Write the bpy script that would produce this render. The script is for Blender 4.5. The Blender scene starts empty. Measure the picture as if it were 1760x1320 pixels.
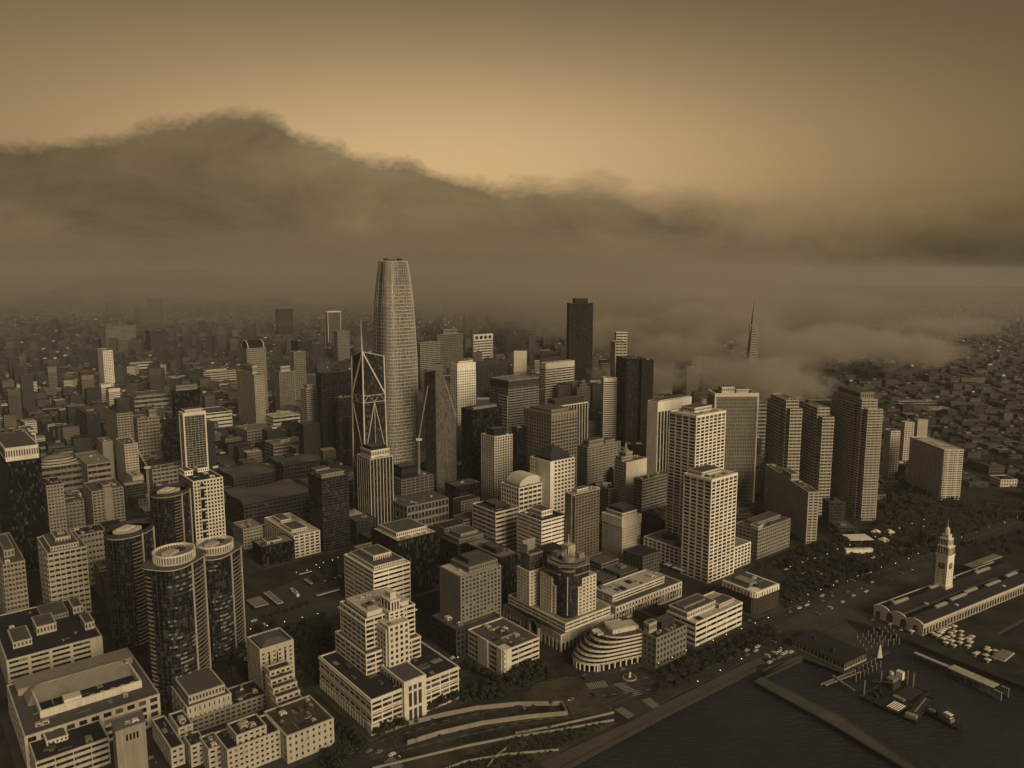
import bpy, math, random, bmesh
from mathutils import Vector, Matrix, noise
from mathutils.geometry import tessellate_polygon
random.seed(11)
sc = bpy.context.scene
R_ = math.radians
# ---- tuning values
SKYBASE = .30; GLOWGAIN = .80
CLOUDCOL = (.90, .645, .345)
SUNE = 1.66; EXPO = .88
HAZECOL = (.64, .63, .62); HAZED = .00005
FOG = True; FOGCOL = (.66, .62, .56)
FOGS = [(267, 2000, 230, 184, 78, 218, 0.0139, 'puff of fog right of the dark bronze high-rise'),
        (373, 1800, 200, 160, 71, 191, 0.016, 'puff of fog over the hazy towers near the centre'),
        (507, 1900, 240, 192, 109, 259, 0.0133, 'high puff of fog left of the pyramid spire'),
        (404, 1330, 150, 120, 80, 190, 0.0213, 'low puff of fog hiding the body of the pyramid spire'),
        (599, 1650, 210, 168, 84, 208, 0.0152, 'puff of fog right of the pyramid spire'),
        (773, 1800, 230, 184, 91, 211, 0.0139, 'puff of fog above the leftmost banded slab towers'),
        (982, 1950, 230, 184, 56, 176, 0.0139, 'puff of fog above the tallest banded slab tower'),
        (593, 2500, 330, 264, 118, 278, 0.0097, 'far puff of fog behind the pyramid spire'),
        (1117, 2900, 420, 336, 110, 270, .0046, 'far wide puff of fog right of the pyramid spire'),
        (482, 1400, 140, 112, 65, 155, 0.0229, 'lowest puff of fog touching the banded slab towers'),
        (1590, 2900, 330, 264, 44, 164, .0046, 'faint puff of fog over the slope at the far right'),
        (264, 1550, 150, 120, 49, 149, 0.0213, 'puff of fog behind the framed grey slab'),
        (330, 2900, 800, 600, 20, 330, .0030, 'fog wrapping the blocks behind the dark bronze high-rise'),
        (-2200, 7700, 6000, 3000, -400, 760, .0013, 'deep far fog bank closing off the city at the left'),
        (300, 7000, 2700, 3000, -300, 600, .0010, 'deep far fog bank closing off the city behind the towers'),
        (-1900, 5000, 3300, 2100, -150, 460, .0007, 'thin fog sinking onto the distant left quarter'),
        (1500, 3700, 1300, 900, -100, 380, .0013, 'thin fog over the far houses at right')]

# ------------------------------------------------------------------ camera
cd = bpy.data.cameras.new('camera'); cam = bpy.data.objects.new('camera', cd); sc.collection.objects.link(cam)
cd.sensor_width = 36; cd.lens = 1350/1760*36; cd.clip_start = 1; cd.clip_end = 60000
CAM = Vector((0, 0, 315)); cam.location = CAM; cam.rotation_euler = (math.pi/2-math.atan(198/1350), 0, 0)
sc.camera = cam
# ------------------------------------------------------------------ light
SUN_AZ, SUN_EL = 142, 24          # compass style: 0 = +Y, 90 = +X ; behind the camera to the right
w = bpy.data.worlds.new('World'); sc.world = w; w.use_nodes = True
nt = w.node_tree; N = nt.nodes; L = nt.links; N.clear()
def nd(t, **k):
    n = N.new(t)
    for a, b in k.items(): setattr(n, a, b)
    return n
def mth(op, a, b=None, c=None, clamp=False):
    n = N.new('ShaderNodeMath'); n.operation = op; n.use_clamp = clamp
    for i, v in enumerate((a, b, c)):
        if v is None: continue
        if isinstance(v, (int, float)): n.inputs[i].default_value = v
        else: L.new(v, n.inputs[i])
    return n.outputs[0]
def mixc(f, a, b, bt='MIX'):
    n = N.new('ShaderNodeMix'); n.data_type = 'RGBA'; n.blend_type = bt
    for i, v in ((0, f), (6, a), (7, b)):
        if isinstance(v, (int, float, tuple)): n.inputs[i].default_value = v
        else: L.new(v, n.inputs[i])
    return n.outputs[2]
sky = nd('ShaderNodeTexSky', sky_type='NISHITA', sun_disc=False, sun_elevation=R_(SUN_EL), sun_rotation=R_(SUN_AZ))
sky.air_density = 1.0; sky.dust_density = 4.0; sky.ozone_density = 1.0
bw = nd('ShaderNodeRGBToBW'); L.new(sky.outputs[0], bw.inputs[0])
tc = nd('ShaderNodeTexCoord'); sp = nd('ShaderNodeSeparateXYZ'); L.new(tc.outputs['Generated'], sp.inputs[0])
dx, dy, dz = sp.outputs
az = mth('ARCTAN2', dx, dy)
el = mth('ARCSINE', dz)
# overcast smoke-tinted sky: the sky texture reduced to its brightness and tinted warm
base = nd('ShaderNodeCombineColor')
def clampn(v, a, b): return mth('MINIMUM', mth('MAXIMUM', v, a), b)
lum = clampn(bw.outputs[0], 2.2, 4.2)
tint = mixc(mth('MULTIPLY_ADD', el, 1.9, .05, True), (1.0, .665, .30, 1), (.84, .60, .35, 1))
tint = mixc(mth('MULTIPLY_ADD', el, 1.7, -.65, True), tint, (.70, .60, .47, 1))
lumc = nd('ShaderNodeVectorMath', operation='SCALE'); L.new(tint, lumc.inputs[0]); L.new(lum, lumc.inputs[3])
clear = lumc.outputs[0]
# brighter patch where the low light comes through over the cloud bank, duller towards the zenith
ga = mth('SUBTRACT', az, -.02); ge = mth('SUBTRACT', el, .11)
gd = mth('ADD', mth('MULTIPLY', mth('MULTIPLY', ga, ga), 4.4), mth('MULTIPLY', mth('MULTIPLY', ge, ge), 33.0))
glow = mth('EXPONENT', mth('MULTIPLY', gd, -1.0))
gain = mth('MULTIPLY_ADD', glow, GLOWGAIN, SKYBASE)
front = nd('ShaderNodeVectorMath', operation='SCALE'); L.new(clear, front.inputs[0]); L.new(gain, front.inputs[3])
# the far bank of cloud: its crest follows a curve of azimuth roughened by turbulence
v0 = nd('ShaderNodeCombineXYZ'); L.new(az, v0.inputs[0]); L.new(mth('MULTIPLY', el, 1.7), v0.inputs[1])
def nz(scale, det, rough, dist=0.0, off=0.0):
    m = nd('ShaderNodeMapping'); m.inputs['Location'].default_value = (off, off*.7, off*.3); L.new(v0.outputs[0], m.inputs[0])
    n = nd('ShaderNodeTexNoise'); n.inputs['Scale'].default_value = scale; n.inputs['Detail'].default_value = det
    n.inputs['Roughness'].default_value = rough; n.inputs['Distortion'].default_value = dist; L.new(m.outputs[0], n.inputs[0]); return n.outputs[0]
cu = nd('ShaderNodeFloatCurve'); cm = cu.mapping; cp = cm.curves[0]
CREST = [(-0.635, 0.1259), (-0.562, 0.1334), (-0.509, 0.14), (-0.481, 0.1457), (-0.452, 0.1496), (-0.417, 0.1632), (-0.374, 0.1729), (-0.342, 0.1812), (-0.304, 0.1835), (-0.278, 0.1746), (-0.252, 0.1616), (-0.212, 0.1546), (-0.184, 0.14), (-0.143, 0.1363), (-0.114, 0.13), (-0.086, 0.1152), (-0.043, 0.1107), (-0.014, 0.106), (0.014, 0.1108), (0.086, 0.107), (0.115, 0.1094), (0.151, 0.0951), (0.193, 0.0883), (0.262, 0.076), (0.322, 0.068), (0.386, 0.0559), (0.482, 0.0553), (0.568, 0.0568), (0.637, 0.0559)]
while len(cp.points) < len(CREST): cp.points.new(.5, .5)
for p, (a, e) in zip(cp.points, CREST): p.location = (a/1.5+.5, e*4); p.handle_type = 'AUTO_CLAMPED'
cm.update()
L.new(mth('MULTIPLY_ADD', az, 1/1.5, .5, True), cu.inputs['Value'])
crest = mth('MULTIPLY', cu.outputs[0], .25)
puff = mth('MULTIPLY', mth('SUBTRACT', nz(15, 12, .66, .25), .5), .046)
puff = mth('ADD', puff, mth('MULTIPLY', mth('SUBTRACT', nz(40, 8, .6, .5, 1.3), .5), .017))
soft = mth('MULTIPLY', mth('SUBTRACT', nz(5, 6, .6, .3, 3.1), .5), .05)
edge = mth('SUBTRACT', mth('ADD', mth('ADD', crest, puff), -.006), el)
right = mth('MULTIPLY_ADD', az, 2.6, .15, True)           # the crest frays towards the right
wid = mth('MULTIPLY_ADD', right, .024, .009)
edge2 = mth('ADD', edge, mth('MULTIPLY', soft, right))
cov = mth('MULTIPLY_ADD', mth('DIVIDE', edge2, wid), .5, .45, True)
cov = mth('SMOOTH_MIN', cov, 1.0, .2)
cov = mth('MULTIPLY', cov, .97, None, True)
body = mth('MULTIPLY_ADD', mth('SUBTRACT', nz(4.2, 9, .62, .6, 7.7), .5), 1.9, 1.0)
body = mth('MULTIPLY', body, mth('MULTIPLY_ADD', mth('SUBTRACT', nz(11, 9, .66, .5, 4.4), .5), .55, 1.0))
depthb = clampn(mth('MULTIPLY_ADD', edge, -1.2, 1.04), .82, 1.08)
pa = mth('SUBTRACT', az, -.60); pe = mth('SUBTRACT', el, .045)
patch = mth('EXPONENT', mth('MULTIPLY', mth('ADD', mth('MULTIPLY', mth('MULTIPLY', pa, pa), 75.0), mth('MULTIPLY', mth('MULTIPLY', pe, pe), 900.0)), -1.0))
warm = clampn(mth('MULTIPLY_ADD', mth('MAXIMUM', mth('SUBTRACT', az, .12), mth('MULTIPLY', mth('SUBTRACT', -.1, az), .45)), -1.15, 1.06), .5, 1.06)
cb = mth('MULTIPLY', mth('MULTIPLY', mth('MULTIPLY', body, depthb), warm), mth('MULTIPLY_ADD', patch, .30, 1.0))
cloudc = nd('ShaderNodeVectorMath', operation='SCALE'); cloudc.inputs[0].default_value = CLOUDCOL; L.new(cb, cloudc.inputs[3])
skyc = mixc(cov, front.outputs[0], cloudc.outputs[0])
bg = nd('ShaderNodeBackground'); bg.inputs[1].default_value = .10; L.new(skyc, bg.inputs[0])
wo = nd('ShaderNodeOutputWorld'); L.new(bg.outputs[0], wo.inputs[0])
w.cycles.sampling_method = 'MANUAL'; w.cycles.sample_map_resolution = 512
sd = bpy.data.lights.new('sun', 'SUN'); sun = bpy.data.objects.new('sun', sd); sc.collection.objects.link(sun)
sd.energy = SUNE; sd.angle = R_(36); sd.color = (1.0, .77, .48)
sun.rotation_euler = (R_(90-SUN_EL), 0, R_(180-SUN_AZ+0)); sun.location = (0, -200, 600)
sc.view_settings.view_transform = 'Standard'; sc.view_settings.look = 'None'; sc.view_settings.gamma = 1
sc.view_settings.use_curve_mapping = False; sc.view_settings.exposure = EXPO
cy = sc.cycles; cy.max_bounces = 5; cy.diffuse_bounces = 2; cy.glossy_bounces = 2; cy.transmission_bounces = 1; cy.volume_bounces = 3
cy.use_denoising = True; cy.use_adaptive_sampling = False
cy.volume_step_rate = 2.0; cy.volume_max_steps = 96; cy.caustics_reflective = False; cy.caustics_refractive = False
# ------------------------------------------------------------------ helpers
COL = sc.collection
class MB:
    def __init__(s): s.v = []; s.f = []; s.m = []; s.mats = []
    def mi(s, m):
        if m not in s.mats: s.mats.append(m)
        return s.mats.index(m)
    def box(s, x0, y0, z0, x1, y1, z1, m, nob=True):
        i = len(s.v); k = s.mi(m)
        s.v += [(x0,y0,z0),(x1,y0,z0),(x1,y1,z0),(x0,y1,z0),(x0,y0,z1),(x1,y0,z1),(x1,y1,z1),(x0,y1,z1)]
        F = [(i,i+1,i+5,i+4),(i+1,i+2,i+6,i+5),(i+2,i+3,i+7,i+6),(i+3,i,i+4,i+7),(i+4,i+5,i+6,i+7),(i+3,i+2,i+1,i)]
        s.f += F; s.m += [k]*6
    def poly(s, pts, m):
        i = len(s.v); s.v += [tuple(p) for p in pts]; s.f.append(tuple(range(i, i+len(pts)))); s.m.append(s.mi(m))
    def prism(s, pts, z0, z1, m, cap=True, mtop=None, taper=1.0, c=None):
        n = len(pts); i = len(s.v); k = s.mi(m)
        if c is None: c = (sum(p[0] for p in pts)/n, sum(p[1] for p in pts)/n)
        s.v += [(p[0], p[1], z0) for p in pts]+[(c[0]+(p[0]-c[0])*taper, c[1]+(p[1]-c[1])*taper, z1) for p in pts]
        for j in range(n): s.f.append((i+j, i+(j+1) % n, i+n+(j+1) % n, i+n+j)); s.m.append(k)
        if cap: s.f.append(tuple(range(i+n, i+2*n))); s.m.append(s.mi(mtop or m))
        s.f.append(tuple(range(i+n-1, i-1, -1))); s.m.append(k)
    def bar(s, p, q, r, m, n=4, r2=None):
        p = Vector(p); q = Vector(q); d = (q-p).normalized(); a = Vector((0,0,1)) if abs(d.z) < .9 else Vector((1,0,0))
        u = d.cross(a).normalized(); v = d.cross(u); i = len(s.v); k = s.mi(m); r2 = r if r2 is None else r2
        for c, rr in ((p, r), (q, r2)):
            for j in range(n):
                t = 2*math.pi*(j+.5)/n; s.v.append(tuple(c+u*math.cos(t)*rr+v*math.sin(t)*rr))
        for j in range(n): s.f.append((i+j, i+(j+1) % n, i+n+(j+1) % n, i+n+j)); s.m.append(k)
        s.f.append(tuple(range(i+n, i+2*n))); s.m.append(k); s.f.append(tuple(range(i+n-1, i-1, -1))); s.m.append(k)
    def build(s, name, parent=None, loc=None, rz=0):
        me = bpy.data.meshes.new(name); me.from_pydata(s.v, [], s.f)
        for m in s.mats: me.materials.append(MAT[m] if isinstance(m, str) else m)
        me.polygons.foreach_set('material_index', s.m); me.update()
        o = bpy.data.objects.new(name, me); COL.objects.link(o)
        if parent: o.parent = parent
        if loc: o.location = loc; o.rotation_euler = (0, 0, rz)
        return o
def empty(name, loc, rz=0):
    o = bpy.data.objects.new(name, None); COL.objects.link(o); o.location = loc; o.rotation_euler = (0, 0, rz); o.empty_display_size = 5; return o
def tag(o, label, cat, group=None):
    o['label'] = label; o['category'] = cat
    if group: o['group'] = group
    return o
def structure(o): o['kind'] = 'structure'; return o
def inst(name, mesh, parent, loc, scale=(1,1,1), rz=0):
    o = bpy.data.objects.new(name, mesh); COL.objects.link(o); o.parent = parent; o.location = loc; o.scale = scale; o.rotation_euler = (0,0,rz); return o
def copy_tree(o, loc, rz=0, sc_=1, label=None):
    r = o.copy(); COL.objects.link(r); r.location = loc; r.rotation_euler = (0,0,rz); r.scale = (sc_, sc_, sc_)
    if label: r['label'] = label
    for ch in o.children:
        c = ch.copy(); COL.objects.link(c); c.parent = r
        for g in ch.children:
            d = g.copy(); COL.objects.link(d); d.parent = c
    return r
# ------------------------------------------------------------------ materials
MAT = {}
def newmat(name):
    m = bpy.data.materials.new(name); m.use_nodes = True; t = m.node_tree; t.nodes.clear()
    o = t.nodes.new('ShaderNodeOutputMaterial'); p = t.nodes.new('ShaderNodeBsdfPrincipled'); t.links.new(p.outputs[0], o.inputs[0])
    return m, t, p
def M_wall(key, col, rough=.85, var=.35, streak=.35, sc1=.05):
    m, t, p = newmat(key); g = t.nodes; l = t.links
    tcn = g.new('ShaderNodeTexCoord'); p.inputs['Roughness'].default_value = rough; p.inputs['Specular IOR Level'].default_value = .12
    n1 = g.new('ShaderNodeTexNoise'); n1.inputs['Scale'].default_value = sc1; n1.inputs['Detail'].default_value = 6; n1.inputs['Roughness'].default_value = .7; l.new(tcn.outputs['Object'], n1.inputs[0])
    mp = g.new('ShaderNodeMapping'); mp.inputs['Scale'].default_value = (1.2, 1.2, .06); l.new(tcn.outputs['Object'], mp.inputs[0])
    n2 = g.new('ShaderNodeTexNoise'); n2.inputs['Scale'].default_value = .8; n2.inputs['Detail'].default_value = 4; l.new(mp.outputs[0], n2.inputs[0])
    a = g.new('ShaderNodeMath'); a.operation = 'MULTIPLY_ADD'; l.new(n1.outputs[0], a.inputs[0]); a.inputs[1].default_value = var*2; a.inputs[2].default_value = 1-var
    b = g.new('ShaderNodeMath'); b.operation = 'MULTIPLY_ADD'; l.new(n2.outputs[0], b.inputs[0]); b.inputs[1].default_value = streak*2; b.inputs[2].default_value = 1-streak
    c = g.new('ShaderNodeMath'); c.operation = 'MULTIPLY'; l.new(a.outputs[0], c.inputs[0]); l.new(b.outputs[0], c.inputs[1])
    v = g.new('ShaderNodeVectorMath'); v.operation = 'SCALE'; v.inputs[0].default_value = col; l.new(c.outputs[0], v.inputs[3]); l.new(v.outputs[0], p.inputs['Base Color'])
    MAT[key] = m; return m
def M_glass(key, lo, hi, cell=(1.6, 1.6, 3.6), rough=.12, amount=.75, spec=.3):
    m, t, p = newmat(key); g = t.nodes; l = t.links
    tcn = g.new('ShaderNodeTexCoord'); d = g.new('ShaderNodeVectorMath'); d.operation = 'DIVIDE'; l.new(tcn.outputs['Object'], d.inputs[0]); d.inputs[1].default_value = cell
    a = g.new('ShaderNodeVectorMath'); a.operation = 'ADD'; l.new(d.outputs[0], a.inputs[0]); a.inputs[1].default_value = (.37, .37, .21)
    f = g.new('ShaderNodeVectorMath'); f.operation = 'FLOOR'; l.new(a.outputs[0], f.inputs[0])
    wn = g.new('ShaderNodeTexWhiteNoise'); l.new(f.outputs[0], wn.inputs[0])
    r = g.new('ShaderNodeMapRange'); l.new(wn.outputs['Value'], r.inputs[0]); r.inputs[1].default_value = amount; r.inputs[2].default_value = 1
    mx = g.new('ShaderNodeMix'); mx.data_type = 'RGBA'; l.new(r.outputs[0], mx.inputs[0]); mx.inputs[6].default_value = (*lo, 1); mx.inputs[7].default_value = (*hi, 1)
    l.new(mx.outputs[2], p.inputs['Base Color'])
    rr = g.new('ShaderNodeMapRange'); l.new(wn.outputs['Value'], rr.inputs[0]); rr.inputs[3].default_value = rough; rr.inputs[4].default_value = rough+.25; l.new(rr.outputs[0], p.inputs['Roughness'])
    p.inputs['Specular IOR Level'].default_value = spec
    MAT[key] = m; return m
for k, c in dict(white=(.74,.71,.64), cream=(.56,.53,.47), beige=(.38,.36,.31), tan=(.24,.225,.195), grey=(.19,.185,.17), dgrey=(.038,.040,.045), black=(.010,.011,.014), bronze=(.026,.024,.022), brick=(.062,.054,.046), brown=(.16,.14,.115), steel=(.40,.39,.36)).items():
    M_wall(k, c)
for k, c in dict(r_dark=(.026,.027,.032), r_mid=(.085,.083,.085), r_tan=(.20,.19,.165), r_cream=(.42,.40,.35), r_white=(.7,.67,.6)).items():
    M_wall(k, c, .95, .45, .1, .09)
M_glass('g_glass', (.016,.018,.022), (.08,.078,.072))
M_glass('g_black', (.005,.006,.008), (.06,.06,.057), amount=.74, spec=.14)
M_glass('g_grey', (.07,.068,.062), (.16,.15,.13))
M_glass('g_fglass', (.085,.083,.078), (.13,.125,.115), amount=.4, rough=.18)
M_glass('g_tower', (.10,.10,.095), (.19,.185,.165), rough=.16, amount=.3, spec=.9)
M_glass('g_res', (.006,.007,.009), (.065,.063,.058), cell=(1.9,1.9,3.3), amount=.70, spec=.2)
def M_plain(key, col, rough=.8, emis=0, metal=0):
    m, t, p = newmat(key); p.inputs['Base Color'].default_value = (*col, 1); p.inputs['Roughness'].default_value = rough; p.inputs['Metallic'].default_value = metal
    if emis: p.inputs['Emission Color'].default_value = (1, .80, .50, 1); p.inputs['Emission Strength'].default_value = emis
    MAT[key] = m
M_plain('pane0', (.010,.011,.013), .1); M_plain('pane1', (.028,.028,.027), .18); M_plain('pane2', (.075,.07,.06), .3); M_plain('pane3', (.16,.15,.12), .5)
M_plain('lampglow', (.8,.7,.5), .5, 1.3); M_plain('paint_dark', (.03,.03,.03), .5); M_plain('rubber', (.02,.02,.02), .9)
M_plain('car_white', (.62,.60,.56), .3); M_plain('car_grey', (.16,.16,.15), .3); M_plain('car_black', (.02,.02,.022), .25)
M_plain('canvas', (.60,.57,.48), .9); M_plain('clockface', (.12,.11,.10), .6)
def M_leaf(key, c1, c2):
    m, t, p = newmat(key); g = t.nodes; l = t.links
    o = g.new('ShaderNodeObjectInfo'); tcn = g.new('ShaderNodeTexCoord'); n = g.new('ShaderNodeTexNoise'); n.inputs['Scale'].default_value = .7; l.new(tcn.outputs['Object'], n.inputs[0])
    a = g.new('ShaderNodeMath'); a.operation = 'ADD'; l.new(n.outputs[0], a.inputs[0]); l.new(o.outputs['Random'], a.inputs[1])
    b = g.new('ShaderNodeMath'); b.operation = 'MULTIPLY'; b.use_clamp = True; l.new(a.outputs[0], b.inputs[0]); b.inputs[1].default_value = .55
    mx = g.new('ShaderNodeMix'); mx.data_type = 'RGBA'; l.new(b.outputs[0], mx.inputs[0]); mx.inputs[6].default_value = (*c1, 1); mx.inputs[7].default_value = (*c2, 1)
    l.new(mx.outputs[2], p.inputs['Base Color']); p.inputs['Roughness'].default_value = .8; p.inputs['Specular IOR Level'].default_value = .2; MAT[key] = m
M_leaf('leaf', (.014,.016,.014), (.042,.043,.033)); M_leaf('shrub', (.03,.03,.02), (.09,.085,.055))
M_wall('bark', (.06,.05,.04))
def M_ground(key, c1, c2, sc_=.01, rough=.9, bump=0, detail=8):
    m, t, p = newmat(key); g = t.nodes; l = t.links
    geo = g.new('ShaderNodeNewGeometry'); n = g.new('ShaderNodeTexNoise'); n.inputs['Scale'].default_value = sc_; n.inputs['Detail'].default_value = detail; n.inputs['Roughness'].default_value = .7; l.new(geo.outputs['Position'], n.inputs[0])
    n3 = g.new('ShaderNodeTexNoise'); n3.inputs['Scale'].default_value = sc_*14; n3.inputs['Detail'].default_value = 4; l.new(geo.outputs['Position'], n3.inputs[0])
    ad = g.new('ShaderNodeMath'); ad.operation = 'MULTIPLY_ADD'; l.new(n3.outputs[0], ad.inputs[0]); ad.inputs[1].default_value = .4; l.new(n.outputs[0], ad.inputs[2])
    cr = g.new('ShaderNodeMapRange'); l.new(ad.outputs[0], cr.inputs[0]); cr.inputs[1].default_value = .5; cr.inputs[2].default_value = .95
    mx = g.new('ShaderNodeMix'); mx.data_type = 'RGBA'; l.new(cr.outputs[0], mx.inputs[0]); mx.inputs[6].default_value = (*c1, 1); mx.inputs[7].default_value = (*c2, 1)
    l.new(mx.outputs[2], p.inputs['Base Color']); p.inputs['Roughness'].default_value = rough; p.inputs['Specular IOR Level'].default_value = .28 if bump else .06
    if bump:
        b = g.new('ShaderNodeBump'); b.inputs['Strength'].default_value = bump; b.inputs['Distance'].default_value = 1.6
        mp = g.new('ShaderNodeMapping'); mp.inputs['Rotation'].default_value = (0, 0, .5); mp.inputs['Scale'].default_value = (.25, .8, 1); l.new(geo.outputs['Position'], mp.inputs[0])
        n2 = g.new('ShaderNodeTexNoise'); n2.inputs['Scale'].default_value = .5; n2.inputs['Detail'].default_value = 5; n2.inputs['Roughness'].default_value = .6; l.new(mp.outputs[0], n2.inputs[0]); l.new(n2.outputs[0], b.inputs['Height']); l.new(b.outputs[0], p.inputs['Normal'])
    MAT[key] = m
M_ground('asphalt', (.028,.029,.031), (.066,.065,.062), .05); M_ground('landm', (.014,.015,.016), (.060,.058,.050), .035)
M_ground('pave', (.032,.032,.032), (.085,.082,.075), .05); M_ground('promen', (.06,.059,.056), (.10,.097,.09), .04); M_ground('grassm', (.026,.027,.021), (.10,.095,.07), .05)
M_ground('water', (.017,.020,.027), (.032,.036,.046), .006, .30, 1.0); M_ground('yardm', (.045,.045,.044), (.075,.073,.068), .03)
M_ground('seawall', (.03,.03,.028), (.06,.055,.05), .3); M_plain('marking', (.27,.26,.24), .8)
# ------------------------------------------------------------------ facade generator
def facade(core, fr, x0, x1, y0, y1, z0, z1, nf, nx, ny, st='grid', w='cream', g='g_glass', sf=.5, pw=None, rel=.4, crown=0, panes=None, roofm=None, parapet=1.0, plinth=0, hide=()):
    nf = max(1, nf); H_ = z1-z0; top = z1-crown-.6; fh = (top-z0-plinth)/nf
    if st == 'slabs':
        core.box(x0+2.5, y0+2.5, z0, x1-2.5, y1-2.5, z1-.5, 'dgrey')
        for k in range(nf+1): fr.box(x0, y0, z0+k*fh, x1, y1, z0+k*fh+.45, w)
        for i in range(nx+1):
            for j in (0, 1):
                X = x0+.6+(x1-x0-1.2)*i/nx; Y = (y0+.6, y1-.6)[j]; fr.box(X-.35, Y-.35, z0+.46, X+.35, Y+.35, z1-.7, w)
        for i in range(1, ny):
            for X in (x0+.6, x1-.6): Y = y0+.6+(y1-y0-1.2)*i/ny; fr.box(X-.35, Y-.35, z0+.46, X+.35, Y+.35, z1-.7, w)
        return
    core.box(x0, y0, z0, x1, y1, z1, g)
    if st == 'plain':
        fr.box(x0-.25, y0-.25, z0, x1+.25, y1+.25, z1-.1, w); fr.box(x0-.5, y0-.5, z1-.1, x1+.5, y1+.5, z1+.5, w)
    elif st == 'glass':
        for k in range(1, nf+1): z = z0+plinth+k*fh; fr.box(x0-.06, y0-.06, z-.3, x1+.06, y1+.06, z, w)
        for i in range(nx+1):
            X = x0+(x1-x0)*i/nx
            for a, b in ((y0-.16, y0), (y1, y1+.16)): fr.box(X-.1, a, z0, X+.1, b, top, w)
        for i in range(ny+1):
            Y = y0+(y1-y0)*i/ny
            for a, b in ((x0-.16, x0), (x1, x1+.16)): fr.box(a, Y-.1, z0, b, Y+.1, top, w)
    else:
        r1 = rel; r2 = rel+.07; sph = sf*fh
        ws = w
        if st == 'vert' and g == 'g_black' and w != 'bronze': ws = 'dgrey'
        if st == 'vert': r1 = .12; r2 = rel+.25; sph = .35*fh
        if st in ('ribbon', 'band', 'balc'): r2 = rel-.12
        if pw is None: pw = {'grid': 1.1, 'vert': .8, 'ribbon': .5, 'band': .6, 'balc': .8}.get(st, 1)
        for k in range(nf):
            z = z0+plinth+k*fh; q = r1+(.9 if st == 'band' and k % 1 == 0 else 0)*.35
            fr.box(x0-q, y0-q, z, x1+q, y1+q, z+sph, ws)
        for i in range(nx+1):
            X = x0+(x1-x0)*i/nx; e = pw/2
            for a, b in ((y0-r2, y0), (y1, y1+r2)):
                xa = X-e if i else x0-r2; xb = X+e if i < nx else x1+r2
                if not (st in ('ribbon', 'band') and 0 < i < nx and i % 2): fr.box(xa, a, z0, xb, b, top+.05, w)
        for i in range(ny+1):
            Y = y0+(y1-y0)*i/ny; e = pw/2
            for a, b in ((x0-r2+.03, x0), (x1, x1+r2-.03)):
                ya = Y-e if i else y0-.01; yb = Y+e if i < ny else y1+.01
                if not (st in ('ribbon', 'band') and 0 < i < ny and i % 2): fr.box(a, ya, z0, b, yb, top+.04, w)
        if st == 'balc':
            for k in range(1, nf):
                z = z0+plinth+k*fh
                for i in range(nx):
                    if i % 2 == 0:
                        X = x0+(x1-x0)*(i+.15)/nx; X2 = x0+(x1-x0)*(i+.85)/nx; fr.box(X, y0-1.5, z, X2, y0-r1, z+1.0, w)
                for i in range(ny):
                    if i % 2 == 0:
                        Y = y0+(y1-y0)*(i+.15)/ny; Y2 = y0+(y1-y0)*(i+.85)/ny; fr.box(x0-1.5, Y, z, x0-r1, Y2, z+1.0, w)
        if panes is not None:
            ph_ = fh-sph
            cont = st in ('ribbon', 'band')
            for k in range(nf):
                z = z0+plinth+k*fh+sph+ph_/2
                for n_, axis in ((nx, 0), (ny, 1)):
                    for i in range(n_):
                        lo, hi = (x0, x1) if axis == 0 else (y0, y1)
                        s_ = (hi-lo)/n_; c_ = lo+(i+.5)*s_; wd = s_-(.25 if cont else pw)
                        if axis == 0: panes.append((c_, y0-.05, z, wd, ph_-.12, 0))
                        else: panes.append((x0-.05, c_, z, wd, ph_-.12, 1))
    # crown band and parapet ring
    if crown: fr.box(x0-rel-.1, y0-rel-.1, top, x1+rel+.1, y1+rel+.1, z1-.55, w)
    t = .45; q = rel+.14
    if parapet and st != 'plain':
        for a in ((x0-q, y0-q, x1+q, y0+t), (x0-q, y1-t, x1+q, y1+q), (x0-q, y0+t, x0+t, y1-t), (x1-t, y0+t, x1+q, y1-t)):
            fr.box(a[0], a[1], z1-.6, a[2], a[3], z1+parapet, w)
UNIT = {}
def unit(key, mat):
    if (key, mat) not in UNIT:
        b = MB()
        if key == 'pane':   # shallow framed pane, 1 x 1, facing -Y
            b.box(-.5, -.06, -.5, .5, 0, .5, mat); b.box(-.03, -.09, -.5, .03, -.06, .5, 'dgrey')
        elif key == 'unit':
            b.box(-.5, -.5, 0, .5, .5, .8, mat); b.box(-.42, -.42, .8, .42, .42, 1, mat); b.box(-.3, -.56, .2, .3, -.5, .7, 'dgrey')
        me = bpy.data.meshes.new(key)
        me.from_pydata(b.v, [], b.f)
        for m in b.mats: me.materials.append(MAT[m])
        me.polygons.foreach_set('material_index', b.m); me.update(); UNIT[(key, mat)] = me
    return UNIT[(key, mat)]
def place_panes(root, panes):
    if not panes: return
    M_ = root.matrix_basis
    inv = M_.inverted(); c = inv @ CAM
    def key(p): return (Vector(p[:3])-c).length
    P = sorted(panes, key=key)
    for n, p in enumerate(P[:100]):
        m = random.choices(('pane0', 'pane1', 'pane2', 'pane3'), (52, 25, 15, 8))[0]
        inst('window', unit('pane', m), root, p[:3], (p[3], 1, p[4]), 0 if p[5] == 0 else -math.pi/2)
    if len(P) > 100:
        b = MB()
        for p in P[100:]:
            m = random.choices(('pane0', 'pane1', 'pane2', 'pane3'), (52, 25, 15, 8))[0]
            if p[5] == 0: b.box(p[0]-p[3]/2, p[1]-.06, p[2]-p[4]/2, p[0]+p[3]/2, p[1], p[2]+p[4]/2, m)
            else: b.box(p[0]-.06, p[1]-p[3]/2, p[2]-p[4]/2, p[0], p[1]+p[3]/2, p[2]+p[4]/2, m)
        o = b.build('window', root); o['kind'] = 'stuff'
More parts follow.
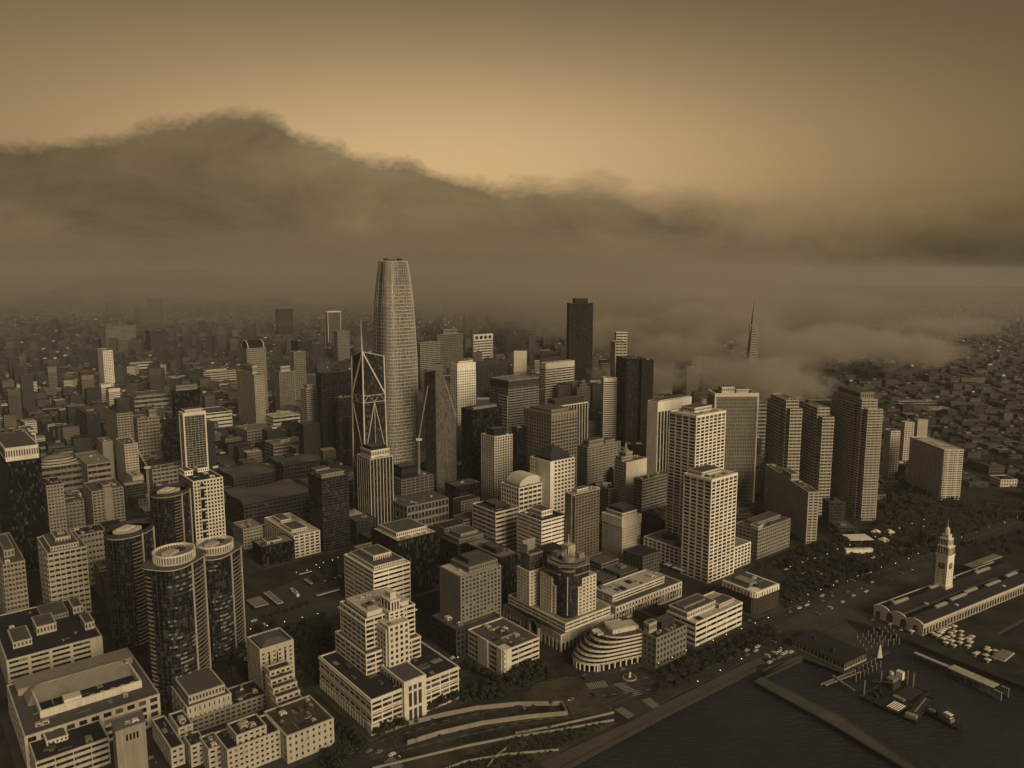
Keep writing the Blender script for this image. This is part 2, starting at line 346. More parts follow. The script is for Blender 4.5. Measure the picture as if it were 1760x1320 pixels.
def roof(root, x0, x1, y0, y1, z, m, n=4, rng=random, avoid=()):
    b = MB(); b.box(x0+.5, y0+.5, z-.3, x1-.5, y1-.5, z+.22, m)
    for _ in range(3+int(n*1.6)):   # seams, patches and duct runs lying on the roof
        a = rng.uniform(.1, .7); c = rng.uniform(.1, .7); X = x0+(x1-x0)*a; Y = y0+(y1-y0)*c
        s_ = rng.choice(((12, .5), (.5, 10), (5, 4), (3, 6))); b.box(X, Y, z+.2, min(X+rng.uniform(.4, 1)*s_[0], x1-1), min(Y+rng.uniform(.4, 1)*s_[1], y1-1), z+.2+rng.uniform(.08, .7), rng.choice(('r_mid', 'r_tan', 'r_dark', 'r_cream', 'grey')))
    b.build('roof', root)
    for _ in range(n):
        for _t in range(8):
            s = rng.uniform(1.6, 4.5); X = rng.uniform(x0+3, x1-3); Y = rng.uniform(y0+3, y1-3)
            if all(not (a[0]-s < X < a[1]+s and a[2]-s < Y < a[3]+s) for a in avoid): break
        else: continue
        if x1-x0 > 8 and y1-y0 > 8: inst('rooftop_unit', unit('unit', rng.choice(('cream', 'grey', 'dgrey', 'beige'))), root, (X, Y, z+.2), (s, s*rng.uniform(.6, 1.6), rng.uniform(1, 2.6)), 0)
pave_rects = []
def office(r):
    a, b_, h = r['a'], r['b'], r['h']; th = R_(r['t']); rz = math.pi/2-th
    Rv = Vector((math.sin(th), math.cos(th), 0)); Lv = Vector((-math.cos(th), math.sin(th), 0))
    c = Vector((r['x'], r['y'], 0))+Rv*a/2+Lv*b_/2
    root = empty(r['n'], c, rz); tag(root, r['l'], r['c'])
    root['_a'] = a; del root['_a']
    pave_rects.append((c, rz, a, b_))
    x0, x1, y0, y1 = -a/2, a/2, -b_/2, b_/2
    cu_ = r.get('custom')
    if cu_ in CUSTOM_FULL:
        CUSTOM_FULL[cu_](root, r, x0, x1, y0, y1, h); return root
    st = r.get('st', 'grid'); w_ = r.get('w', 'cream'); g = 'g_'+r.get('g', 'glass'); nf = r.get('nf', 6)
    nf = max(2, min(nf, round(h/3.3))) if h < 60 else nf
    nx = r.get('nr', 5); ny = r.get('nl', 4)
    nx = max(nx, round(a/7)); ny = max(ny, round(b_/9)) if not r.get('pw') else ny
    dist = (c-Vector((0, 0, 0))).length
    panes = [] if r.get('win') else None
    if cu_ == 'podium': x0 += 7; y0 += 7
    core, fr = MB(), MB()
    kw = dict(st=st if st in ('ribbon', 'grid', 'vert', 'glass', 'band', 'balc', 'slabs', 'plain') else {'blankl': 'grid', 'blankr': 'grid', 'comb': 'ribbon', 'frame': 'glass'}[st], w=w_, g=g, sf=r.get('sf', .5), pw=r.get('pw'), panes=panes)
    if st == 'comb': kw['sf'] = .8
    if r.get('pitch'): pass
    if r.get('step'):
        facade(core, fr, x0+a*.12, x1-a*.12, y0+b_*.1, y1-b_*.08, 0, h, nf, nx, ny, **kw)
        facade(core, fr, x0, x1-a*.3, y0+b_*.25, y1, 0, h-7.3, nf-2, nx, ny, **kw)
        facade(core, fr, x0+a*.28, x1, y0, y1-b_*.3, 0, h-10.6, nf-3, nx, ny, **kw)
        roof(root, x0+a*.12, x1-a*.12, y0+b_*.1, y1-b_*.08, h, 'r_tan', 2)
    elif r.get('cham'):
        facade(core, fr, x0+3, x1-3, y0, y1, 0, h-3, nf, nx, ny, **kw)
        facade(core, fr, x0, x1, y0+3, y1-3, 0, h, nf, nx, ny, **kw)
    else:
        facade(core, fr, x0, x1, y0, y1, 0, h, nf, nx, ny, crown=r.get('crown', 0), **kw)
    if r.get('crownslot'):
        for i in range(nx*1):
            X = x0+(x1-x0)*(i+.5)/nx; fr.box(X-.7, y0-.62, h-8.6, X+.7, y0-.5, h-2, 'dgrey')
        for i in range(ny):
            Y = y0+(y1-y0)*(i+.5)/ny; fr.box(x0-.62, Y-.7, h-8.6, x0-.5, Y+.7, h-2, 'dgrey')
    if r.get('crowndark'): fr.box(x0-.6, y0-.6, h-11, x1+.6, y1+.6, h-.7, 'dgrey')
    if r.get('topwin'):      # taller glazed top storey
        for i in range(nx): X = x0+(x1-x0)*(i+.5)/nx; q = (a/nx-1.8)/2; fr.box(X-q, y0-.58, h-4.6, X+q, y0-.45, h-1.6, 'g_grey')
        for i in range(ny): Y = y0+(y1-y0)*(i+.5)/ny; q = (b_/ny-1.8)/2; fr.box(x0-.58, Y-q, h-4.6, x0-.45, Y+q, h-1.6, 'g_grey')
    if st == 'blankl' or r.get('blankl') == 1: fr.box(x0-.75, y0-.3, 0, x0-.2, y1+.3, h+.8, w_)
    elif r.get('blankl'): fr.box(x0-.75, y0-.7, 0, x0-.2, y0+b_*r['blankl'], h+.8, w_); fr.box(x0-.7, y0-.75, 0, x0+a*.12, y0-.2, h+.8, w_)
    if st == 'blankr': fr.box(x0-.3, y0-.75, 0, x1+.3, y0-.2, h+.8, w_)
    if r.get('blankbay'):
        p, q = r['blankbay']; fr.box(x0+a*p, y0-2.0, 0, x0+a*q, y0, h+3, w_)
    if r.get('dark_left'): 
        for k in range(nf): fr.box(x0-.9, y0+2, h*k/nf+1.2, x0-.45, y1-2, h*(k+1)/nf-.5, 'g_black')
    if r.get('balcbay'):
        p = x0+a*.22; fr.box(p, y0-.62, 0, p+a*.13, y0-.47, h-3, 'g_black')
        for k in range(0, nf, 3): fr.box(p-.2, y0-1.6, h*k/nf, p+a*.13+.2, y0-.4, h*k/nf+1.6, w_)
    if r.get('frame'):
        t = 1.5
        for (xa, ya) in ((x0, y0), (x1, y0), (x0, y1), (x1, y1)): fr.box(xa-t*.7, ya-t*.7, 0, xa+t*.7, ya+t*.7, h+1.6, 'cream')
        for ya in (y0, y1): fr.box(x0+t*.7, ya-t*.6, h-3, x1-t*.7, ya+t*.6, h+1.5, 'cream')
        for xa in (x0, x1): fr.box(xa-t*.6, y0+t*.7, h-3, xa+t*.6, y1-t*.7, h+1.5, 'cream')
    if st == 'comb':
        for n_, lo, hi, ax in ((16, x0, x1, 0), (16, y0, y1, 1)):
            for i in range(n_+1):
                t = lo+(hi-lo)*i/n_
                if ax == 0: fr.box(t-.35, y0-1.3, h-9, t+.35, y0-.3, h+1.6, 'white'); fr.box(t-.08, y0-.62, 4, t+.08, y0-.45, h-9, w_)
                else: fr.box(x0-1.3, t-.35, h-9, x0-.3, t+.35, h+1.6, 'white'); fr.box(x0-.62, t-.08, 4, x0-.45, t+.08, h-9, w_)
    if r.get('ribend'):
        fr.box(x1-a*.12, y0-.6, 0, x1+.6, y0-.2, h+1, w_)
    if core.v: core.build('glazing', root)
    fr.build('facade', root)
    avoid = []
    pn = MB()
    for (fx0, fx1, fy0, fy1, ph, pm) in r.get('ph', ()):
        q = (x0+a*fx0, x0+a*fx1, y0+b_*fy0, y0+b_*fy1); avoid.append(q)
        p = MB(); p.box(q[0], q[2], h+.1, q[1], q[3], h+ph, pm); p.box(q[0]-.3, q[2]-.3, h+ph, q[1]+.3, q[3]+.3, h+ph+.5, pm)
        p.box(q[0]+.8, q[2]+.8, h+ph+.5, q[1]-.8, q[3]-.8, h+ph+.62, 'r_mid')
        nn = max(2, int((q[1]-q[0])/2.2))
        for i in range(nn): X = q[0]+(q[1]-q[0])*(i+.5)/nn; p.box(X-.6, q[2]-.08, h+ph*.35, X+.6, q[2], h+ph*.8, 'dgrey')
        nn = max(2, int((q[3]-q[2])/2.2))
        for i in range(nn): Y = q[2]+(q[3]-q[2])*(i+.5)/nn; p.box(q[0]-.08, Y-.6, h+ph*.35, q[0], Y+.6, h+ph*.8, 'dgrey')
        p.build('penthouse', root)
    rm = 'r_'+r.get('roof', 'mid')
    if rm == 'r_garden': rm = 'grassm'
    if not r.get('step'):
        roof(root, x0, x1, y0, y1, h, rm, n=(7 if dist < 620 else 4 if dist < 1100 else 2), avoid=avoid)
    if r.get('pyr'):
        p = MB(); q = .88; zz = h+4 if r.get('ph') else h+.3
        p.prism([(x0*q, y0*q), (x1*q, y0*q), (x1*q, y1*q), (x0*q, y1*q)], zz, zz+r['pyr'], 'dgrey', taper=.22); p.build('pyramid_roof', root)
    if r.get('spire'):
        p = MB(); p.bar((0, 0, h+8), (0, 0, h+17), 1.4, 'tan', 6, .15); p.box(-3, -3, h+8, 3, 3, h+10.5, 'tan'); p.build('spire', root)
    if cu_: CUSTOM_ADD[cu_](root, r, x0, x1, y0, y1, h)
    if panes: place_panes(root, panes)
    return root
CUSTOM_ADD = {}; CUSTOM_FULL = {}
def add(name):
    def d(f): CUSTOM_ADD[name] = f; return f
    return d
def full(name):
    def d(f): CUSTOM_FULL[name] = f; return f
    return d
def loc(root, v):   # a world-placed block (near corner, lengths, z0, z1) in the frame of its building
    p = root.matrix_basis.inverted() @ Vector((v[0], v[1], 0))
    return p.x, p.x+v[2], p.y, p.y+v[3], v[4], v[5]
def cyl(b, cx, cy_, rx, ry, z0, z1, m, n=32, taper=1, cap=True, p=2.0, mtop=None):
    pts = []
    for i in range(n):
        t = 2*math.pi*i/n; c_, s_ = math.cos(t), math.sin(t)
        pts.append((cx+rx*math.copysign(abs(c_)**(2/p), c_), cy_+ry*math.copysign(abs(s_)**(2/p), s_)))
    b.prism(pts, z0, z1, m, cap, mtop, taper); return pts
@add('gable')
def _(root, r, x0, x1, y0, y1, h):
    b = MB(); rh = r.get('rh', 6); ym = (y0+y1)/2
    b.poly([(x0-1, y0-1, h+.6), (x1+1, y0-1, h+.6), (x1-6, ym, h+rh), (x0+6, ym, h+rh)], 'r_tan'); b.poly([(x1+1, y1+1, h+.6), (x0-1, y1+1, h+.6), (x0+6, ym, h+rh), (x1-6, ym, h+rh)], 'r_tan')
    b.poly([(x0-1, y1+1, h+.6), (x0-1, y0-1, h+.6), (x0+6, ym, h+rh)], 'r_tan'); b.poly([(x1+1, y0-1, h+.6), (x1+1, y1+1, h+.6), (x1-6, ym, h+rh)], 'r_tan')
    b.box(x0+8, ym-.6, h+rh-.2, x1-8, ym+.6, h+rh+.6, 'tan'); b.build('gable_roof', root)
@add('yard')
def _(root, r, x0, x1, y0, y1, h):
    a, b_ = x1-x0, y1-y0
    b = MB()   # raised ring of plant rooms round a sunken yard
    X0, X1, Y0, Y1 = x0+a*.14, x1-a*.08, y0+b_*.22, y0+b_*.66
    for q in ((X0, Y0, X1, Y0+1.2), (X0, Y1-1.2, X1, Y1), (X0, Y0+1.2, X0+1.2, Y1-1.2), (X1-1.2, Y0+1.2, X1, Y1-1.2)): b.box(q[0], q[1], h+.2, q[2], q[3], h+5.5, 'cream')
    b.box(X0+a*.18, Y0+1.3, h+.2, X0+a*.31, Y0+9, h+7.5, 'cream')
    b.box(X0+1.2, Y0+1.2, h+.2, X1-1.2, Y1-1.2, h+.5, 'r_dark'); b.build('plant_screen', root)
    p = MB(); p.box(x0+a*.05, y0+b_*.74, h+.1, x1-a*.03, y1-b_*.05, h+5, 'tan'); p.box(x0+a*.04, y0+b_*.73, h+5, x1-a*.02, y1-b_*.04, h+5.6, 'r_tan'); p.build('penthouse', root)
    for i in range(5): inst('rooftop_unit', unit('unit', 'cream'), root, (X0+a*(.4+.08*i), Y0+5, h+.5), (3, 4, 3))
@add('campanile')
def _(root, r, x0, x1, y0, y1, h):
    b = MB()
    b.poly([(x0-.7, y0-.7, h+.6), (x1+.7, y0-.7, h+.6), (x1+.7, y1+.7, h+4.2), (x0-.7, y1+.7, h+4.2)], 'r_mid')
    b.box(x0-.3, y1-.4, h+.5, x1+.3, y1+.2, h+4, 'tan'); b.build('sloping_roof', root)
    for i in range(4):
        X = x0+(x1-x0)*(.36+.12*i); p = MB(); p.box(-.55, -.18, -2, .55, 0, 2, 'pane0'); p.box(-.55, -.2, -2.3, .55, 0, -2, 'pane3' if i in (0, 3) else 'tan'); p.build('window', root, (X, y0-.27, h-6))
    for i in range(4):
        Y = y0+(y1-y0)*(.2+.2*i); p = MB(); p.box(-.18, -.5, -1.8, 0, .5, 1.8, 'pane0'); p.build('window', root, (x0-.27, Y, h-6))
@add('drum')
def _(root, r, x0, x1, y0, y1, h):
    for k in range(3):
        b = MB(); cyl(b, 0, 5, (x1-x0)*.52-k*4, (y1-y0)*.75-k*3, h+k*3.4, h+2.3+k*3.4, 'beige'); cyl(b, 0, 5, (x1-x0)*.5-k*4, (y1-y0)*.72-k*3, h+2.3+k*3.4, h+3.4+k*3.4, 'dgrey'); b.build('drum_tier', root)
    b = MB(); cyl(b, 0, 5, (x1-x0)*.52-10, (y1-y0)*.75-8, h+10.2, h+13, 'r_tan', taper=.4); b.build('roof_dome', root)
@add('arch')
def _(root, r, x0, x1, y0, y1, h):
    b = MB(); R = (y1-y0)*.5; n = 10
    for i in range(n):
        t0, t1 = math.pi*i/n, math.pi*(i+1)/n
        P = [(x0+3, -R*math.cos(t), h+1+R*.9*math.sin(t)) for t in (t0, t1)]; Q = [(x1-3, p[1], p[2]) for p in P]
        b.poly([P[0], Q[0], Q[1], P[1]], 'g_black')
        b.bar(P[0], P[1], .9, 'cream'); b.bar(Q[0], Q[1], .9, 'cream')
    for X in (x0+3, x1-3): b.poly([(X, -R*math.cos(math.pi*i/n), h+1+R*.9*math.sin(math.pi*i/n)) for i in range(n+1)], 'g_black')
    b.build('arched_crown', root)
@add('crown4')
def _(root, r, x0, x1, y0, y1, h):
    b = MB(); a = x1-x0
    b.box(x0, y0-.8, h, x1, y1+.8, h+4, 'cream'); b.box(x0, y0-.8, h+14, x1, y1+.8, h+19, 'cream')
    for i in range(5): X = x0+(a-6)*i/4; b.box(X, y0-.8, h+4, X+6, y1+.8, h+14, 'cream')
    b.box(x0+2, y0+.5, h+4, x1-2, y1-.5, h+14, 'g_black'); b.build('crown', root)
@add('podium')
def _(root, r, x0, x1, y0, y1, h):
    b = MB(); a, b_ = x1-x0, y1-y0
    cyl(b, x0+a*.25, y1-b_*.22, 7.5, 7.5, h+.25, h+1.6, 'dgrey', 24); cyl(b, x0+a*.1, y1-b_*.5, 6, 6, h+.25, h+1.6, 'dgrey', 24)
    cyl(b, x1-a*.18, y0+b_*.3, 7, 7, h+.25, h+1.6, 'dgrey', 24); b.build('roof_planter', root)
    c = MB(); c.box(x0-9, y0+b_*.28, 4.2, x0-.5, y0+b_*.45, 5.0, 'canvas'); c.box(x0-9, y0+b_*.5, 4.2, x0-.5, y0+b_*.58, 5.0, 'canvas')
    for Y in (.29, .44, .51, .57): c.bar((x0-8.5, y0+b_*Y, 0), (x0-8.5, y0+b_*Y, 4.2), .2, 'grey')
    c.build('entrance_canopy', root)
@add('revolve')
def _(root, r, x0, x1, y0, y1, h):
    b = MB(); R = (x1-x0)*.5; cyl(b, 0, 0, R, R*.9, h, h+3, 'cream', 28); cyl(b, 0, 0, R*.9, R*.8, h+3, h+6, 'g_black', 28); cyl(b, 0, 0, R, R*.9, h+6, h+8, 'cream', 28, mtop='r_cream'); b.build('revolving_drum', root)
@add('cupola')
def _(root, r, x0, x1, y0, y1, h):
    b = MB(); cx = x0+(x1-x0)*.38; cy_ = y0+(y1-y0)*.75
    b.box(cx-6, cy_-6, h, cx+6, cy_+6, h+10, 'beige')
    for i in range(3):
        for ax in (0, 1):
            t = -3.4+3.4*i
            if ax: b.box(cx-6.1, cy_+t-.9, h+2.5, cx-6, cy_+t+.9, h+8.5, 'g_black')
            else: b.box(cx+t-.9, cy_-6.1, h+2.5, cx+t+.9, cy_-6, h+8.5, 'g_black')
    b.box(cx-6.7, cy_-6.7, h+10, cx+6.7, cy_+6.7, h+11, 'beige')
    cyl(b, cx, cy_, 5.2, 5.2, h+11, h+15, 'tan', 8, .45); cyl(b, cx, cy_, 1.4, 1.4, h+15, h+19, 'beige', 8); b.bar((cx, cy_, h+19), (cx, cy_, h+24), 1.2, 'beige', 6, .1); b.build('cupola', root)
@add('vault')
def _(root, r, x0, x1, y0, y1, h):
    b = MB(); n = 12; R = (x1-x0)*.42; k = 12
    for j in range(k):
        Ya = y0+3+(y1-y0-6)*j/k; Yb = y0+3+(y1-y0-6)*(j+1)/k
        for i in range(n):
            t0, t1 = math.pi*i/n, math.pi*(i+1)/n; P = [(-R*math.cos(t), h+1.2+R*.62*math.sin(t)) for t in (t0, t1)]
            b.poly([(P[0][0], Ya, P[0][1]), (P[1][0], Ya, P[1][1]), (P[1][0], Yb, P[1][1]), (P[0][0], Yb, P[0][1])][::-1], 'tan')
            b.bar((P[0][0]*1.02, Ya, P[0][1]+.15), (P[1][0]*1.02, Ya, P[1][1]+.15), .5, 'beige')
    for Y in (y0+3, y1-3): b.poly([(-R*math.cos(math.pi*i/n), Y, h+1.2+R*.62*math.sin(math.pi*i/n)) for i in range(n+1)], 'cream')
    b.build('barrel_vault', root)
@add('wave')
def _(root, r, x0, x1, y0, y1, h):
    b = MB(); nx_, ny_ = 16, 10; P = {}
    for i in range(nx_+1):
        for j in range(ny_+1):
            u, v = i/nx_, j/ny_
            z = h+2.5+3.2*math.sin(u*6.2+1.5*v)*math.cos(v*4.4+.8)+2.0*math.sin(v*3.14)
            P[i, j] = (x0-2+(x1-x0+4)*u, y0-2+(y1-y0+4)*v, z)
    for i in range(nx_):
        for j in range(ny_): b.poly([P[i, j], P[i+1, j], P[i+1, j+1], P[i, j+1]], 'r_mid')
    for i in range(nx_): b.poly([(P[i, 0][0], P[i, 0][1], h-1), (P[i+1, 0][0], P[i+1, 0][1], h-1), P[i+1, 0], P[i, 0]], 'dgrey')
    for j in range(ny_): b.poly([P[0, j], P[0, j+1], (P[0, j+1][0], P[0, j+1][1], h-1), (P[0, j][0], P[0, j][1], h-1)], 'dgrey')
    b.build('wavy_roof', root)
@add('court')
def _(root, r, x0, x1, y0, y1, h):
    b = MB(); a, b_ = x1-x0, y1-y0
    b.box(x0+a*.32, y0+b_*.38, h+.25, x0+a*.62, y0+b_*.72, h+.4, 'dgrey'); 
    for q in ((.3, .36, .64, .38), (.3, .72, .64, .74), (.3, .38, .32, .72), (.62, .38, .64, .72)): b.box(x0+a*q[0], y0+b_*q[1], h+.2, x0+a*q[2], y0+b_*q[3], h+1.8, 'grey')
    b.build('roof_court', root)
    c = MB(); s = 7.5   # blank rounded corner pier and mid-wall shaft
    c.prism([(x0-1, y0+8), (x0-1, y0+2), (x0+2, y0-1), (x0+7, y0-1), (x0+7, y0+8)], 0, h+1.3, 'cream'); c.box(x0-1.1, y0+b_*.42, 0, x0, y0+b_*.7, h+1.4, 'cream'); c.build('corner_pier', root)
@add('postoffice')
def _(root, r, x0, x1, y0, y1, h):
    v = loc(root, V['po']); core, fr, pn = MB(), MB(), []
    facade(core, fr, v[0], v[1], v[2], v[3], v[4], v[5], 2, 10, 4, st='ribbon', w='cream', sf=.5, panes=pn)
    core.build('glazing', root); fr.build('upper_storey', root); place_panes(root, pn); roof(root, v[0], v[1], v[2], v[3], v[5], 'r_cream', 7)
    b = MB()
    for i in range(26):
        X = x0+(x1-x0)*(i+.5)/26; b.box(X-.55, y0-.8, 3, X+.55, y0-.5, 9.5, 'g_black'); b.box(X-1.5, y0-1.0, 0, X-1.1, y0-.5, 12, 'cream')
    b.build('window_row', root)
    g = MB()
    for i in range(240):
        X = random.uniform(x0+(x1-x0)*.15, x1-(x1-x0)*.3); Y = v[3]+random.uniform(2, 7); z = h+random.uniform(.2, 2.0); s = random.uniform(.5, 1.2)
        g.poly([(X-s, Y-s, z), (X+s, Y-s*.6, z+random.uniform(-.5, .5)), (X+s*.7, Y+s, z+random.uniform(-.5, .7)), (X-s, Y+s*.6, z)], 'shrub')
    o = g.build('roof_planting', root); o['kind'] = 'stuff'
@add('facetx')
def _(*a): pass
@full('gap')
def _(root, r, x0, x1, y0, y1, h):
    a, b_ = x1-x0, y1-y0; core, fr, pn = MB(), MB(), []
    facade(core, fr, x0, x1, y0, y1, 0, h, 6, 18, 20, st='ribbon', w='cream', g='g_black', sf=.36, pw=.9, rel=.5, panes=pn, crown=.3)
    fr.box(x0-1.3, y0-1.3, h-.9, x1+1.3, y1+1.3, h-.35, 'cream'); fr.box(x0-1.0, y0-1.0, h*.6, x1+1.0, y1+1.0, h*.6+.6, 'cream')
    for i in range(19):   # heavier base piers
        X = x0+a*i/18; fr.box(X-.8, y0-.75, 0, X+.8, y0, h*.27, 'cream')
    for i in range(21):
        Y = y0+b_*i/20; fr.box(x0-.77, Y-.8, 0, x0, Y+.8, h*.27, 'cream')
    fr.box(x0-1.4, y0-1.42, 0, x0+5, y0+5, h*.3, 'cream')
    core.build('glazing', root); fr.build('podium', root); place_panes(root, pn)
    rm = MB(); rm.box(x0+.5, y0+.5, h-.3, x1-.5, y1-.5, h+.25, 'r_dark')
    for _i in range(26):
        X = random.uniform(x0+3, x1-9); Y = random.uniform(y0+3, y1-9); ww, hh = random.uniform(1, 9), random.uniform(1, 7)
        rm.box(X, Y, h+.2, X+ww, Y+hh, h+random.uniform(.35, 1.3), random.choice(('r_mid', 'r_dark', 'r_tan')))
    rm.build('roof', root)
    def tier(key, nf, nx, ny, name, st='ribbon', **k):
        v = loc(root, V[key]); c2, f2, p2 = MB(), MB(), []
        facade(c2, f2, *v, nf, nx, ny, st=st, w='cream', g='g_black', panes=p2, **k); c2.build('glazing', root); f2.build(name, root); return v, p2
    v, p = tier('g1', 4, 12, 12, 'lower_setback', sf=.38, pw=.8); roof(root, *v[:4], v[5], 'r_mid', 3); place_panes(root, p)
    v, p = tier('g2', 6, 12, 11, 'upper_setback', sf=.4, pw=.8)
    b = MB(); b.box(v[0]-1.6, v[2]-1.6, v[5]-4.2, v[1]+1.6, v[3]+1.6, v[5]-3.4, 'cream'); b.box(v[0]+3, v[2]+3, v[5], v[1]-3, v[3]-3, v[5]+3.6, 'cream'); b.box(v[0]+4, v[2]+4, v[5]+3.6, v[1]-4, v[3]-4, v[5]+3.7, 'r_cream')
    cx, cy_ = v[0]+10, v[2]+12; b.box(cx-4, cy_-4, v[5]+3.7, cx+4, cy_+4, v[5]+5.5, 'grey'); cyl(b, cx, cy_, 2.6, 2.6, v[5]+5.5, v[5]+6.3, 'dgrey', 12); b.build('cornice_roof', root)
    for i in range(8): inst('rooftop_unit', unit('unit', 'cream'), root, (v[0]+8+random.uniform(0, 24), v[2]+8+random.uniform(0, 22), v[5]+3.7), (2.5, 3, 1.6))
    v, p = tier('gt', 8, 4, 4, 'lantern_tower', st='grid', sf=.42, pw=1.9); place_panes(root, p); roof(root, *v[:4], v[5], 'r_cream', 0)
    # chamfered shoulder piers of the tower
    b = MB(); b.box(v[0]-1.4, v[2]+2, 24.8, v[0], v[3]-2, v[5]-2, 'cream')
    for k in range(8):
        for j in range(3): Y = v[2]+4+j*4; z = 27+k*3.7; b.box(v[0]-1.5, Y-.9, z, v[0]-1.4, Y+.9, z+2, 'g_black')
    b.build('tower_bay', root)
    v, p = tier('gt2', 2, 3, 3, 'lantern_storey', st='grid', sf=.4, pw=1.6); place_panes(root, p)
    for key in ('gp1', 'gp2'):
        v = loc(root, V[key]); b = MB(); b.box(v[0]+.4, v[2]+.4, v[4], v[1]-.4, v[3]-.4, v[5], 'g_black'); b.box(v[0]-.4, v[2]-.4, v[5]-1, v[1]+.4, v[3]+.4, v[5]+.3, 'cream'); b.box(v[0]-.6, v[2]-.6, v[4], v[1]+.6, v[3]+.6, v[4]+.9, 'cream')
        for n_ in range(4):
            t = n_/3; X = v[0]+(v[1]-v[0]-1)*t; Y = v[2]+(v[3]-v[2]-1)*t; b.box(X, v[2]-.1, v[4], X+1, v[2]+.5, v[5]-.9, 'cream'); b.box(v[0]-.1, Y, v[4], v[0]+.5, Y+1, v[5]-.9, 'cream')
        b.build('lantern', root)
    v = loc(root, V['gport']); b = MB(); X0, X1, Y0, z = v[0], v[1], y0-3.2, v[5]
    W_ = X1-X0; op = [(X0+W_*(.2+.22*i), X0+W_*(.2+.22*i)+W_*.15) for i in range(3)]
    b.box(X0+.5, Y0+1, 0, X1-.5, v[3]+14, z-1, 'dgrey')
    xs = [X0]+[q for o_ in op for q in o_]+[X1]
    for i in range(0, 8, 2): b.box(xs[i], Y0, 0, xs[i+1], Y0+1.2, z-3.2, 'cream')
    b.box(X0, Y0, z-3.2, X1, Y0+1.2, z+1, 'cream')
    for i in range(3): b.box(op[i][0], Y0+.1, z*.30, op[i][1], Y0+1.1, z*.36, 'cream'); b.box(op[i][0], Y0+.1, z*.72, op[i][1], Y0+1.1, z*.76, 'cream')
    b.box(X0, Y0+1.2, 0, X0+1, v[3]+14, z+1, 'cream'); b.box(X1-1, Y0+1.2, 0, X1, v[3]+14, z+1, 'cream'); b.box(X0+1, v[3]+13, 0, X1-1, v[3]+14, z+1, 'cream')
    b.box(X0+1, Y0+1.2, z-1, X1-1, v[3]+13, z+.1, 'r_mid')
    for j in range(7): Y = Y0+3+j*4.2; b.box(X0-.1, Y, z-5.2, X0, Y+2.2, z-1.4, 'g_black')
    b.build('portal', root)
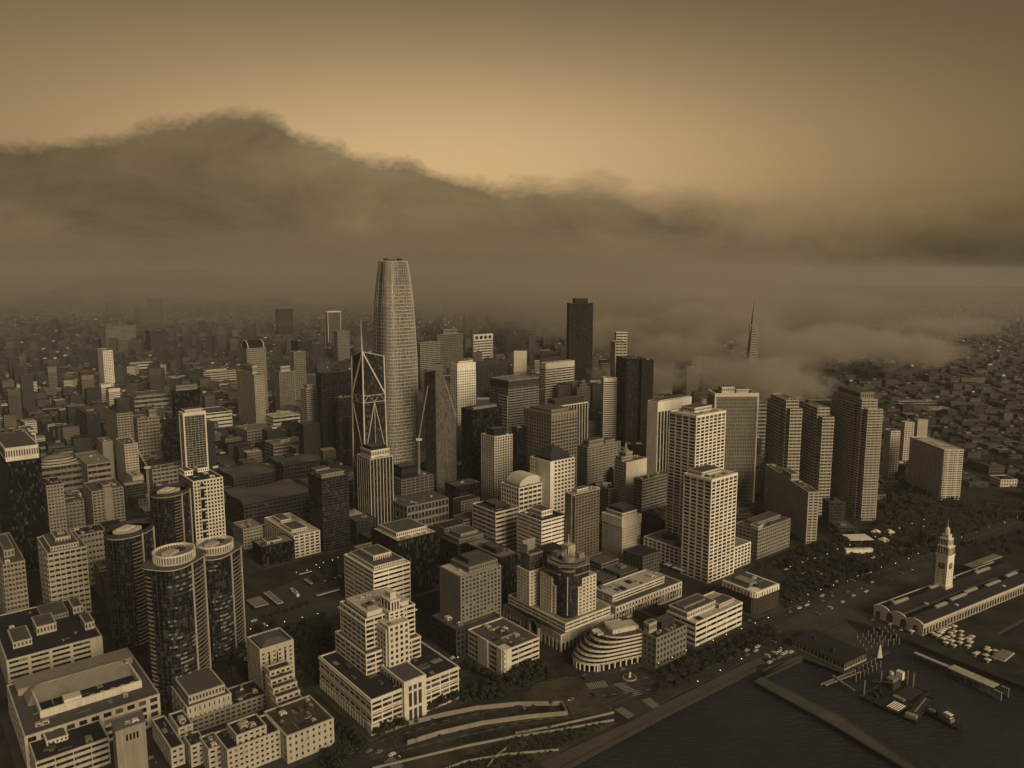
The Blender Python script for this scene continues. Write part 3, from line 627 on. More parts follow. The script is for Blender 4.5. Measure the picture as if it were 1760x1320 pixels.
@full('rincon')
def _(root, r, x0, x1, y0, y1, h):
    core, fr, pn = MB(), MB(), []
    facade(core, fr, x0, x1, y0, y1, 0, h, 5, 14, 16, st='ribbon', w='cream', g='g_black', sf=.52, pw=1.4, panes=pn, plinth=7); 
    for i in range(15): X = x0+(x1-x0)*i/14; fr.box(X-.9, y0-.8, 0, X+.9, y0, 9, 'cream')
    for i in range(17): Y = y0+(y1-y0)*i/16; fr.box(x0-.82, Y-.9, 0, x0, Y+.9, 9, 'cream')
    core.build('glazing', root); fr.build('podium', root); place_panes(root, pn); roof(root, x0, x1, y0, y1, h, 'r_tan', 6)
    def tier(key, nf, nx, ny, name, st, v=None, wm='cream', **k):
        v = v or loc(root, V[key]); c2, f2, p2 = MB(), MB(), []
        facade(c2, f2, *v, nf, nx, ny, st=st, w=wm, panes=p2, **k); c2.build('glazing', root); f2.build(name, root); place_panes(root, p2); return v
    v = tier('r1', 2, 12, 14, 'upper_podium', 'ribbon', g='g_black', sf=.55); roof(root, *v[:4], v[5], 'r_tan', 5)
    v = loc(root, V['rw']); a, b_ = v[1]-v[0], v[3]-v[2]; z1 = v[5]
    w1 = (v[0]+a*.52, v[1], v[2], v[3]-b_*.15, v[4], z1); w2 = (v[0], v[1]-a*.15, v[2]+b_*.58, v[3], v[4], z1)
    for q in (w1, w2):
        tier(None, 10, 4, 4, 'white_wing', 'grid', v=q, g='g_black', sf=.48, pw=1.9); roof(root, *q[:4], q[5], 'r_cream', 1)
    s1 = (v[0]+a*.40, v[0]+a*.52, v[2]+.5, v[3]-b_*.3, v[4], z1-7); s2 = (v[0]+.5, v[1]-a*.3, v[2]+b_*.46, v[2]+b_*.58, v[4], z1-7)
    for q in (s1, s2): tier(None, 8, 1, 1, 'wing_step', 'grid', v=q, g='g_black', sf=.48, pw=1.9)
    g = loc(root, V['rg']); zt = g[5]-7; c = MB(); f = MB(); cx, cy_ = v[0]+a*.5, v[2]+b_*.5; R = a*.44
    oct_ = [(cx+R*math.cos(math.pi*(2*i+1)/8)*1.08, cy_+R*math.sin(math.pi*(2*i+1)/8)*1.08) for i in range(8)]
    c.prism(oct_, v[4], zt, 'g_glass', mtop='r_tan'); up_ = [(cx+(p[0]-cx)*1.2, cy_+(p[1]-cy_)*1.2) for p in oct_]; c.prism(up_, z1+1.5, zt-1.5, 'g_glass', mtop='r_tan')
    nk = 15
    for k in range(nk): z = v[4]+(zt-v[4])*k/nk; q_ = 1.206 if z > z1+1.5 else 1.006; c3 = [(cx+(p[0]-cx)*q_, cy_+(p[1]-cy_)*q_) for p in oct_]; f.prism(c3, z, z+.5, 'dgrey')
    for z in (zt-3, zt-9.5): f.prism([(cx+(p[0]-cx)*1.24, cy_+(p[1]-cy_)*1.24) for p in oct_], z, z+1.1, 'grey')
    # rounded glass bay on the street corner with its lit stair line
    bx, by = cx-R*.62, cy_-R*.62
    cyl(c, bx, by, 7.2, 7.2, v[4], zt-6, 'g_glass', 20); cyl(f, bx, by, 7.6, 7.6, zt-6, zt-5, 'grey', 20)
    for k in range(nk): z = v[4]+(zt-v[4])*k/nk; cyl(f, bx, by, 7.35, 7.35, z, z+.4, 'dgrey', 20)
    c.build('glass_drum', root); f.build('drum_bands', root)
    l = MB(); ux, uy = -.7071, -.7071
    for k in range(18):
        z = v[4]+3+(zt-v[4]-12)*k/18; X, Y = bx+ux*7.6, by+uy*7.6; l.box(X-.35, Y-.35, z, X+.35, Y+.35, z+1.1, 'canvas')
    l.build('corner_lights', root)
    t = MB(); cyl(t, bx+3, by+3, 5.5, 5.5, zt-6, zt+4, 'grey', 16, 1); 
    for i in range(9): th = math.pi*i/8; t.bar((bx+3-5.5*math.cos(th)*.7, by+3+5.5*math.cos(th)*.7, zt+4), (bx+3-5.5*math.cos(th)*.7, by+3+5.5*math.cos(th)*.7, zt+4+5.5*math.sin(th)+.3), .5, 'beige')
    for s in (-1, 1): t.box(cx+s*R*.45-3, cy_-s*R*.45-3, zt, cx+s*R*.45+3, cy_-s*R*.45+3, zt+4.5, 'grey')
    t.box(cx-4, cy_-4, zt, cx+4, cy_+4, zt+11, 'beige'); t.bar((cx, cy_, zt+11), (cx, cy_, zt+20), .5, 'cream', 6, .15); t.build('crown', root)
    v = tier('r2', 10, 4, 4, 'rear_tower', 'grid', g='g_black', sf=.5, pw=2.1)
    v2 = (v[0]+2, v[1]-1, v[2]+2, v[3]-1, v[5], v[5]+14); tier(None, 5, 5, 5, 'rear_glass', 'glass', v=v2, wm='grey', g='g_glass')
    b = MB(); b.box(v2[0], v2[3]-3, v2[5], v2[1], v2[3]-2, v2[5]+10, 'tan'); b.box(v2[0], v2[2]+3, v2[5], v2[0]+.8, v2[3]-3, v2[5]+8, 'tan')
    for i in range(6): b.box(v2[0]-.1, v2[3]-3.2, v2[5]+1.5*i, v2[1], v2[3]-3, v2[5]+1.5*i+.4, 'grey')
    b.build('screen_wall', root)
    # arched entrance on the left front
    for yy, rr, zt_ in ((y0+(y1-y0)*.42, 6.5, h+4), (y0+(y1-y0)*.78, 6.5, h-8)):
        b = MB(); n = 10
        for i in range(n):
            t0, t1 = math.pi*i/n, math.pi*(i+1)/n
            p = [(yy-rr*math.cos(t), zt_-6+rr*math.sin(t)) for t in (t0, t1)]
            b.poly([(x0-3, p[0][0], p[0][1]), (x0+12, p[0][0], p[0][1]), (x0+12, p[1][0], p[1][1]), (x0-3, p[1][0], p[1][1])], 'r_mid')
            q = [(yy-rr*.72*math.cos(t), zt_-6+rr*.72*math.sin(t)) for t in (t0, t1)]
            b.poly([(x0-3, p[1][0], p[1][1]), (x0-3, q[1][0], q[1][1]), (x0-3, q[0][0], q[0][1]), (x0-3, p[0][0], p[0][1])], 'cream')
        b.box(x0-3, yy-rr, 0, x0, yy-rr*.72, zt_-6, 'cream'); b.box(x0-3, yy+rr*.72, 0, x0, yy+rr, zt_-6, 'cream'); b.box(x0-1.2, yy-rr*.72, 6, x0-.6, yy+rr*.72, zt_-2, 'g_black'); b.build('arched_portal', root)
@full('terrace')
def _(root, r, x0, x1, y0, y1, h):
    D = y1-y0; nfl = 6; fh = h/(nfl+1.6)
    def foot(inset, grow=0):
        xs = x0+inset-10-grow; rad = D*.5+grow; pts = [(x1+grow*.0, y0-grow), (x1+grow*.0, y1+grow)]; cx, cy_ = xs+rad, (y0+y1)/2
        for i in range(13):
            t = math.pi/2+math.pi*i/12; pts.append((cx+rad*1.25*math.cos(t), cy_+rad*math.sin(t)))
        return pts
    core, fr = MB(), MB()
    core.prism(foot(3), 0, fh*1.6, 'g_black')
    for k in range(nfl):
        ins = k*k*.42+k*1.1; z = fh*(1.6+k)
        core.prism(foot(ins+1.2, -.6), z, z+fh, 'g_black')
        f = MB(); f.prism(foot(ins, .1), z, z+fh*.52, 'cream', mtop='r_tan'); f.build('terrace', root)
    z = fh*(1.6+nfl); f = MB(); f.prism(foot(nfl*nfl*.42+nfl*1.1, .1), z, z+1.3, 'cream', mtop='r_mid'); f.build('roof', root)
    for i in range(9): X = x0-1+(x1-x0)*i/8.2; fr.box(X-.6, y0-.2, 0, X+.6, y0+.9, fh*1.6, 'cream')
    for i in range(7):
        t = math.pi*(.55+.42*i/6)+.5*math.pi*.9; cx = x0-10+D*.5; fr.box(cx+D*.62*math.cos(t)-.5, D*.5*math.sin(t)-.5, 0, cx+D*.62*math.cos(t)+.5, D*.5*math.sin(t)+.5, fh*1.6, 'cream')
    for i in range(18): X = x0+2+(x1-x0-3)*i/17; fr.box(X-.5, y0-.25, fh*1.72, X+.5, y0-.05, fh*1.95, 'g_black')
    core.build('glazing', root); fr.build('arcade', root)
    b = MB(); a = x1-x0; b.box(x1-a*.62, y0+D*.22, z+.4, x1-a*.05, y0+D*.62, z+4.4, 'cream'); b.box(x1-a*.6, y0+D*.25, z+4.4, x1-a*.08, y0+D*.58, z+4.9, 'r_cream'); b.box(x1-a*.55, y0+D*.68, z+.4, x1-a*.2, y0+D*.85, z+3, 'cream'); b.build('penthouse', root)
    p = MB(); cyl(p, x1-a*.85, 0, 3.6, 3.6, z+1, z+2.6, 'cream', 16); p.box(x1-a*.9, -6, z+1, x1-a*.78, -3, z+2.8, 'beige'); p.build('roof_pavilion', root)
@full('brick')
def _(root, r, x0, x1, y0, y1, h):
    core, fr, pn = MB(), MB(), []
    cyl(core, x0+5, y0+5, 5, 5, 0, h, 'brick', 16)
    facade(core, fr, x0+4, x1, y0, y1, 0, h-5.2, 5, 11, 11, st='grid', w='brick', g='g_black', sf=.55, pw=1.5, parapet=0, panes=None)
    facade(core, fr, x0, x1, y0+4, y1, 0, h-5.2, 5, 11, 11, st='grid', w='brick', g='g_black', sf=.55, pw=1.5, parapet=0, panes=pn)
    core.box(x0+1, y0+1, h-5.2, x1-.6, y1-.6, h, 'g_black')
    core.build('wall', root); fr.build('brick_bay', root); place_panes(root, pn)
    b = MB()
    for i in range(9):
        X = x0+5+(x1-x0-5)*i/8; b.box(X-1.1, y0-.3, h-5.2, X+1.1, y0+.9, h-1, 'white')
        Y = y0+5+(y1-y0-5)*i/8; b.box(x0-.3, Y-1.1, h-5.2, x0+.9, Y+1.1, h-1, 'white')
    b.box(x0+5, y0-.6, h-1, x1+.6, y0+1.2, h+.7, 'white'); b.box(x0-.6, y0+5, h-1, x0+1.2, y1+.6, h+.7, 'white'); b.box(x1-1, y0+1.2, h-1, x1+.6, y1+.6, h+.7, 'white')
    cyl(b, x0+5.2, y0+5.2, 5.9, 5.9, h-1, h+.75, 'white', 16)
    for i in range(5): t = math.pi*(1+i/8); b.box(x0+5+5.3*math.cos(t)-.6, y0+5+5.3*math.sin(t)-.6, h-5.2, x0+5+5.3*math.cos(t)+.6, y0+5+5.3*math.sin(t)+.6, h-1, 'white')
    b.build('colonnade', root); roof(root, x0, x1, y0, y1, h, 'r_mid', 3)
    p = MB(); p.box(x0+8, y0+12, h, x0+18, y1-6, h+3.5, 'tan'); p.build('penthouse', root)
@full('zigg')
def _(root, r, x0, x1, y0, y1, h):
    core, fr, pn = MB(), MB(), []
    facade(core, fr, x0, x1, y0, y1, 0, h, 11, 6, 6, st='grid', w='beige', g='g_black', sf=.55, pw=2.4, panes=pn, crown=2.5)
    for t in (-.12, 0, .12): fr.box(x1*t*4-.5, y0-.75, h*.62, x1*t*4+.5, y0-.45, h*.88, 'g_black')
    core.build('glazing', root); fr.build('facade', root); place_panes(root, pn)
    b = MB(); b.prism([(x0+2, y0+2), (x1-2, y0+2), (x1-2, y1-2), (x0+2, y1-2)], h+.5, h+3, 'r_mid', taper=.45); b.build('hipped_roof', root)
    for v in V['z']:
        q = loc(root, v); c2, f2, p2 = MB(), MB(), []
        facade(c2, f2, *q, max(3, int(q[5]/3.5)), 4, 4, st='grid', w='beige', g='g_black', sf=.5, pw=1.6, panes=p2); c2.build('glazing', root); f2.build('garden_step', root); place_panes(root, p2[:0])
        g = MB()
        for _i in range(70):
            X = random.uniform(q[0]+.6, q[1]-.6); Y = q[2]+random.uniform(.4, 2.6); z = q[5]+.8+random.uniform(0, 1.4); s = random.uniform(.3, .8)
            g.poly([(X-s, Y-s, z), (X+s, Y-s*.5, z+random.uniform(-.4, .4)), (X+s*.7, Y+s, z+random.uniform(-.4, .5)), (X-s, Y+s*.6, z)], 'shrub')
        o = g.build('roof_planting', root); o['kind'] = 'stuff'
@full('flats')
def _(root, r, x0, x1, y0, y1, h):
    for v in V['fl']:
        q = loc(root, v); c2, f2, p2 = MB(), MB(), []
        facade(c2, f2, *q, max(3, int(q[5]/3.3)), max(2, int((q[1]-q[0])/3.2)), max(2, int((q[3]-q[2])/3.6)), st='grid', w='beige', g='g_black', sf=.55, pw=1.7, panes=p2); c2.build('glazing', root); f2.build('facade', root); roof(root, *q[:4], q[5], 'r_dark', 3)
        inv_ = root.matrix_basis.inverted() @ CAM; p2.sort(key=lambda p: (Vector(p[:3])-inv_).length); place_panes(root, p2[:16])
@full('braced')
def _(root, r, x0, x1, y0, y1, h):
    b = MB(); e = 1.0
    def ring(z): s = 1.0-.10*(z/h); return [(x0*s, y0*s), (x1*s, y0*s), (x1*s, y1*s), (x0*s, y1*s)]
    zs = [0, h*.17, h*.40, h*.73, h*.77, h]
    top = [h+5, h-2, h-7, h-2]
    lo = ring(0); hi = ring(h); i = 0
    b.v += [(p[0], p[1], 0) for p in lo]+[(p[0], p[1], t) for p, t in zip(hi, top)]
    for j in range(4): b.f.append((j, (j+1) % 4, 4+(j+1) % 4, 4+j)); b.m.append(b.mi('g_glass'))
    b.f.append((4, 5, 6, 7)); b.m.append(b.mi('r_mid'))
    b.build('glazing', root)
    f = MB()
    for k in range(1, 56):
        z = h*k/56; q = ring(z); f.box(q[0][0]-.08, q[0][1]-.08, z-.25, q[2][0]+.08, q[2][1]+.08, z+.1, 'dgrey')
    f.build('floor_lines', root)
    br = MB()
    def P(c, z, o=.6): q = ring(z)[c % 4]; return Vector((q[0]+math.copysign(o, q[0]), q[1]+math.copysign(o, q[1]), z))
    for c in range(4): br.bar(P(c, 0), P(c, top[c]), 1.0 if c == 0 else .9, 'cream')
    for c in range(4):
        n_ = c+1
        br.bar(P(c, top[c]), P(n_, top[n_ % 4]), .8, 'beige')
        for z in (zs[3], zs[4]): br.bar(P(c, z), P(n_, z), .55, 'beige')
        for z in (zs[1],): br.bar(P(c, z), P(n_, z), .5, 'beige')
        A, B2 = P(c, zs[3]), P(n_, zs[4]); A2, B3 = P(c, zs[4]), P(n_, zs[3]); m = (A+B2)/2
        for t in range(4):
            a_ = A.lerp(B3, t/4); b2 = A.lerp(B3, (t+1)/4); up = Vector((0, 0, zs[4]-zs[3])); br.bar(a_ + (up if t % 2 else Vector()), b2+(Vector() if t % 2 else up), .35, 'beige')
        if c in (0, 2): br.bar(P(c, top[c]), P(n_, zs[4]), 1.1, 'cream'); 
        else: br.bar(P(n_, top[n_ % 4]), P(c, zs[4]), 1.1, 'cream')
        mid = P(c, zs[3]).lerp(P(n_, zs[3]), .5)
        if c in (0, 2):
            br.bar(mid, P(c, zs[2]), .7, 'beige'); br.bar(mid, P(n_, zs[2]), .7, 'beige'); br.bar(mid, P(c, zs[2]).lerp(P(n_, zs[2]), .5), .5, 'beige')
        else: br.bar(P(c, zs[3]), P(n_, zs[2]), .8, 'beige')
        br.bar(P(c, zs[2]), P(n_, zs[1]), .7, 'beige'); br.bar(P(n_, zs[1]), P(c, 0), .6, 'beige')
    br.build('exoskeleton', root)
    s = MB(); s.bar(P(0, h+4, -1), P(0, h+4, -1)+Vector((-.5, 0, 40)), .8, 'cream', 8, .12); s.build('spire', root)
    m = MB(); m.box(-8, -8, h-6, 8, 8, h+1, 'dgrey'); m.box(2, 2, h+1, 7, 7, h+3, 'grey'); m.build('penthouse', root)
@full('facet')
def _(root, r, x0, x1, y0, y1, h):
    b = MB(); m = 'g_fglass'; a = x1-x0
    A0, B0, C0, D0 = (x0, y0, 0), (x1, y0, 0), (x1, y1, 0), (x0, y1, 0)
    xm = x0+a*.38
    A1, T, C1, D1 = (x0, y0, h), (xm, y0, h-8), (x1-4, y1, h-14), (x0, y1, h-6)
    B1 = (x1, y0, h*.62); E = (x1, y0+ (y1-y0)*.5, h-14)
    b.poly([A0, B0, B1, T, A1], m); b.poly([B0, C0, (x1, y1, h*.62), B1], 'g_glass'); b.poly([B1, (x1, y1, h*.62), C1, T], 'g_glass'); b.poly([C0, D0, D1, C1, (x1, y1, h*.62)], 'g_glass'); b.poly([D0, A0, A1, D1], 'g_grey'); b.poly([A1, T, C1, D1], 'g_glass')
    b.build('glazing', root)
    f = MB()
    for k in range(1, 56):
        z = h*k/56; f.box(x0-.08, y0-.1, z, x1+.1 if z < h*.62 else x1-(x1-xm)*(z-h*.62)/(h*.38)-1, y0-.0, z+.3, 'dgrey'); f.box(x0-.1, y0-.08, z, x0, y1, z+.3, 'dgrey')
        if z < h*.6: f.box(x1, y0, z, x1+.1, y1, z+.3, 'dgrey')
    f.bar((xm, y0-.1, h-8), (x1, y0-.1, h*.62), .4, 'beige'); f.bar((x0+a*.22, y0-.1, h-3), (x0+a*.62, y0-.1, 20), .35, 'grey'); f.build('mullions', root)
# ------------------------------------------------------------------ tall tapering tower
def tall_tower(x, y):
    root = empty('tall_tower', (x, y, 0), R_(90-50.8)); tag(root, 'tallest tower, a tapering rounded skyscraper of pale metal bands over glass', 'skyscraper')
    H_ = 326; n = 48
    def half(z):
        for (za, ha), (zb, hb) in zip(PROF, PROF[1:]):
            if za <= z <= zb: t = (z-za)/(zb-za); return ha+(hb-ha)*t
        return PROF[-1][1]
    PROF = [(0, 26.3), (110, 26.6), (190, 26.2), (235, 24.6), (270, 22.4), (296, 19.8), (326, 16.0)]
    def ring(z, o=0.0, p=4.2):
        h_ = half(z)+o; out = []
        for i in range(n):
            t = 2*math.pi*(i+.5)/n; c_, s_ = math.cos(t), math.sin(t)
            out.append((h_*math.copysign(abs(c_)**(2/p), c_), h_*math.copysign(abs(s_)**(2/p), s_), z))
        return out
    b = MB(); zs = [0, 110, 150, 190, 215, 235, 255, 270, 285, 296]
    rs = [ring(z) for z in zs]
    for A_, B_ in zip(rs, rs[1:]):
        for i in range(n): b.poly([A_[i], A_[(i+1) % n], B_[(i+1) % n], B_[i]], 'g_tower')
    b.poly(rs[-1], 'r_mid'); 
    o = b.build('glazing', root)
    f = MB()
    def band(z, z2, o1, m='steel', p=4.2):
        A_ = ring(z, o1); B_ = ring(z2, o1); C_ = ring(z, 0); D_ = ring(z2, 0)
        for i in range(n):
            j = (i+1) % n; f.poly([A_[i], A_[j], B_[j], B_[i]], m); f.poly([B_[i], B_[j], D_[j], D_[i]], m); f.poly([C_[i], C_[j], A_[j], A_[i]], m)
    for k in range(1, 61): z = 296*k/61; band(z, z+1.0, .75)
    f.build('sunshade_bands', root)
    v = MB()
    zz = list(range(0, 301, 20))
    for i in range(n):
        for za, zb in zip(zz, zz[1:]):
            A_ = ring(za, .35)[i]; B_ = ring(min(zb, 296), .35)[i]; v.bar(A_, B_, .3, 'steel', 4)
    v.build('fins', root)
    c = MB()
    for i in range(n):
        t = (i % 12)
        A_ = ring(262, .9)[i]; B_ = ring(296, .9)[i]; C_ = ring(326, .9)[i]; c.bar(A_, B_, .4, 'beige', 4); c.bar(B_, C_, .4, 'beige', 4)
    for k in range(9):
        z = 296+k*3.6; A_ = ring(z, .5)
        for i in range(n):
            c.bar(A_[i], A_[(i+1) % n], .32 if k < 8 else .7, 'steel', 4)
    c.build('crown_lattice', root)
    s_ = MB(); R1 = [ring(z, -.6) for z in (296, 311, 324)]
    for A_, B_ in zip(R1, R1[1:]):
        for i in range(n):
            if i % 12 == 6: continue
            s_.poly([A_[i], A_[(i+1) % n], B_[(i+1) % n], B_[i]], 'g_tower')
    s_.build('crown_screen', root)
    m = MB(); cyl(m, 0, 0, 10, 10, 296, 318, 'grey', 16); m.box(-13, -1, 326.5, 13, 1, 328, 'dgrey'); m.box(-14, -2, 326.5, -9, 2, 329.5, 'dgrey'); m.box(8, -2, 326.5, 13, 2, 329.5, 'dgrey')
    for s in (-1, 1): m.box(s*8-.4, -.4, 318, s*8+.4, .4, 326.5, 'dgrey')
    m.build('crown_machinery', root)
# ------------------------------------------------------------------ rounded residential towers
def round_tower(r):
    root = empty('round_tower', (r['x'], r['y'], 0), R_(90-50.8+38)); tag(root, r['l'], 'apartment tower', 'rounded residential towers')
    rx, ry, h = r['w']/2, r['w']/2*r['r'], r['h']; nf = int(h/3.15); fh = h/nf
    c = MB(); cyl(c, 0, 0, rx, ry, 0, h, 'g_res', 40, p=2.6, mtop='r_mid'); c.build('glazing', root)
    s = MB()
    for k in range(1, nf+1): cyl(s, 0, 0, rx+.12, ry+.12, k*fh-.35, k*fh, 'dgrey', 40, p=2.6)
    for i in range(40):
        t = 2*math.pi*i/40; c_, q = math.cos(t), math.sin(t); X = (rx+.1)*math.copysign(abs(c_)**(2/2.6), c_); Y = (ry+.1)*math.copysign(abs(q)**(2/2.6), q)
        s.bar((X, Y, 0), (X, Y, h), .16 if i % 5 else .3, 'dgrey')
    s.build('floor_lines', root)
    rng = random.Random(int(r['x']))
    # stacks of curved balconies, some storeys solid and pale, others open
    stacks = [(-118, 20, 0), (-78, 16, 1), (-48, 12, 2), (-20, 10, 0), (-150, 12, 2), (160, 9, 1)] if r['crown'] == 1 else [(-110, 16, 1), (-70, 10, 2), (-30, 10, 2)]
    npart = 0
    for deg, hw, kind in stacks:
        for k in range(2, nf-1):
            if kind == 2 and rng.random() < .5: continue
            if kind == 0 and (k//9) % 3 == 2: continue
            if npart > 150: break
            b = MB(); o = 1.1 if kind == 1 else .55; seg = 5; z = k*fh; A_ = []
            for j in range(seg+1):
                t = R_(deg-hw+2*hw*j/seg); c_, q = math.cos(t), math.sin(t)
                A_.append((math.copysign(abs(c_)**(2/2.6), c_), math.copysign(abs(q)**(2/2.6), q)))
            for j in range(seg):
                P = [((rx+e)*A_[j+d][0], (ry+e)*A_[j+d][1]) for d, e in ((0, o), (1, o), (1, -.2), (0, -.2))]
                b.prism(P, z, z+(.35 if kind == 1 else 1.35), 'tan' if kind == 1 else rng.choice(('grey', 'dgrey', 'dgrey')))
            b.build('balcony', root); npart += 1
    f = MB()
    for deg in (-97, -62): 
        t = R_(deg); c_, q = math.cos(t), math.sin(t); X = (rx+1)*math.copysign(abs(c_)**(2/2.6), c_); Y = (ry+1)*math.copysign(abs(q)**(2/2.6), q); f.box(X-.45, Y-.45, 0, X+.45, Y+.45, h+1, 'beige')
    f.build('fin', root)
    if r['crown'] == 1:
        b = MB(); cyl(b, 0, 0, rx+1.4, ry+1.2, h, h+.7, 'beige', 40, p=3.4, mtop='r_mid'); b.build('roof_slab', root)
        b = MB(); n = 44; R1, R2 = rx*.74, ry*.86
        for z, dz_, m in ((h+.7, 1.0, 'beige'), (h+6.4, 1.3, 'cream')):
            for i in range(n):
                t0, t1 = 2*math.pi*i/n, 2*math.pi*(i+1)/n
                b.prism([(R1*math.cos(t0), R2*math.sin(t0)), (R1*math.cos(t1), R2*math.sin(t1)), ((R1-1)*math.cos(t1), (R2-1)*math.sin(t1)), ((R1-1)*math.cos(t0), (R2-1)*math.sin(t0))], z, z+dz_, m)
        for i in range(n): t = 2*math.pi*i/n; b.bar(((R1-.5)*math.cos(t), (R2-.5)*math.sin(t), h+.7), ((R1-.5)*math.cos(t), (R2-.5)*math.sin(t), h+6.5), .35, 'cream')
        cyl(b, 0, 0, R1-1.6, R2-1.6, h+.7, h+5.6, 'grey', 32, mtop='r_tan'); b.build('oval_crown', root)
        p = MB(); p.box(-R1*.55, -3, h+5.6, R1*.1, 4, h+7.6, 'beige'); p.box(R1*.2, -4, h+5.6, R1*.55, 2, h+6.8, 'dgrey'); p.build('rooftop_unit', root)
    else:
        b = MB(); pts = []
        for i in range(32):
            t = 2*math.pi*i/32; k = 1+.16*max(0, math.cos(t-.2))**6; pts.append(((rx+1.6)*math.cos(t)*k, (ry+1.6)*math.sin(t)))
        b.prism(pts, h-1, h, 'tan', mtop='r_mid')
        for i in range(32):
            p, q = pts[i], pts[(i+1) % 32]; b.prism([p, q, (q[0]*.95, q[1]*.95), (p[0]*.95, p[1]*.95)], h, h+3.2, 'dgrey')
        b.build('pointed_rim', root); b = MB(); b.box(-rx*.55, -ry*.5, h, rx*.3, ry*.45, h+3, 'beige'); b.box(-rx*.5, -ry*.3, h+3, rx*.1, ry*.3, h+4.2, 'cream'); b.build('penthouse', root)
# ------------------------------------------------------------------ ferry terminal and clock tower
def ferry(r):
    th = R_(r['t']); a, b_, h = r['a'], r['b'], r['h']; Rv = Vector((math.sin(th), math.cos(th), 0)); Lv = Vector((-math.cos(th), math.sin(th), 0))
    c = Vector((r['x'], r['y'], 0))+Rv*a/2+Lv*b_/2; root = empty('ferry_terminal', c, math.pi/2-th); tag(root, r['l'], 'terminal')
    x0, x1, y0, y1 = -a/2, a/2, -b_/2, b_/2
    w_ = MB(); w_.box(x0, y0, 0, x1, y1, h-1.5, 'beige'); w_.build('wall', root)
    n = 44
    for i in range(n):   # waterside arcade
        X = x0+(a)*(i+.5)/n; b = MB(); k = 8; rr = 1.45
        b.poly([(X-rr, y0-.06, 1)]+[(X-rr*math.cos(math.pi*j/k), y0-.06, 5.2+rr*math.sin(math.pi*j/k)) for j in range(k+1)][0:0]+[(X+rr, y0-.06, 1)]+[(X+rr*math.cos(math.pi*j/k), y0-.06, 5.2+rr*math.sin(math.pi*j/k)) for j in range(k+1)], 'g_black'); b.build('arched_window', root)
    b = MB()
    for i in range(n+1): X = x0+a*i/n; b.box(X-.35, y0-.5, 0, X+.35, y0, h-1.5, 'cream')
    b.box(x0-.6, y0-.8, h-1.5, x1+.6, y0+.3, h-.4, 'cream'); b.box(x0-.6, y1-.3, h-1.5, x1+.6, y1+.8, h-.4, 'cream'); b.build('cornice', root)
    # curved gable end wall with three big arches
    g = MB(); k = 24; prev = None; pts = []
    for i in range(k+1):
        t = i/k; Y = y0+b_*t; z = h-.2+2.6*abs(math.sin(t*math.pi*3))**.7*(1 if .04 < t < .96 else .3); pts.append((Y, z))
    for (Ya, za), (Yb, zb) in zip(pts, pts[1:]): g.poly([(x0-.7, Ya, 0), (x0-.7, Yb, 0), (x0-.7, Yb, zb), (x0-.7, Ya, za)][::-1], 'cream'); g.poly([(x0-.7, Ya, za), (x0-.7, Yb, zb), (x0+.8, Yb, zb), (x0+.8, Ya, za)], 'cream'); g.poly([(x0+.8, Ya, 0), (x0+.8, Yb, 0), (x0+.8, Yb, zb), (x0+.8, Ya, za)], 'cream')
    g.build('gable_wall', root)
    for t, rr, zz in ((.14, 2.4, 5), (.38, 2.8, 5.6), (.66, 3.1, 6), (.9, 2.2, 4.6)):
        Y = y0+b_*t; b = MB(); k = 10; b.poly([(x0-.78, Y-rr, .8), (x0-.78, Y+rr, .8)]+[(x0-.78, Y+rr*math.cos(math.pi*j/k), zz+rr*math.sin(math.pi*j/k)) for j in range(k+1)], 'g_black')
        for j in range(1, 4): b.box(x0-.86, Y-rr+rr*.5*j-.1, .8, x0-.78, Y-rr+rr*.5*j+.1, zz+rr*.6, 'beige')
        b.build('arched_window', root)
    rf = MB()
    for ya, yb in ((y0, y0+b_*.45), (y0+b_*.5, y1)):
        ym = (ya+yb)/2; rf.poly([(x0+.8, ya, h-1), (x1, ya, h-1), (x1, ym, h+3.2), (x0+.8, ym, h+3.2)], 'r_dark'); rf.poly([(x1, yb, h-1), (x0+.8, yb, h-1), (x0+.8, ym, h+3.2), (x1, ym, h+3.2)], 'r_dark')
        rf.poly([(x1, ya, h-1), (x1, yb, h-1), (x1, ym, h+3.2)], 'cream')
    rf.box(x0+.9, y0+b_*.45, h-1.2, x1, y0+b_*.5, h+.2, 'r_mid'); rf.build('roof', root)
    for (u, v_, ln, ty) in ((.05, .75, 22, 1), (.3, .25, 26, 1), (.17, .22, 18, 1), (.44, .3, 20, 1), (.6, .25, 24, 1), (.8, .3, 20, 1), (.35, .8, 26, 1), (.72, .75, 26, 1)):
        X = x0+a*u; Y = y0+b_*v_; s = MB(); s.box(X, Y-1.6, h+1.2, X+ln, Y+1.6, h+3.9, 'grey'); s.box(X, Y-1.3, h+3.9, X+ln, Y+1.3, h+4.4, 'r_cream'); s.build('skylight', root)
    for i in range(8): inst('rooftop_unit', unit('unit', 'cream'), root, (x0+a*(.1+.1*i), y0+b_*random.choice((.45, .1, .9))+1, h-.2), (3, 3, 2))
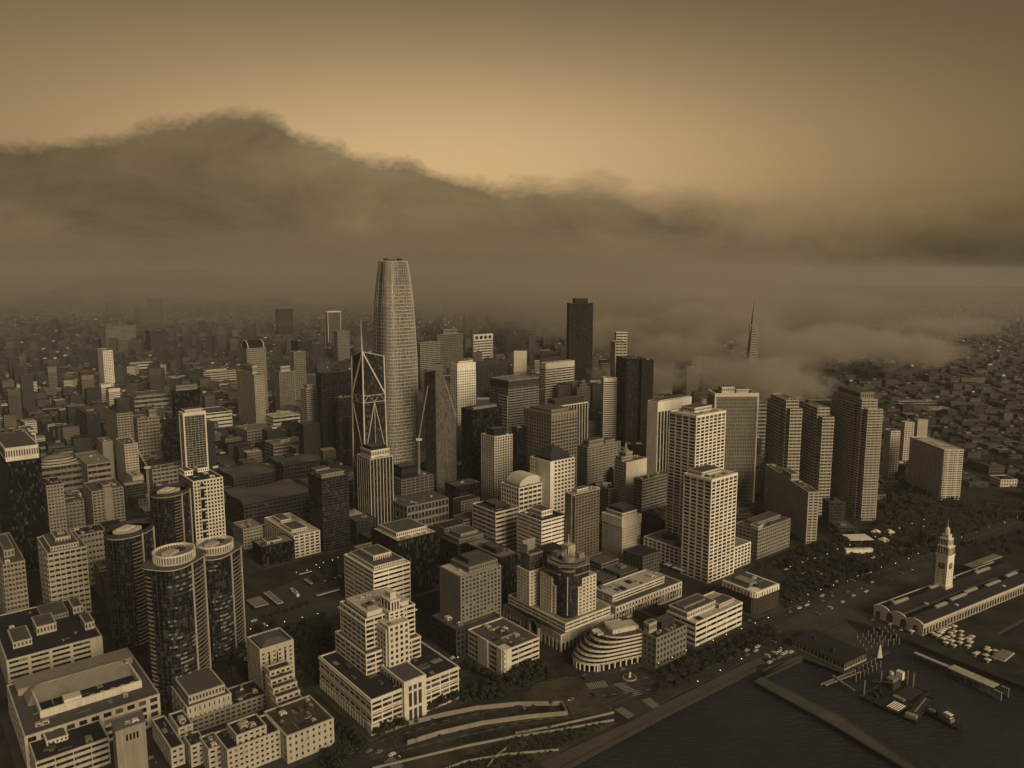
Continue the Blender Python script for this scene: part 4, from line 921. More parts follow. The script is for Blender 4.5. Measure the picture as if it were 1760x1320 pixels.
def clock_tower(p, hs):
    root = empty('clock_tower', (p[0], p[1], 0), R_(90-58.2)); tag(root, 'tall pale clock tower with tiered belfry and flagpole rising from the waterfront hall', 'clock tower')
    z0, zc0, z1, z2, z3, z4 = hs; s = 5.6
    b = MB(); b.box(-s, -s, 0, s, s, z1-8, 'white'); b.box(-s-.5, -s-.5, 0, s+.5, s+.5, 15, 'cream'); b.box(-s-.5, -s-.5, z1-9, s+.5, s+.5, z1-8, 'white')
    for k in range(7):
        for j in (-.5, .5):
            z = 17+k*3; b.box(j*s-.4, -s-.06, z, j*s+.4, -s, z+1.3, 'dgrey'); b.box(-s-.06, j*s-.4, z, -s, j*s+.4, z+1.3, 'dgrey')
    b.build('shaft', root)
    zc = z1-19
    for ax in range(4):
        c = MB(); n = 20; ang = ax*math.pi/2; rr = 3.3
        def rot(x, y): return (x*math.cos(ang)-y*math.sin(ang), x*math.sin(ang)+y*math.cos(ang))
        c.poly([(*rot(rr*math.cos(2*math.pi*i/n), -s-.12), zc+rr*math.sin(2*math.pi*i/n)) for i in range(n)], 'clockface')
        for t, ln in ((1.9, 2.6), (.6, 1.8)): q0 = rot(0, -s-.2); q1 = rot(ln*math.cos(t), -s-.2); c.bar((*q0, zc), (*q1, zc+ln*math.sin(t)), .16, 'white')
        c.build('clock_face', root)
    t = MB(); t.box(-s+.9, -s+.9, z1-8, s-.9, s-.9, z1, 'dgrey')
    for i in range(5):
        q = -s+.3+(2*s-1.4)*i/4
        for (xa, ya) in ((q, -s+.3), (q, s-1.1), (-s+.3, q), (s-1.1, q)): t.box(xa, ya, z1-8, xa+.8, ya+.8, z1-.8, 'white')
    t.box(-s, -s, z1-.8, s, s, z1+.4, 'white'); t.build('belfry', root)
    u = MB(); s2 = 4.1; u.box(-s2, -s2, z1+.4, s2, s2, z2, 'cream'); u.box(-s2-.4, -s2-.4, z2, s2+.4, s2+.4, z2+.6, 'white'); s3 = 3; u.box(-s3, -s3, z2+.6, s3, s3, z2+4.5, 'cream')
    for i in range(3):
        q = -2.4+2.4*i; u.box(q-.5, -s2-.05, z1+1.5, q+.5, -s2, z2-1, 'dgrey'); u.box(-s2-.05, q-.5, z1+1.5, -s2, q+.5, z2-1, 'dgrey')
    cyl(u, 0, 0, 2.4, 2.4, z2+4.5, z3+1, 'cream', 8); cyl(u, 0, 0, 2.4, 2.4, z3+1, z3+4.5, 'cream', 8, .15); u.build('lantern', root)
    f = MB(); f.bar((0, 0, z3+4), (0, 0, z4+2), .22, 'cream', 6, .1); f.build('flagpole', root)
# ------------------------------------------------------------------ surveyed positions (metres)
ROWS = [{'n': 'office_building', 'c': 'office building', 'l': 'white ribbon-windowed office block with cluttered dark roof at the left edge', 'x': -376.9, 'y': 549.9, 't': 50.8, 'a': 63.8, 'b': 95, 'h': 25, 'st': 'ribbon', 'w': 'beige', 'nf': 6, 'nl': 5, 'nr': 9, 'pw': 2.2, 'roof': 'dark', 'ph': [[0.1, 0.3, 0.2, 0.5, 5, 'beige'], [0.38, 0.6, 0.35, 0.6, 7, 'beige'], [0.86, 0.98, 0.62, 0.85, 6, 'beige'], [0.88, 0.99, 0.2, 0.42, 6, 'beige'], [0.5, 0.8, 0.6, 0.9, 4, 'grey']], 'win': 1, 'ribend': 1},
 {'n': 'exhibition_hall', 'c': 'hall', 'l': 'long grey low-gabled hall between the two white office blocks at lower left', 'x': -327.3, 'y': 495.1, 't': 50.8, 'a': 67.1, 'b': 26, 'h': 22, 'st': 'plain', 'w': 'tan', 'custom': 'gable', 'rh': 7},
 {'n': 'office_building', 'c': 'office building', 'l': 'cream office block with paired square windows and long sunken roof yard', 'x': -307.9, 'y': 458.9, 't': 50.8, 'a': 80.1, 'b': 80, 'h': 21.6, 'st': 'grid', 'w': 'beige', 'nf': 4, 'nr': 9, 'nl': 6, 'pw': 2.6, 'sf': 0.38, 'roof': 'mid', 'custom': 'yard', 'win': 1},
 {'n': 'clock_campanile', 'c': 'tower', 'l': 'slender tan tower with four slit windows and sloping roof at the bottom left', 'x': -236.1, 'y': 432.9, 't': 50.8, 'a': 16.2, 'b': 8.6, 'h': 42, 'st': 'plain', 'w': 'tan', 'custom': 'campanile'},
 {'n': 'office_building', 'c': 'office building', 'l': 'low white building cut by the bottom edge beside the slender tan tower', 'x': -289.8, 'y': 439.8, 't': 50.8, 'a': 40.1, 'b': 50.3, 'h': 17, 'st': 'ribbon', 'w': 'beige', 'nf': 4, 'nr': 8, 'nl': 4, 'roof': 'dark', 'ph': [[0.2, 0.5, 0.3, 0.7, 3, 'cream']]},
 {'n': 'apartment_building', 'c': 'apartments', 'l': 'stepped beige flats at the far left edge, lower of the pair', 'x': -441.5, 'y': 651.1, 't': 50.8, 'a': 16.0, 'b': 95, 'h': 60.4, 'st': 'balc', 'w': 'tan', 'nf': 14, 'nr': 6, 'nl': 5, 'ph': [[0.2, 0.7, 0.2, 0.7, 7, 'tan']], 'sh': 0.8},
 {'n': 'apartment_building', 'c': 'apartments', 'l': 'beige balconied flats topped by a small spire left of the round towers', 'x': -413.8, 'y': 670.6, 't': 50.8, 'a': 30.7, 'b': 55.4, 'h': 63.1, 'st': 'balc', 'w': 'beige', 'nf': 13, 'nr': 7, 'nl': 4, 'ph': [[0.1, 0.85, 0.1, 0.85, 4, 'beige'], [0.3, 0.7, 0.3, 0.7, 8, 'beige']], 'spire': 1},
 {'n': 'apartment_building', 'c': 'apartments', 'l': 'plain beige block behind the spire-topped flats', 'x': -431.4, 'y': 746.5, 't': 50.8, 'a': 26.7, 'b': 25.8, 'h': 53.2, 'st': 'grid', 'w': 'tan', 'nf': 9, 'nr': 8, 'nl': 3, 'sf': 0.6, 'roof': 'dark'},
 {'n': 'curved_tower', 'c': 'tower', 'l': 'black and white point tower with blank white side at the far left edge', 'x': -518.6, 'y': 784.4, 't': 50.8, 'a': 31.1, 'b': 95, 'h': 118.0, 'st': 'glass', 'w': 'black', 'g': 'black', 'nf': 40, 'nr': 8, 'nl': 6, 'ph': [[0.02, 0.98, 0.05, 0.95, 14, 'cream']]},
 {'n': 'apartment_building', 'c': 'apartments', 'l': 'tall narrow beige flats right beside the black tower at the far left', 'x': -499.1, 'y': 817.4, 't': 50.8, 'a': 15.4, 'b': 36.3, 'h': 84.1, 'st': 'grid', 'w': 'tan', 'nf': 22, 'nr': 5, 'nl': 4, 'sf': 0.5, 'roof': 'dark'},
 {'n': 'apartment_building', 'c': 'apartments', 'l': 'brown block of flats with two blank central shafts', 'x': -492.1, 'y': 892.0, 't': 50.8, 'a': 33.3, 'b': 47.9, 'h': 56.0, 'st': 'grid', 'w': 'tan', 'nf': 15, 'nr': 8, 'nl': 3, 'sf': 0.5, 'ph': [[0.35, 0.6, 0.0, 0.5, 6, 'tan']], 'blankbay': [0.38, 0.64]},
 {'n': 'round_hall', 'c': 'hall', 'l': 'low round building with banded drum behind the black tower', 'x': -664.7, 'y': 1073.4, 't': 50.8, 'a': 54.8, 'b': 29.5, 'h': 37.1, 'custom': 'drum', 'st': 'ribbon', 'w': 'grey', 'nf': 4},
 {'n': 'apartment_building', 'c': 'apartments', 'l': 'grey stepped flats below the drum-shaped building', 'x': -524.9, 'y': 882.0, 't': 50.8, 'a': 24.2, 'b': 40.3, 'h': 43.6, 'st': 'grid', 'w': 'grey', 'nf': 10, 'nr': 6, 'nl': 3, 'sf': 0.6},
 {'n': 'apartment_building', 'c': 'apartments', 'l': 'white tower with gridded concrete front and dark side behind the round towers', 'x': -324.5, 'y': 776.5, 't': 50.8, 'a': 29.4, 'b': 48.3, 'h': 100.0, 'st': 'grid', 'w': 'cream', 'nf': 26, 'nr': 9, 'nl': 6, 'sf': 0.36, 'pw': 1.2, 'roof': 'dark', 'ph': [[0.02, 0.3, 0.6, 0.95, 5, 'white'], [0.55, 0.95, 0.75, 0.98, 4, 'white']], 'balcbay': 1, 'dark_left': 1},
 {'n': 'glass_tower', 'c': 'tower', 'l': 'slim dark tower outlined by pale corner frames', 'x': -456.6, 'y': 1073.4, 't': 50.8, 'a': 29.3, 'b': 18.4, 'h': 115.1, 'st': 'glass', 'w': 'cream', 'g': 'glass', 'nf': 34, 'nr': 6, 'nl': 2, 'frame': 1, 'ph': [[0.1, 0.9, 0.1, 0.9, 5, 'cream']]},
 {'n': 'black_tower', 'c': 'tower', 'l': 'taller black glass block with grey crown behind the slim framed tower', 'x': -555.8, 'y': 1278.2, 't': 50.8, 'a': 40.3, 'b': 19.2, 'h': 114.9, 'st': 'glass', 'w': 'black', 'g': 'black', 'nf': 26, 'nr': 8, 'nl': 3, 'ph': [[0.1, 0.95, 0.3, 0.9, 8, 'grey']]},
 {'n': 'black_tower', 'c': 'tower', 'l': 'shorter black glass slab against the left of the slim framed tower', 'x': -559.4, 'y': 1239.0, 't': 50.8, 'a': 24.2, 'b': 9.7, 'h': 74.8, 'st': 'glass', 'w': 'black', 'g': 'black', 'nf': 18, 'nr': 5, 'nl': 2},
 {'n': 'office_tower', 'c': 'office tower', 'l': 'brown tower under a dark pyramid cap on the left', 'x': -633.4, 'y': 1239.0, 't': 50.8, 'a': 22.5, 'b': 79.4, 'h': 84.3, 'st': 'grid', 'w': 'tan', 'nf': 20, 'nr': 5, 'nl': 5, 'sf': 0.5, 'pyr': 10},
 {'n': 'apartment_building', 'c': 'apartments', 'l': 'pale twin-shaft tower in front of the pyramid-capped one', 'x': -564.1, 'y': 1118.4, 't': 50.8, 'a': 17.4, 'b': 51.8, 'h': 61.1, 'st': 'grid', 'w': 'beige', 'nf': 16, 'nr': 4, 'nl': 4, 'sf': 0.6},
 {'n': 'apartment_building', 'c': 'apartments', 'l': 'grey flats stepping down left of the twin-shaft tower', 'x': -604.4, 'y': 1134.2, 't': 50.8, 'a': 13.4, 'b': 37.9, 'h': 61.9, 'st': 'plain', 'w': 'grey', 'nf': 14, 'nr': 4, 'nl': 3},
 {'n': 'office_building', 'c': 'office building', 'l': 'dark brown cube with ribbed walls left of the pyramid-capped tower', 'x': -754.9, 'y': 1373.4, 't': 50.8, 'a': 19.7, 'b': 95, 'h': 58.2, 'st': 'vert', 'w': 'dgrey', 'nf': 10, 'nr': 10, 'nl': 8, 'ph': [[0.3, 0.9, 0.4, 0.9, 3, 'tan']]},
 {'n': 'convention_hall', 'c': 'hall', 'l': 'huge low hall with flat recessed roof in the middle left', 'x': -837.7, 'y': 1719.6, 't': 50.8, 'a': 77.7, 'b': 60, 'h': 31.5, 'st': 'ribbon', 'w': 'tan', 'nf': 3, 'nr': 10, 'nl': 6, 'roof': 'mid', 'ph': [[0.08, 0.95, 0.1, 0.9, 3, 'tan']]},
 {'n': 'apartment_building', 'c': 'apartments', 'l': 'thin white slab tower standing alone over the low roofs', 'x': -1078.9, 'y': 2062.5, 't': 50.8, 'a': 22.5, 'b': 60.7, 'h': 100.9, 'st': 'blankl', 'w': 'white', 'nf': 24, 'nr': 5, 'nl': 3},
 {'n': 'office_building', 'c': 'office building', 'l': 'long pale building with dark horizontal slots behind the slim framed tower', 'x': -596.3, 'y': 1488.8, 't': 50.8, 'a': 56.1, 'b': 63.1, 'h': 37.7, 'st': 'ribbon', 'w': 'cream', 'nf': 5, 'nr': 1, 'nl': 2, 'sf': 0.6},
 {'n': 'hotel_tower', 'c': 'hotel', 'l': 'broad beige hotel slab with fine window grid left of centre', 'x': -511.6, 'y': 1545.0, 't': 50.8, 'a': 19.0, 'b': 95, 'h': 104.7, 'st': 'grid', 'w': 'beige', 'nf': 30, 'nr': 6, 'nl': 13, 'sf': 0.5, 'ph': [[0.2, 0.75, 0.2, 0.7, 18, 'beige']]},
 {'n': 'hotel_tower', 'c': 'hotel', 'l': 'beige hotel with arched glass crown behind the fine-grid slab', 'x': -555.4, 'y': 1637.5, 't': 50.8, 'a': 40.1, 'b': 36.5, 'h': 148.7, 'st': 'grid', 'w': 'tan', 'nf': 34, 'nr': 10, 'nl': 5, 'sf': 0.55, 'custom': 'arch'},
 {'n': 'office_tower', 'c': 'office tower', 'l': 'grey-brown ribbed tower right of the arched hotel', 'x': -513.9, 'y': 1719.6, 't': 50.8, 'a': 33.9, 'b': 25.7, 'h': 88.8, 'st': 'vert', 'w': 'tan', 'nf': 28, 'nr': 8, 'nl': 4, 'ph': [[0.15, 0.8, 0.15, 0.8, 12, 'beige']]},
 {'n': 'office_tower', 'c': 'office tower', 'l': 'rounded brown tower behind the ribbed grey-brown one', 'x': -518.9, 'y': 1859.1, 't': 50.8, 'a': 28.0, 'b': 26.7, 'h': 117.9, 'st': 'vert', 'w': 'tan', 'nf': 26, 'nr': 6, 'nl': 4},
 {'n': 'office_tower', 'c': 'office tower', 'l': 'dark slab with flat top behind the rounded brown tower', 'x': -563.8, 'y': 2062.5, 't': 50.8, 'a': 41.0, 'b': 44.2, 'h': 125.5, 'st': 'glass', 'w': 'dgrey', 'g': 'glass', 'nf': 30, 'nr': 7, 'nl': 4},
 {'n': 'office_tower', 'c': 'office tower', 'l': 'lone pale tower with a thick white frame in the hazy distance', 'x': -771.7, 'y': 3295.3, 't': 50.8, 'a': 58.7, 'b': 27.1, 'h': 136.8, 'st': 'frame', 'w': 'cream', 'nf': 30, 'nr': 5, 'nl': 2, 'frame': 1},
 {'n': 'office_tower', 'c': 'office tower', 'l': 'hazy grey slab just right of the lone white-framed tower', 'x': -593.6, 'y': 2668.8, 't': 50.8, 'a': 43.7, 'b': 30.3, 'h': 103.6, 'st': 'grid', 'w': 'grey', 'nf': 20, 'nr': 5, 'nl': 2},
 {'n': 'apartment_building', 'c': 'apartments', 'l': 'slim white balconied tower left of the big dark slab', 'x': -355.0, 'y': 1341.7, 't': 50.8, 'a': 17.3, 'b': 23.6, 'h': 108.1, 'st': 'ribbon', 'w': 'cream', 'nf': 32, 'nr': 3, 'nl': 2, 'ph': [[0.2, 0.8, 0.2, 0.8, 8, 'cream']]},
 {'n': 'office_tower', 'c': 'office tower', 'l': 'big dark bronze slab left of the braced tower', 'x': -318.3, 'y': 1298.7, 't': 50.8, 'a': 58.1, 'b': 19.8, 'h': 141.2, 'st': 'ribbon', 'w': 'dgrey', 'nf': 34, 'nr': 8, 'nl': 3, 'sf': 0.4, 'g': 'black'},
 {'n': 'curved_tower', 'c': 'tower', 'l': 'dark curved glass tower with pale rim beside the braced tower', 'x': -285.9, 'y': 1278.2, 't': 50.8, 'a': 25.5, 'b': 10.4, 'h': 104.3, 'st': 'glass', 'w': 'grey', 'g': 'black', 'nf': 26, 'nr': 6, 'nl': 2},
 {'n': 'office_tower', 'c': 'office tower', 'l': 'hazy dark tower standing alone at the left horizon', 'x': -2248.6, 'y': 4386.4, 't': 50.8, 'a': 53.5, 'b': 55.1, 'h': 122.9, 'st': 'glass', 'w': 'dgrey', 'nf': 25, 'nr': 5, 'nl': 3},
 {'n': 'office_tower', 'c': 'office tower', 'l': 'pair-topped hazy tower right of the lone dark horizon tower', 'x': -2017.2, 'y': 4386.4, 't': 50.8, 'a': 70.6, 'b': 47.0, 'h': 148.7, 'st': 'glass', 'w': 'dgrey', 'nf': 25, 'nr': 5, 'nl': 3},
 {'n': 'office_tower', 'c': 'office tower', 'l': 'wide hazy slab below the pair-topped horizon tower', 'x': -1957.3, 'y': 4130.7, 't': 50.8, 'a': 51.6, 'b': 95, 'h': 115.9, 'st': 'glass', 'w': 'tan', 'nf': 20, 'nr': 5, 'nl': 3},
 {'n': 'apartment_building', 'c': 'apartments', 'l': 'wide hazy brown block with vertical strips in the left distance', 'x': -1557.9, 'y': 3012.9, 't': 50.8, 'a': 103.8, 'b': 95, 'h': 94.2, 'st': 'vert', 'w': 'tan', 'nf': 20, 'nr': 10, 'nl': 4},
 {'n': 'apartment_building', 'c': 'apartments', 'l': 'hazy dark block just left of the wide striped one', 'x': -2127.9, 'y': 3698.6, 't': 50.8, 'a': 36.4, 'b': 72.9, 'h': 54.9, 'st': 'glass', 'w': 'dgrey', 'nf': 12, 'nr': 5, 'nl': 3},
 {'n': 'apartment_building', 'c': 'apartments', 'l': 'hazy brown tower right of the wide striped one', 'x': -1389.4, 'y': 3012.9, 't': 50.8, 'a': 57.4, 'b': 65.2, 'h': 76.3, 'st': 'vert', 'w': 'dgrey', 'nf': 20, 'nr': 7, 'nl': 4},
 {'n': 'office_tower', 'c': 'office tower', 'l': 'hazy bronze tower between the horizon pair and the white-framed tower', 'x': -1079.0, 'y': 3635.1, 't': 50.8, 'a': 70.7, 'b': 33.5, 'h': 129.1, 'st': 'glass', 'w': 'dgrey', 'nf': 20, 'nr': 7, 'nl': 4},
 {'n': 'office_building', 'c': 'office building', 'l': 'low cream block with white roof in the hazy left distance', 'x': -1171.4, 'y': 2394.2, 't': 50.8, 'a': 63.9, 'b': 20.8, 'h': 27.0, 'st': 'ribbon', 'w': 'cream', 'nf': 3, 'nr': 4, 'nl': 2},
 {'n': 'office_building', 'c': 'office building', 'l': 'pale low department block with roof plant left of the beige hotels', 'x': -849.7, 'y': 2125.8, 't': 50.8, 'a': 95.8, 'b': 95, 'h': 33.7, 'st': 'ribbon', 'w': 'beige', 'nf': 5, 'nr': 8, 'nl': 3, 'ph': [[0.2, 0.8, 0.2, 0.8, 4, 'cream']]},
 {'n': 'braced_tower', 'c': 'tower', 'l': 'dark skyscraper wrapped in a pale diagonal exoskeleton with a spire', 'x': -179.5, 'y': 934.4, 't': 50.8, 'a': 31.0, 'b': 29.4, 'h': 211.7, 'st': 'glass', 'custom': 'braced'},
 {'n': 'office_tower', 'c': 'office tower', 'l': 'ribbed beige tower with bright crown box in front of the braced skyscraper', 'x': -166.4, 'y': 898.1, 't': 50.8, 'a': 29.8, 'b': 31.2, 'h': 93.7, 'st': 'vert', 'w': 'beige', 'g': 'black', 'nf': 26, 'nr': 7, 'nl': 6, 'pw': 0.9, 'ph': [[0.12, 0.95, 0.12, 0.95, 9, 'cream'], [0.2, 0.88, 0.2, 0.88, 12, 'black']]},
 {'n': 'unfinished_tower', 'c': 'tower', 'l': 'tower under construction with bare floor slabs beside the crane', 'x': -135.4, 'y': 934.4, 't': 50.8, 'a': 46.8, 'b': 36.4, 'h': 58.4, 'st': 'slabs', 'w': 'grey', 'nf': 16, 'nr': 6, 'nl': 5, 'ph': [[0.1, 0.6, 0.2, 0.7, 14, 'black']]},
 {'n': 'office_building', 'c': 'office building', 'l': 'low podium of bare columns around the unfinished tower', 'x': -123.0, 'y': 892.0, 't': 50.8, 'a': 57.9, 'b': 61.0, 'h': 37.7, 'st': 'grid', 'w': 'grey', 'nf': 4, 'nr': 12, 'nl': 6, 'sf': 0.3},
 {'n': 'glass_tower', 'c': 'tower', 'l': 'faceted tapering grey glass tower with pointed crown', 'x': -103.0, 'y': 1045.3, 't': 50.8, 'a': 33.3, 'b': 27.1, 'h': 180.6, 'custom': 'facet', 'st': 'glass', 'w': 'grey', 'g': 'fglass'},
 {'n': 'office_tower', 'c': 'office tower', 'l': 'white tower punched with small square windows behind the faceted tower', 'x': -95.7, 'y': 1364.2, 't': 50.8, 'a': 39.2, 'b': 19.6, 'h': 149.9, 'st': 'grid', 'w': 'white', 'nf': 30, 'nr': 8, 'nl': 3, 'sf': 0.5, 'pw': 2.4, 'ph': [[0.1, 0.9, 0.1, 0.9, 4, 'white']], 'crown': 12},
 {'n': 'office_tower', 'c': 'office tower', 'l': 'grey slab behind the right shoulder of the tallest tower', 'x': -228.5, 'y': 1946.4, 't': 50.8, 'a': 57.3, 'b': 16.1, 'h': 131.8, 'st': 'ribbon', 'w': 'tan', 'nf': 28, 'nr': 6, 'nl': 2},
 {'n': 'office_tower', 'c': 'office tower', 'l': 'hazy ribbed slab topped by a lantern box right of the tallest tower', 'x': -198.8, 'y': 2093.7, 't': 50.8, 'a': 82.0, 'b': 11.2, 'h': 139.8, 'st': 'vert', 'w': 'grey', 'nf': 30, 'nr': 11, 'nl': 2, 'ph': [[0.25, 0.8, 0.2, 0.8, 14, 'grey']]},
 {'n': 'office_tower', 'c': 'office tower', 'l': 'hazy white block with four square crown openings', 'x': -117.4, 'y': 2394.2, 't': 50.8, 'a': 74.3, 'b': 6.0, 'h': 96.8, 'st': 'ribbon', 'w': 'cream', 'nf': 12, 'nr': 4, 'nl': 1, 'custom': 'crown4'},
 {'n': 'office_tower', 'c': 'office tower', 'l': 'dark ribbed slab with plain cap right of the punched white tower', 'x': -75.7, 'y': 1637.5, 't': 50.8, 'a': 62.2, 'b': 4.1, 'h': 121.7, 'st': 'vert', 'w': 'dgrey', 'nf': 24, 'nr': 10, 'nl': 2, 'crown': 10},
 {'n': 'office_tower', 'c': 'office tower', 'l': 'broad banded tower with deep dark cap in the upper centre', 'x': -5.6, 'y': 1239.0, 't': 50.8, 'a': 64.0, 'b': 47.0, 'h': 138.0, 'st': 'ribbon', 'w': 'grey', 'nf': 30, 'nr': 8, 'nl': 4, 'crown': 11, 'crowndark': 1, 'roof': 'tan', 'g': 'black'},
 {'n': 'office_tower', 'c': 'office tower', 'l': 'banded block with set-back crown in front of the deep-capped tower', 'x': -7.4, 'y': 1239.0, 't': 50.8, 'a': 56.5, 'b': 22.5, 'h': 112.6, 'st': 'ribbon', 'w': 'beige', 'nf': 22, 'nr': 8, 'nl': 4, 'ph': [[0.1, 0.75, 0.1, 0.9, 10, 'tan']], 'g': 'black'},
 {'n': 'office_tower', 'c': 'office tower', 'l': 'white-capped tower with sawtooth banded front in the upper centre', 'x': 66.8, 'y': 1545.0, 't': 50.8, 'a': 77.8, 'b': 14.0, 'h': 129.2, 'st': 'ribbon', 'w': 'cream', 'nf': 24, 'nr': 6, 'nl': 2, 'crown': 11, 'g': 'black'},
 {'n': 'office_tower', 'c': 'office tower', 'l': 'small ornate stone tower with domed top beside the dark high-rise', 'x': 129.7, 'y': 1545.0, 't': 50.8, 'a': 37.4, 'b': 5.0, 'h': 79.0, 'st': 'grid', 'w': 'tan', 'nf': 16, 'nr': 4, 'nl': 2, 'sf': 0.6, 'ph': [[0.2, 0.8, 0.2, 0.8, 8, 'tan'], [0.35, 0.65, 0.35, 0.65, 15, 'tan']]},
 {'n': 'dark_highrise', 'c': 'tower', 'l': 'tall dark bronze high-rise with notched top in the fog', 'x': 120.1, 'y': 1644.3, 't': 80, 'a': 50.2, 'b': 20.0, 'h': 243, 'st': 'vert', 'w': 'bronze', 'g': 'black', 'nf': 52, 'nr': 11, 'nl': 3, 'pw': 1.0, 'ph': [[0.22, 0.78, 0.02, 0.9, 10, 'bronze']], 'sub': 0.1},
 {'n': 'office_tower', 'c': 'office tower', 'l': 'banded pale tower half lost in fog right of the dark high-rise', 'x': 182.7, 'y': 1381.5, 't': 86.8, 'a': 20, 'b': 45, 'h': 185, 'st': 'grid', 'w': 'beige', 'nf': 34, 'nr': 2, 'nl': 6, 'sf': 0.55},
 {'n': 'office_tower', 'c': 'office tower', 'l': 'white slab top rising from fog behind the banded pale tower', 'x': 190.2, 'y': 1424.9, 't': 86.8, 'a': 19.2, 'b': 17.1, 'h': 200, 'st': 'ribbon', 'w': 'cream', 'nf': 40, 'nr': 2, 'nl': 4},
 {'n': 'office_tower', 'c': 'office tower', 'l': 'slim white-banded tower left of the black ridged tower', 'x': 156.0, 'y': 1319.8, 't': 80, 'a': 22.6, 'b': 13.9, 'h': 131.4, 'st': 'ribbon', 'w': 'cream', 'nf': 34, 'nr': 3, 'nl': 2, 'g': 'black', 'crown': 6},
 {'n': 'office_tower', 'c': 'office tower', 'l': 'black ridged glass tower with sloped shoulders near the centre', 'x': 191.6, 'y': 1298.7, 't': 75, 'a': 33.6, 'b': 45.1, 'h': 165.6, 'st': 'vert', 'w': 'black', 'g': 'black', 'nf': 40, 'nr': 10, 'nl': 4, 'pw': 0.5},
 {'n': 'office_tower', 'c': 'office tower', 'l': 'brown ridged tower attached to the right of the black ridged one', 'x': 216.8, 'y': 1298.7, 't': 75, 'a': 20.0, 'b': 14.1, 'h': 163.7, 'st': 'vert', 'w': 'bronze', 'g': 'black', 'nf': 40, 'nr': 5, 'nl': 3, 'pw': 0.8},
 {'n': 'office_tower', 'c': 'office tower', 'l': 'pale hazy slab right of the ridged towers', 'x': 323.6, 'y': 1779.0, 't': 86.8, 'a': 43.0, 'b': 17.1, 'h': 105.0, 'st': 'grid', 'w': 'tan', 'nf': 28, 'nr': 8, 'nl': 2, 'sf': 0.7},
 {'n': 'office_tower', 'c': 'office tower', 'l': 'hazy tower with thin corner posts behind the white twin towers', 'x': 352.0, 'y': 1670.8, 't': 86.8, 'a': 20.2, 'b': 19.3, 'h': 95.2, 'st': 'vert', 'w': 'dgrey', 'nf': 20, 'nr': 5, 'nl': 2},
 {'n': 'office_tower', 'c': 'office tower', 'l': 'hazy ribbed tower left of the big framed grey slab', 'x': 369.1, 'y': 1637.5, 't': 86.8, 'a': 22.3, 'b': 17.9, 'h': 109.4, 'st': 'vert', 'w': 'tan', 'nf': 24, 'nr': 5, 'nl': 2},
 {'n': 'office_tower', 'c': 'office tower', 'l': 'pale striped tower with strong white fins and dark top above centre', 'x': 61.4, 'y': 1134.2, 't': 50.8, 'a': 69.2, 'b': 19.3, 'h': 114.2, 'st': 'vert', 'w': 'cream', 'g': 'black', 'nf': 28, 'nr': 12, 'nl': 5, 'pw': 1.1, 'crown': 0, 'ph': [[0.05, 0.9, 0.05, 0.9, 9, 'dgrey']]},
 {'n': 'office_tower', 'c': 'office tower', 'l': 'broad brown tower with fine grid and pale recessed crown at the centre', 'x': 50.8, 'y': 993.0, 't': 50.8, 'a': 45.5, 'b': 54.6, 'h': 130.1, 'st': 'grid', 'w': 'tan', 'nf': 26, 'nr': 9, 'nl': 11, 'sf': 0.42, 'pw': 1.5, 'ph': [[0.15, 0.85, 0.15, 0.85, 3, 'tan']], 'g': 'black', 'crown': 9, 'crownslot': 1},
 {'n': 'office_tower', 'c': 'office tower', 'l': 'cream fluted tower with rounded corners and black roof box', 'x': -22.8, 'y': 1005.6, 't': 50.8, 'a': 33.4, 'b': 27.8, 'h': 96.8, 'st': 'vert', 'w': 'cream', 'nf': 28, 'nr': 8, 'nl': 6, 'pw': 1.2, 'ph': [[0.15, 0.8, 0.3, 0.85, 8, 'black']]},
 {'n': 'office_tower', 'c': 'office tower', 'l': 'black glass block left of the cream fluted tower', 'x': -54.9, 'y': 1073.4, 't': 50.8, 'a': 51.6, 'b': 26.3, 'h': 120.0, 'st': 'glass', 'w': 'black', 'g': 'black', 'nf': 30, 'nr': 12, 'nl': 6, 'ph': [[0.1, 0.9, 0.2, 0.8, 3, 'tan']]},
 {'n': 'office_tower', 'c': 'office tower', 'l': 'dark blue slab filling the gap right of the cream fluted tower', 'x': 6.2, 'y': 1018.5, 't': 50.8, 'a': 17.1, 'b': 9.7, 'h': 105.0, 'st': 'glass', 'w': 'black', 'g': 'black', 'nf': 30, 'nr': 4, 'nl': 3},
 {'n': 'office_building', 'c': 'office building', 'l': 'low black glass block left of the cream fluted tower base', 'x': -71.1, 'y': 980.7, 't': 50.8, 'a': 40.3, 'b': 26.4, 'h': 36.5, 'st': 'glass', 'w': 'black', 'g': 'black', 'nf': 8, 'nr': 8, 'nl': 4},
 {'n': 'office_building', 'c': 'office building', 'l': 'white building with blank left wall and dark pyramidal roof pavilion', 'x': 46.1, 'y': 919.1, 't': 50.8, 'a': 39.5, 'b': 36.5, 'h': 84.9, 'st': 'grid', 'w': 'white', 'nf': 18, 'nr': 7, 'nl': 9, 'sf': 0.45, 'pw': 1.8, 'blankl': 0.62, 'ph': [[0.12, 0.88, 0.12, 0.88, 4, 'dgrey']], 'pyr': 11},
 {'n': 'office_building', 'c': 'office building', 'l': 'white building carrying a ribbed barrel-vault roof', 'x': 8.3, 'y': 906.4, 't': 50.8, 'a': 42.6, 'b': 33.4, 'h': 56.1, 'st': 'grid', 'w': 'white', 'nf': 10, 'nr': 3, 'nl': 7, 'sf': 0.45, 'custom': 'vault'},
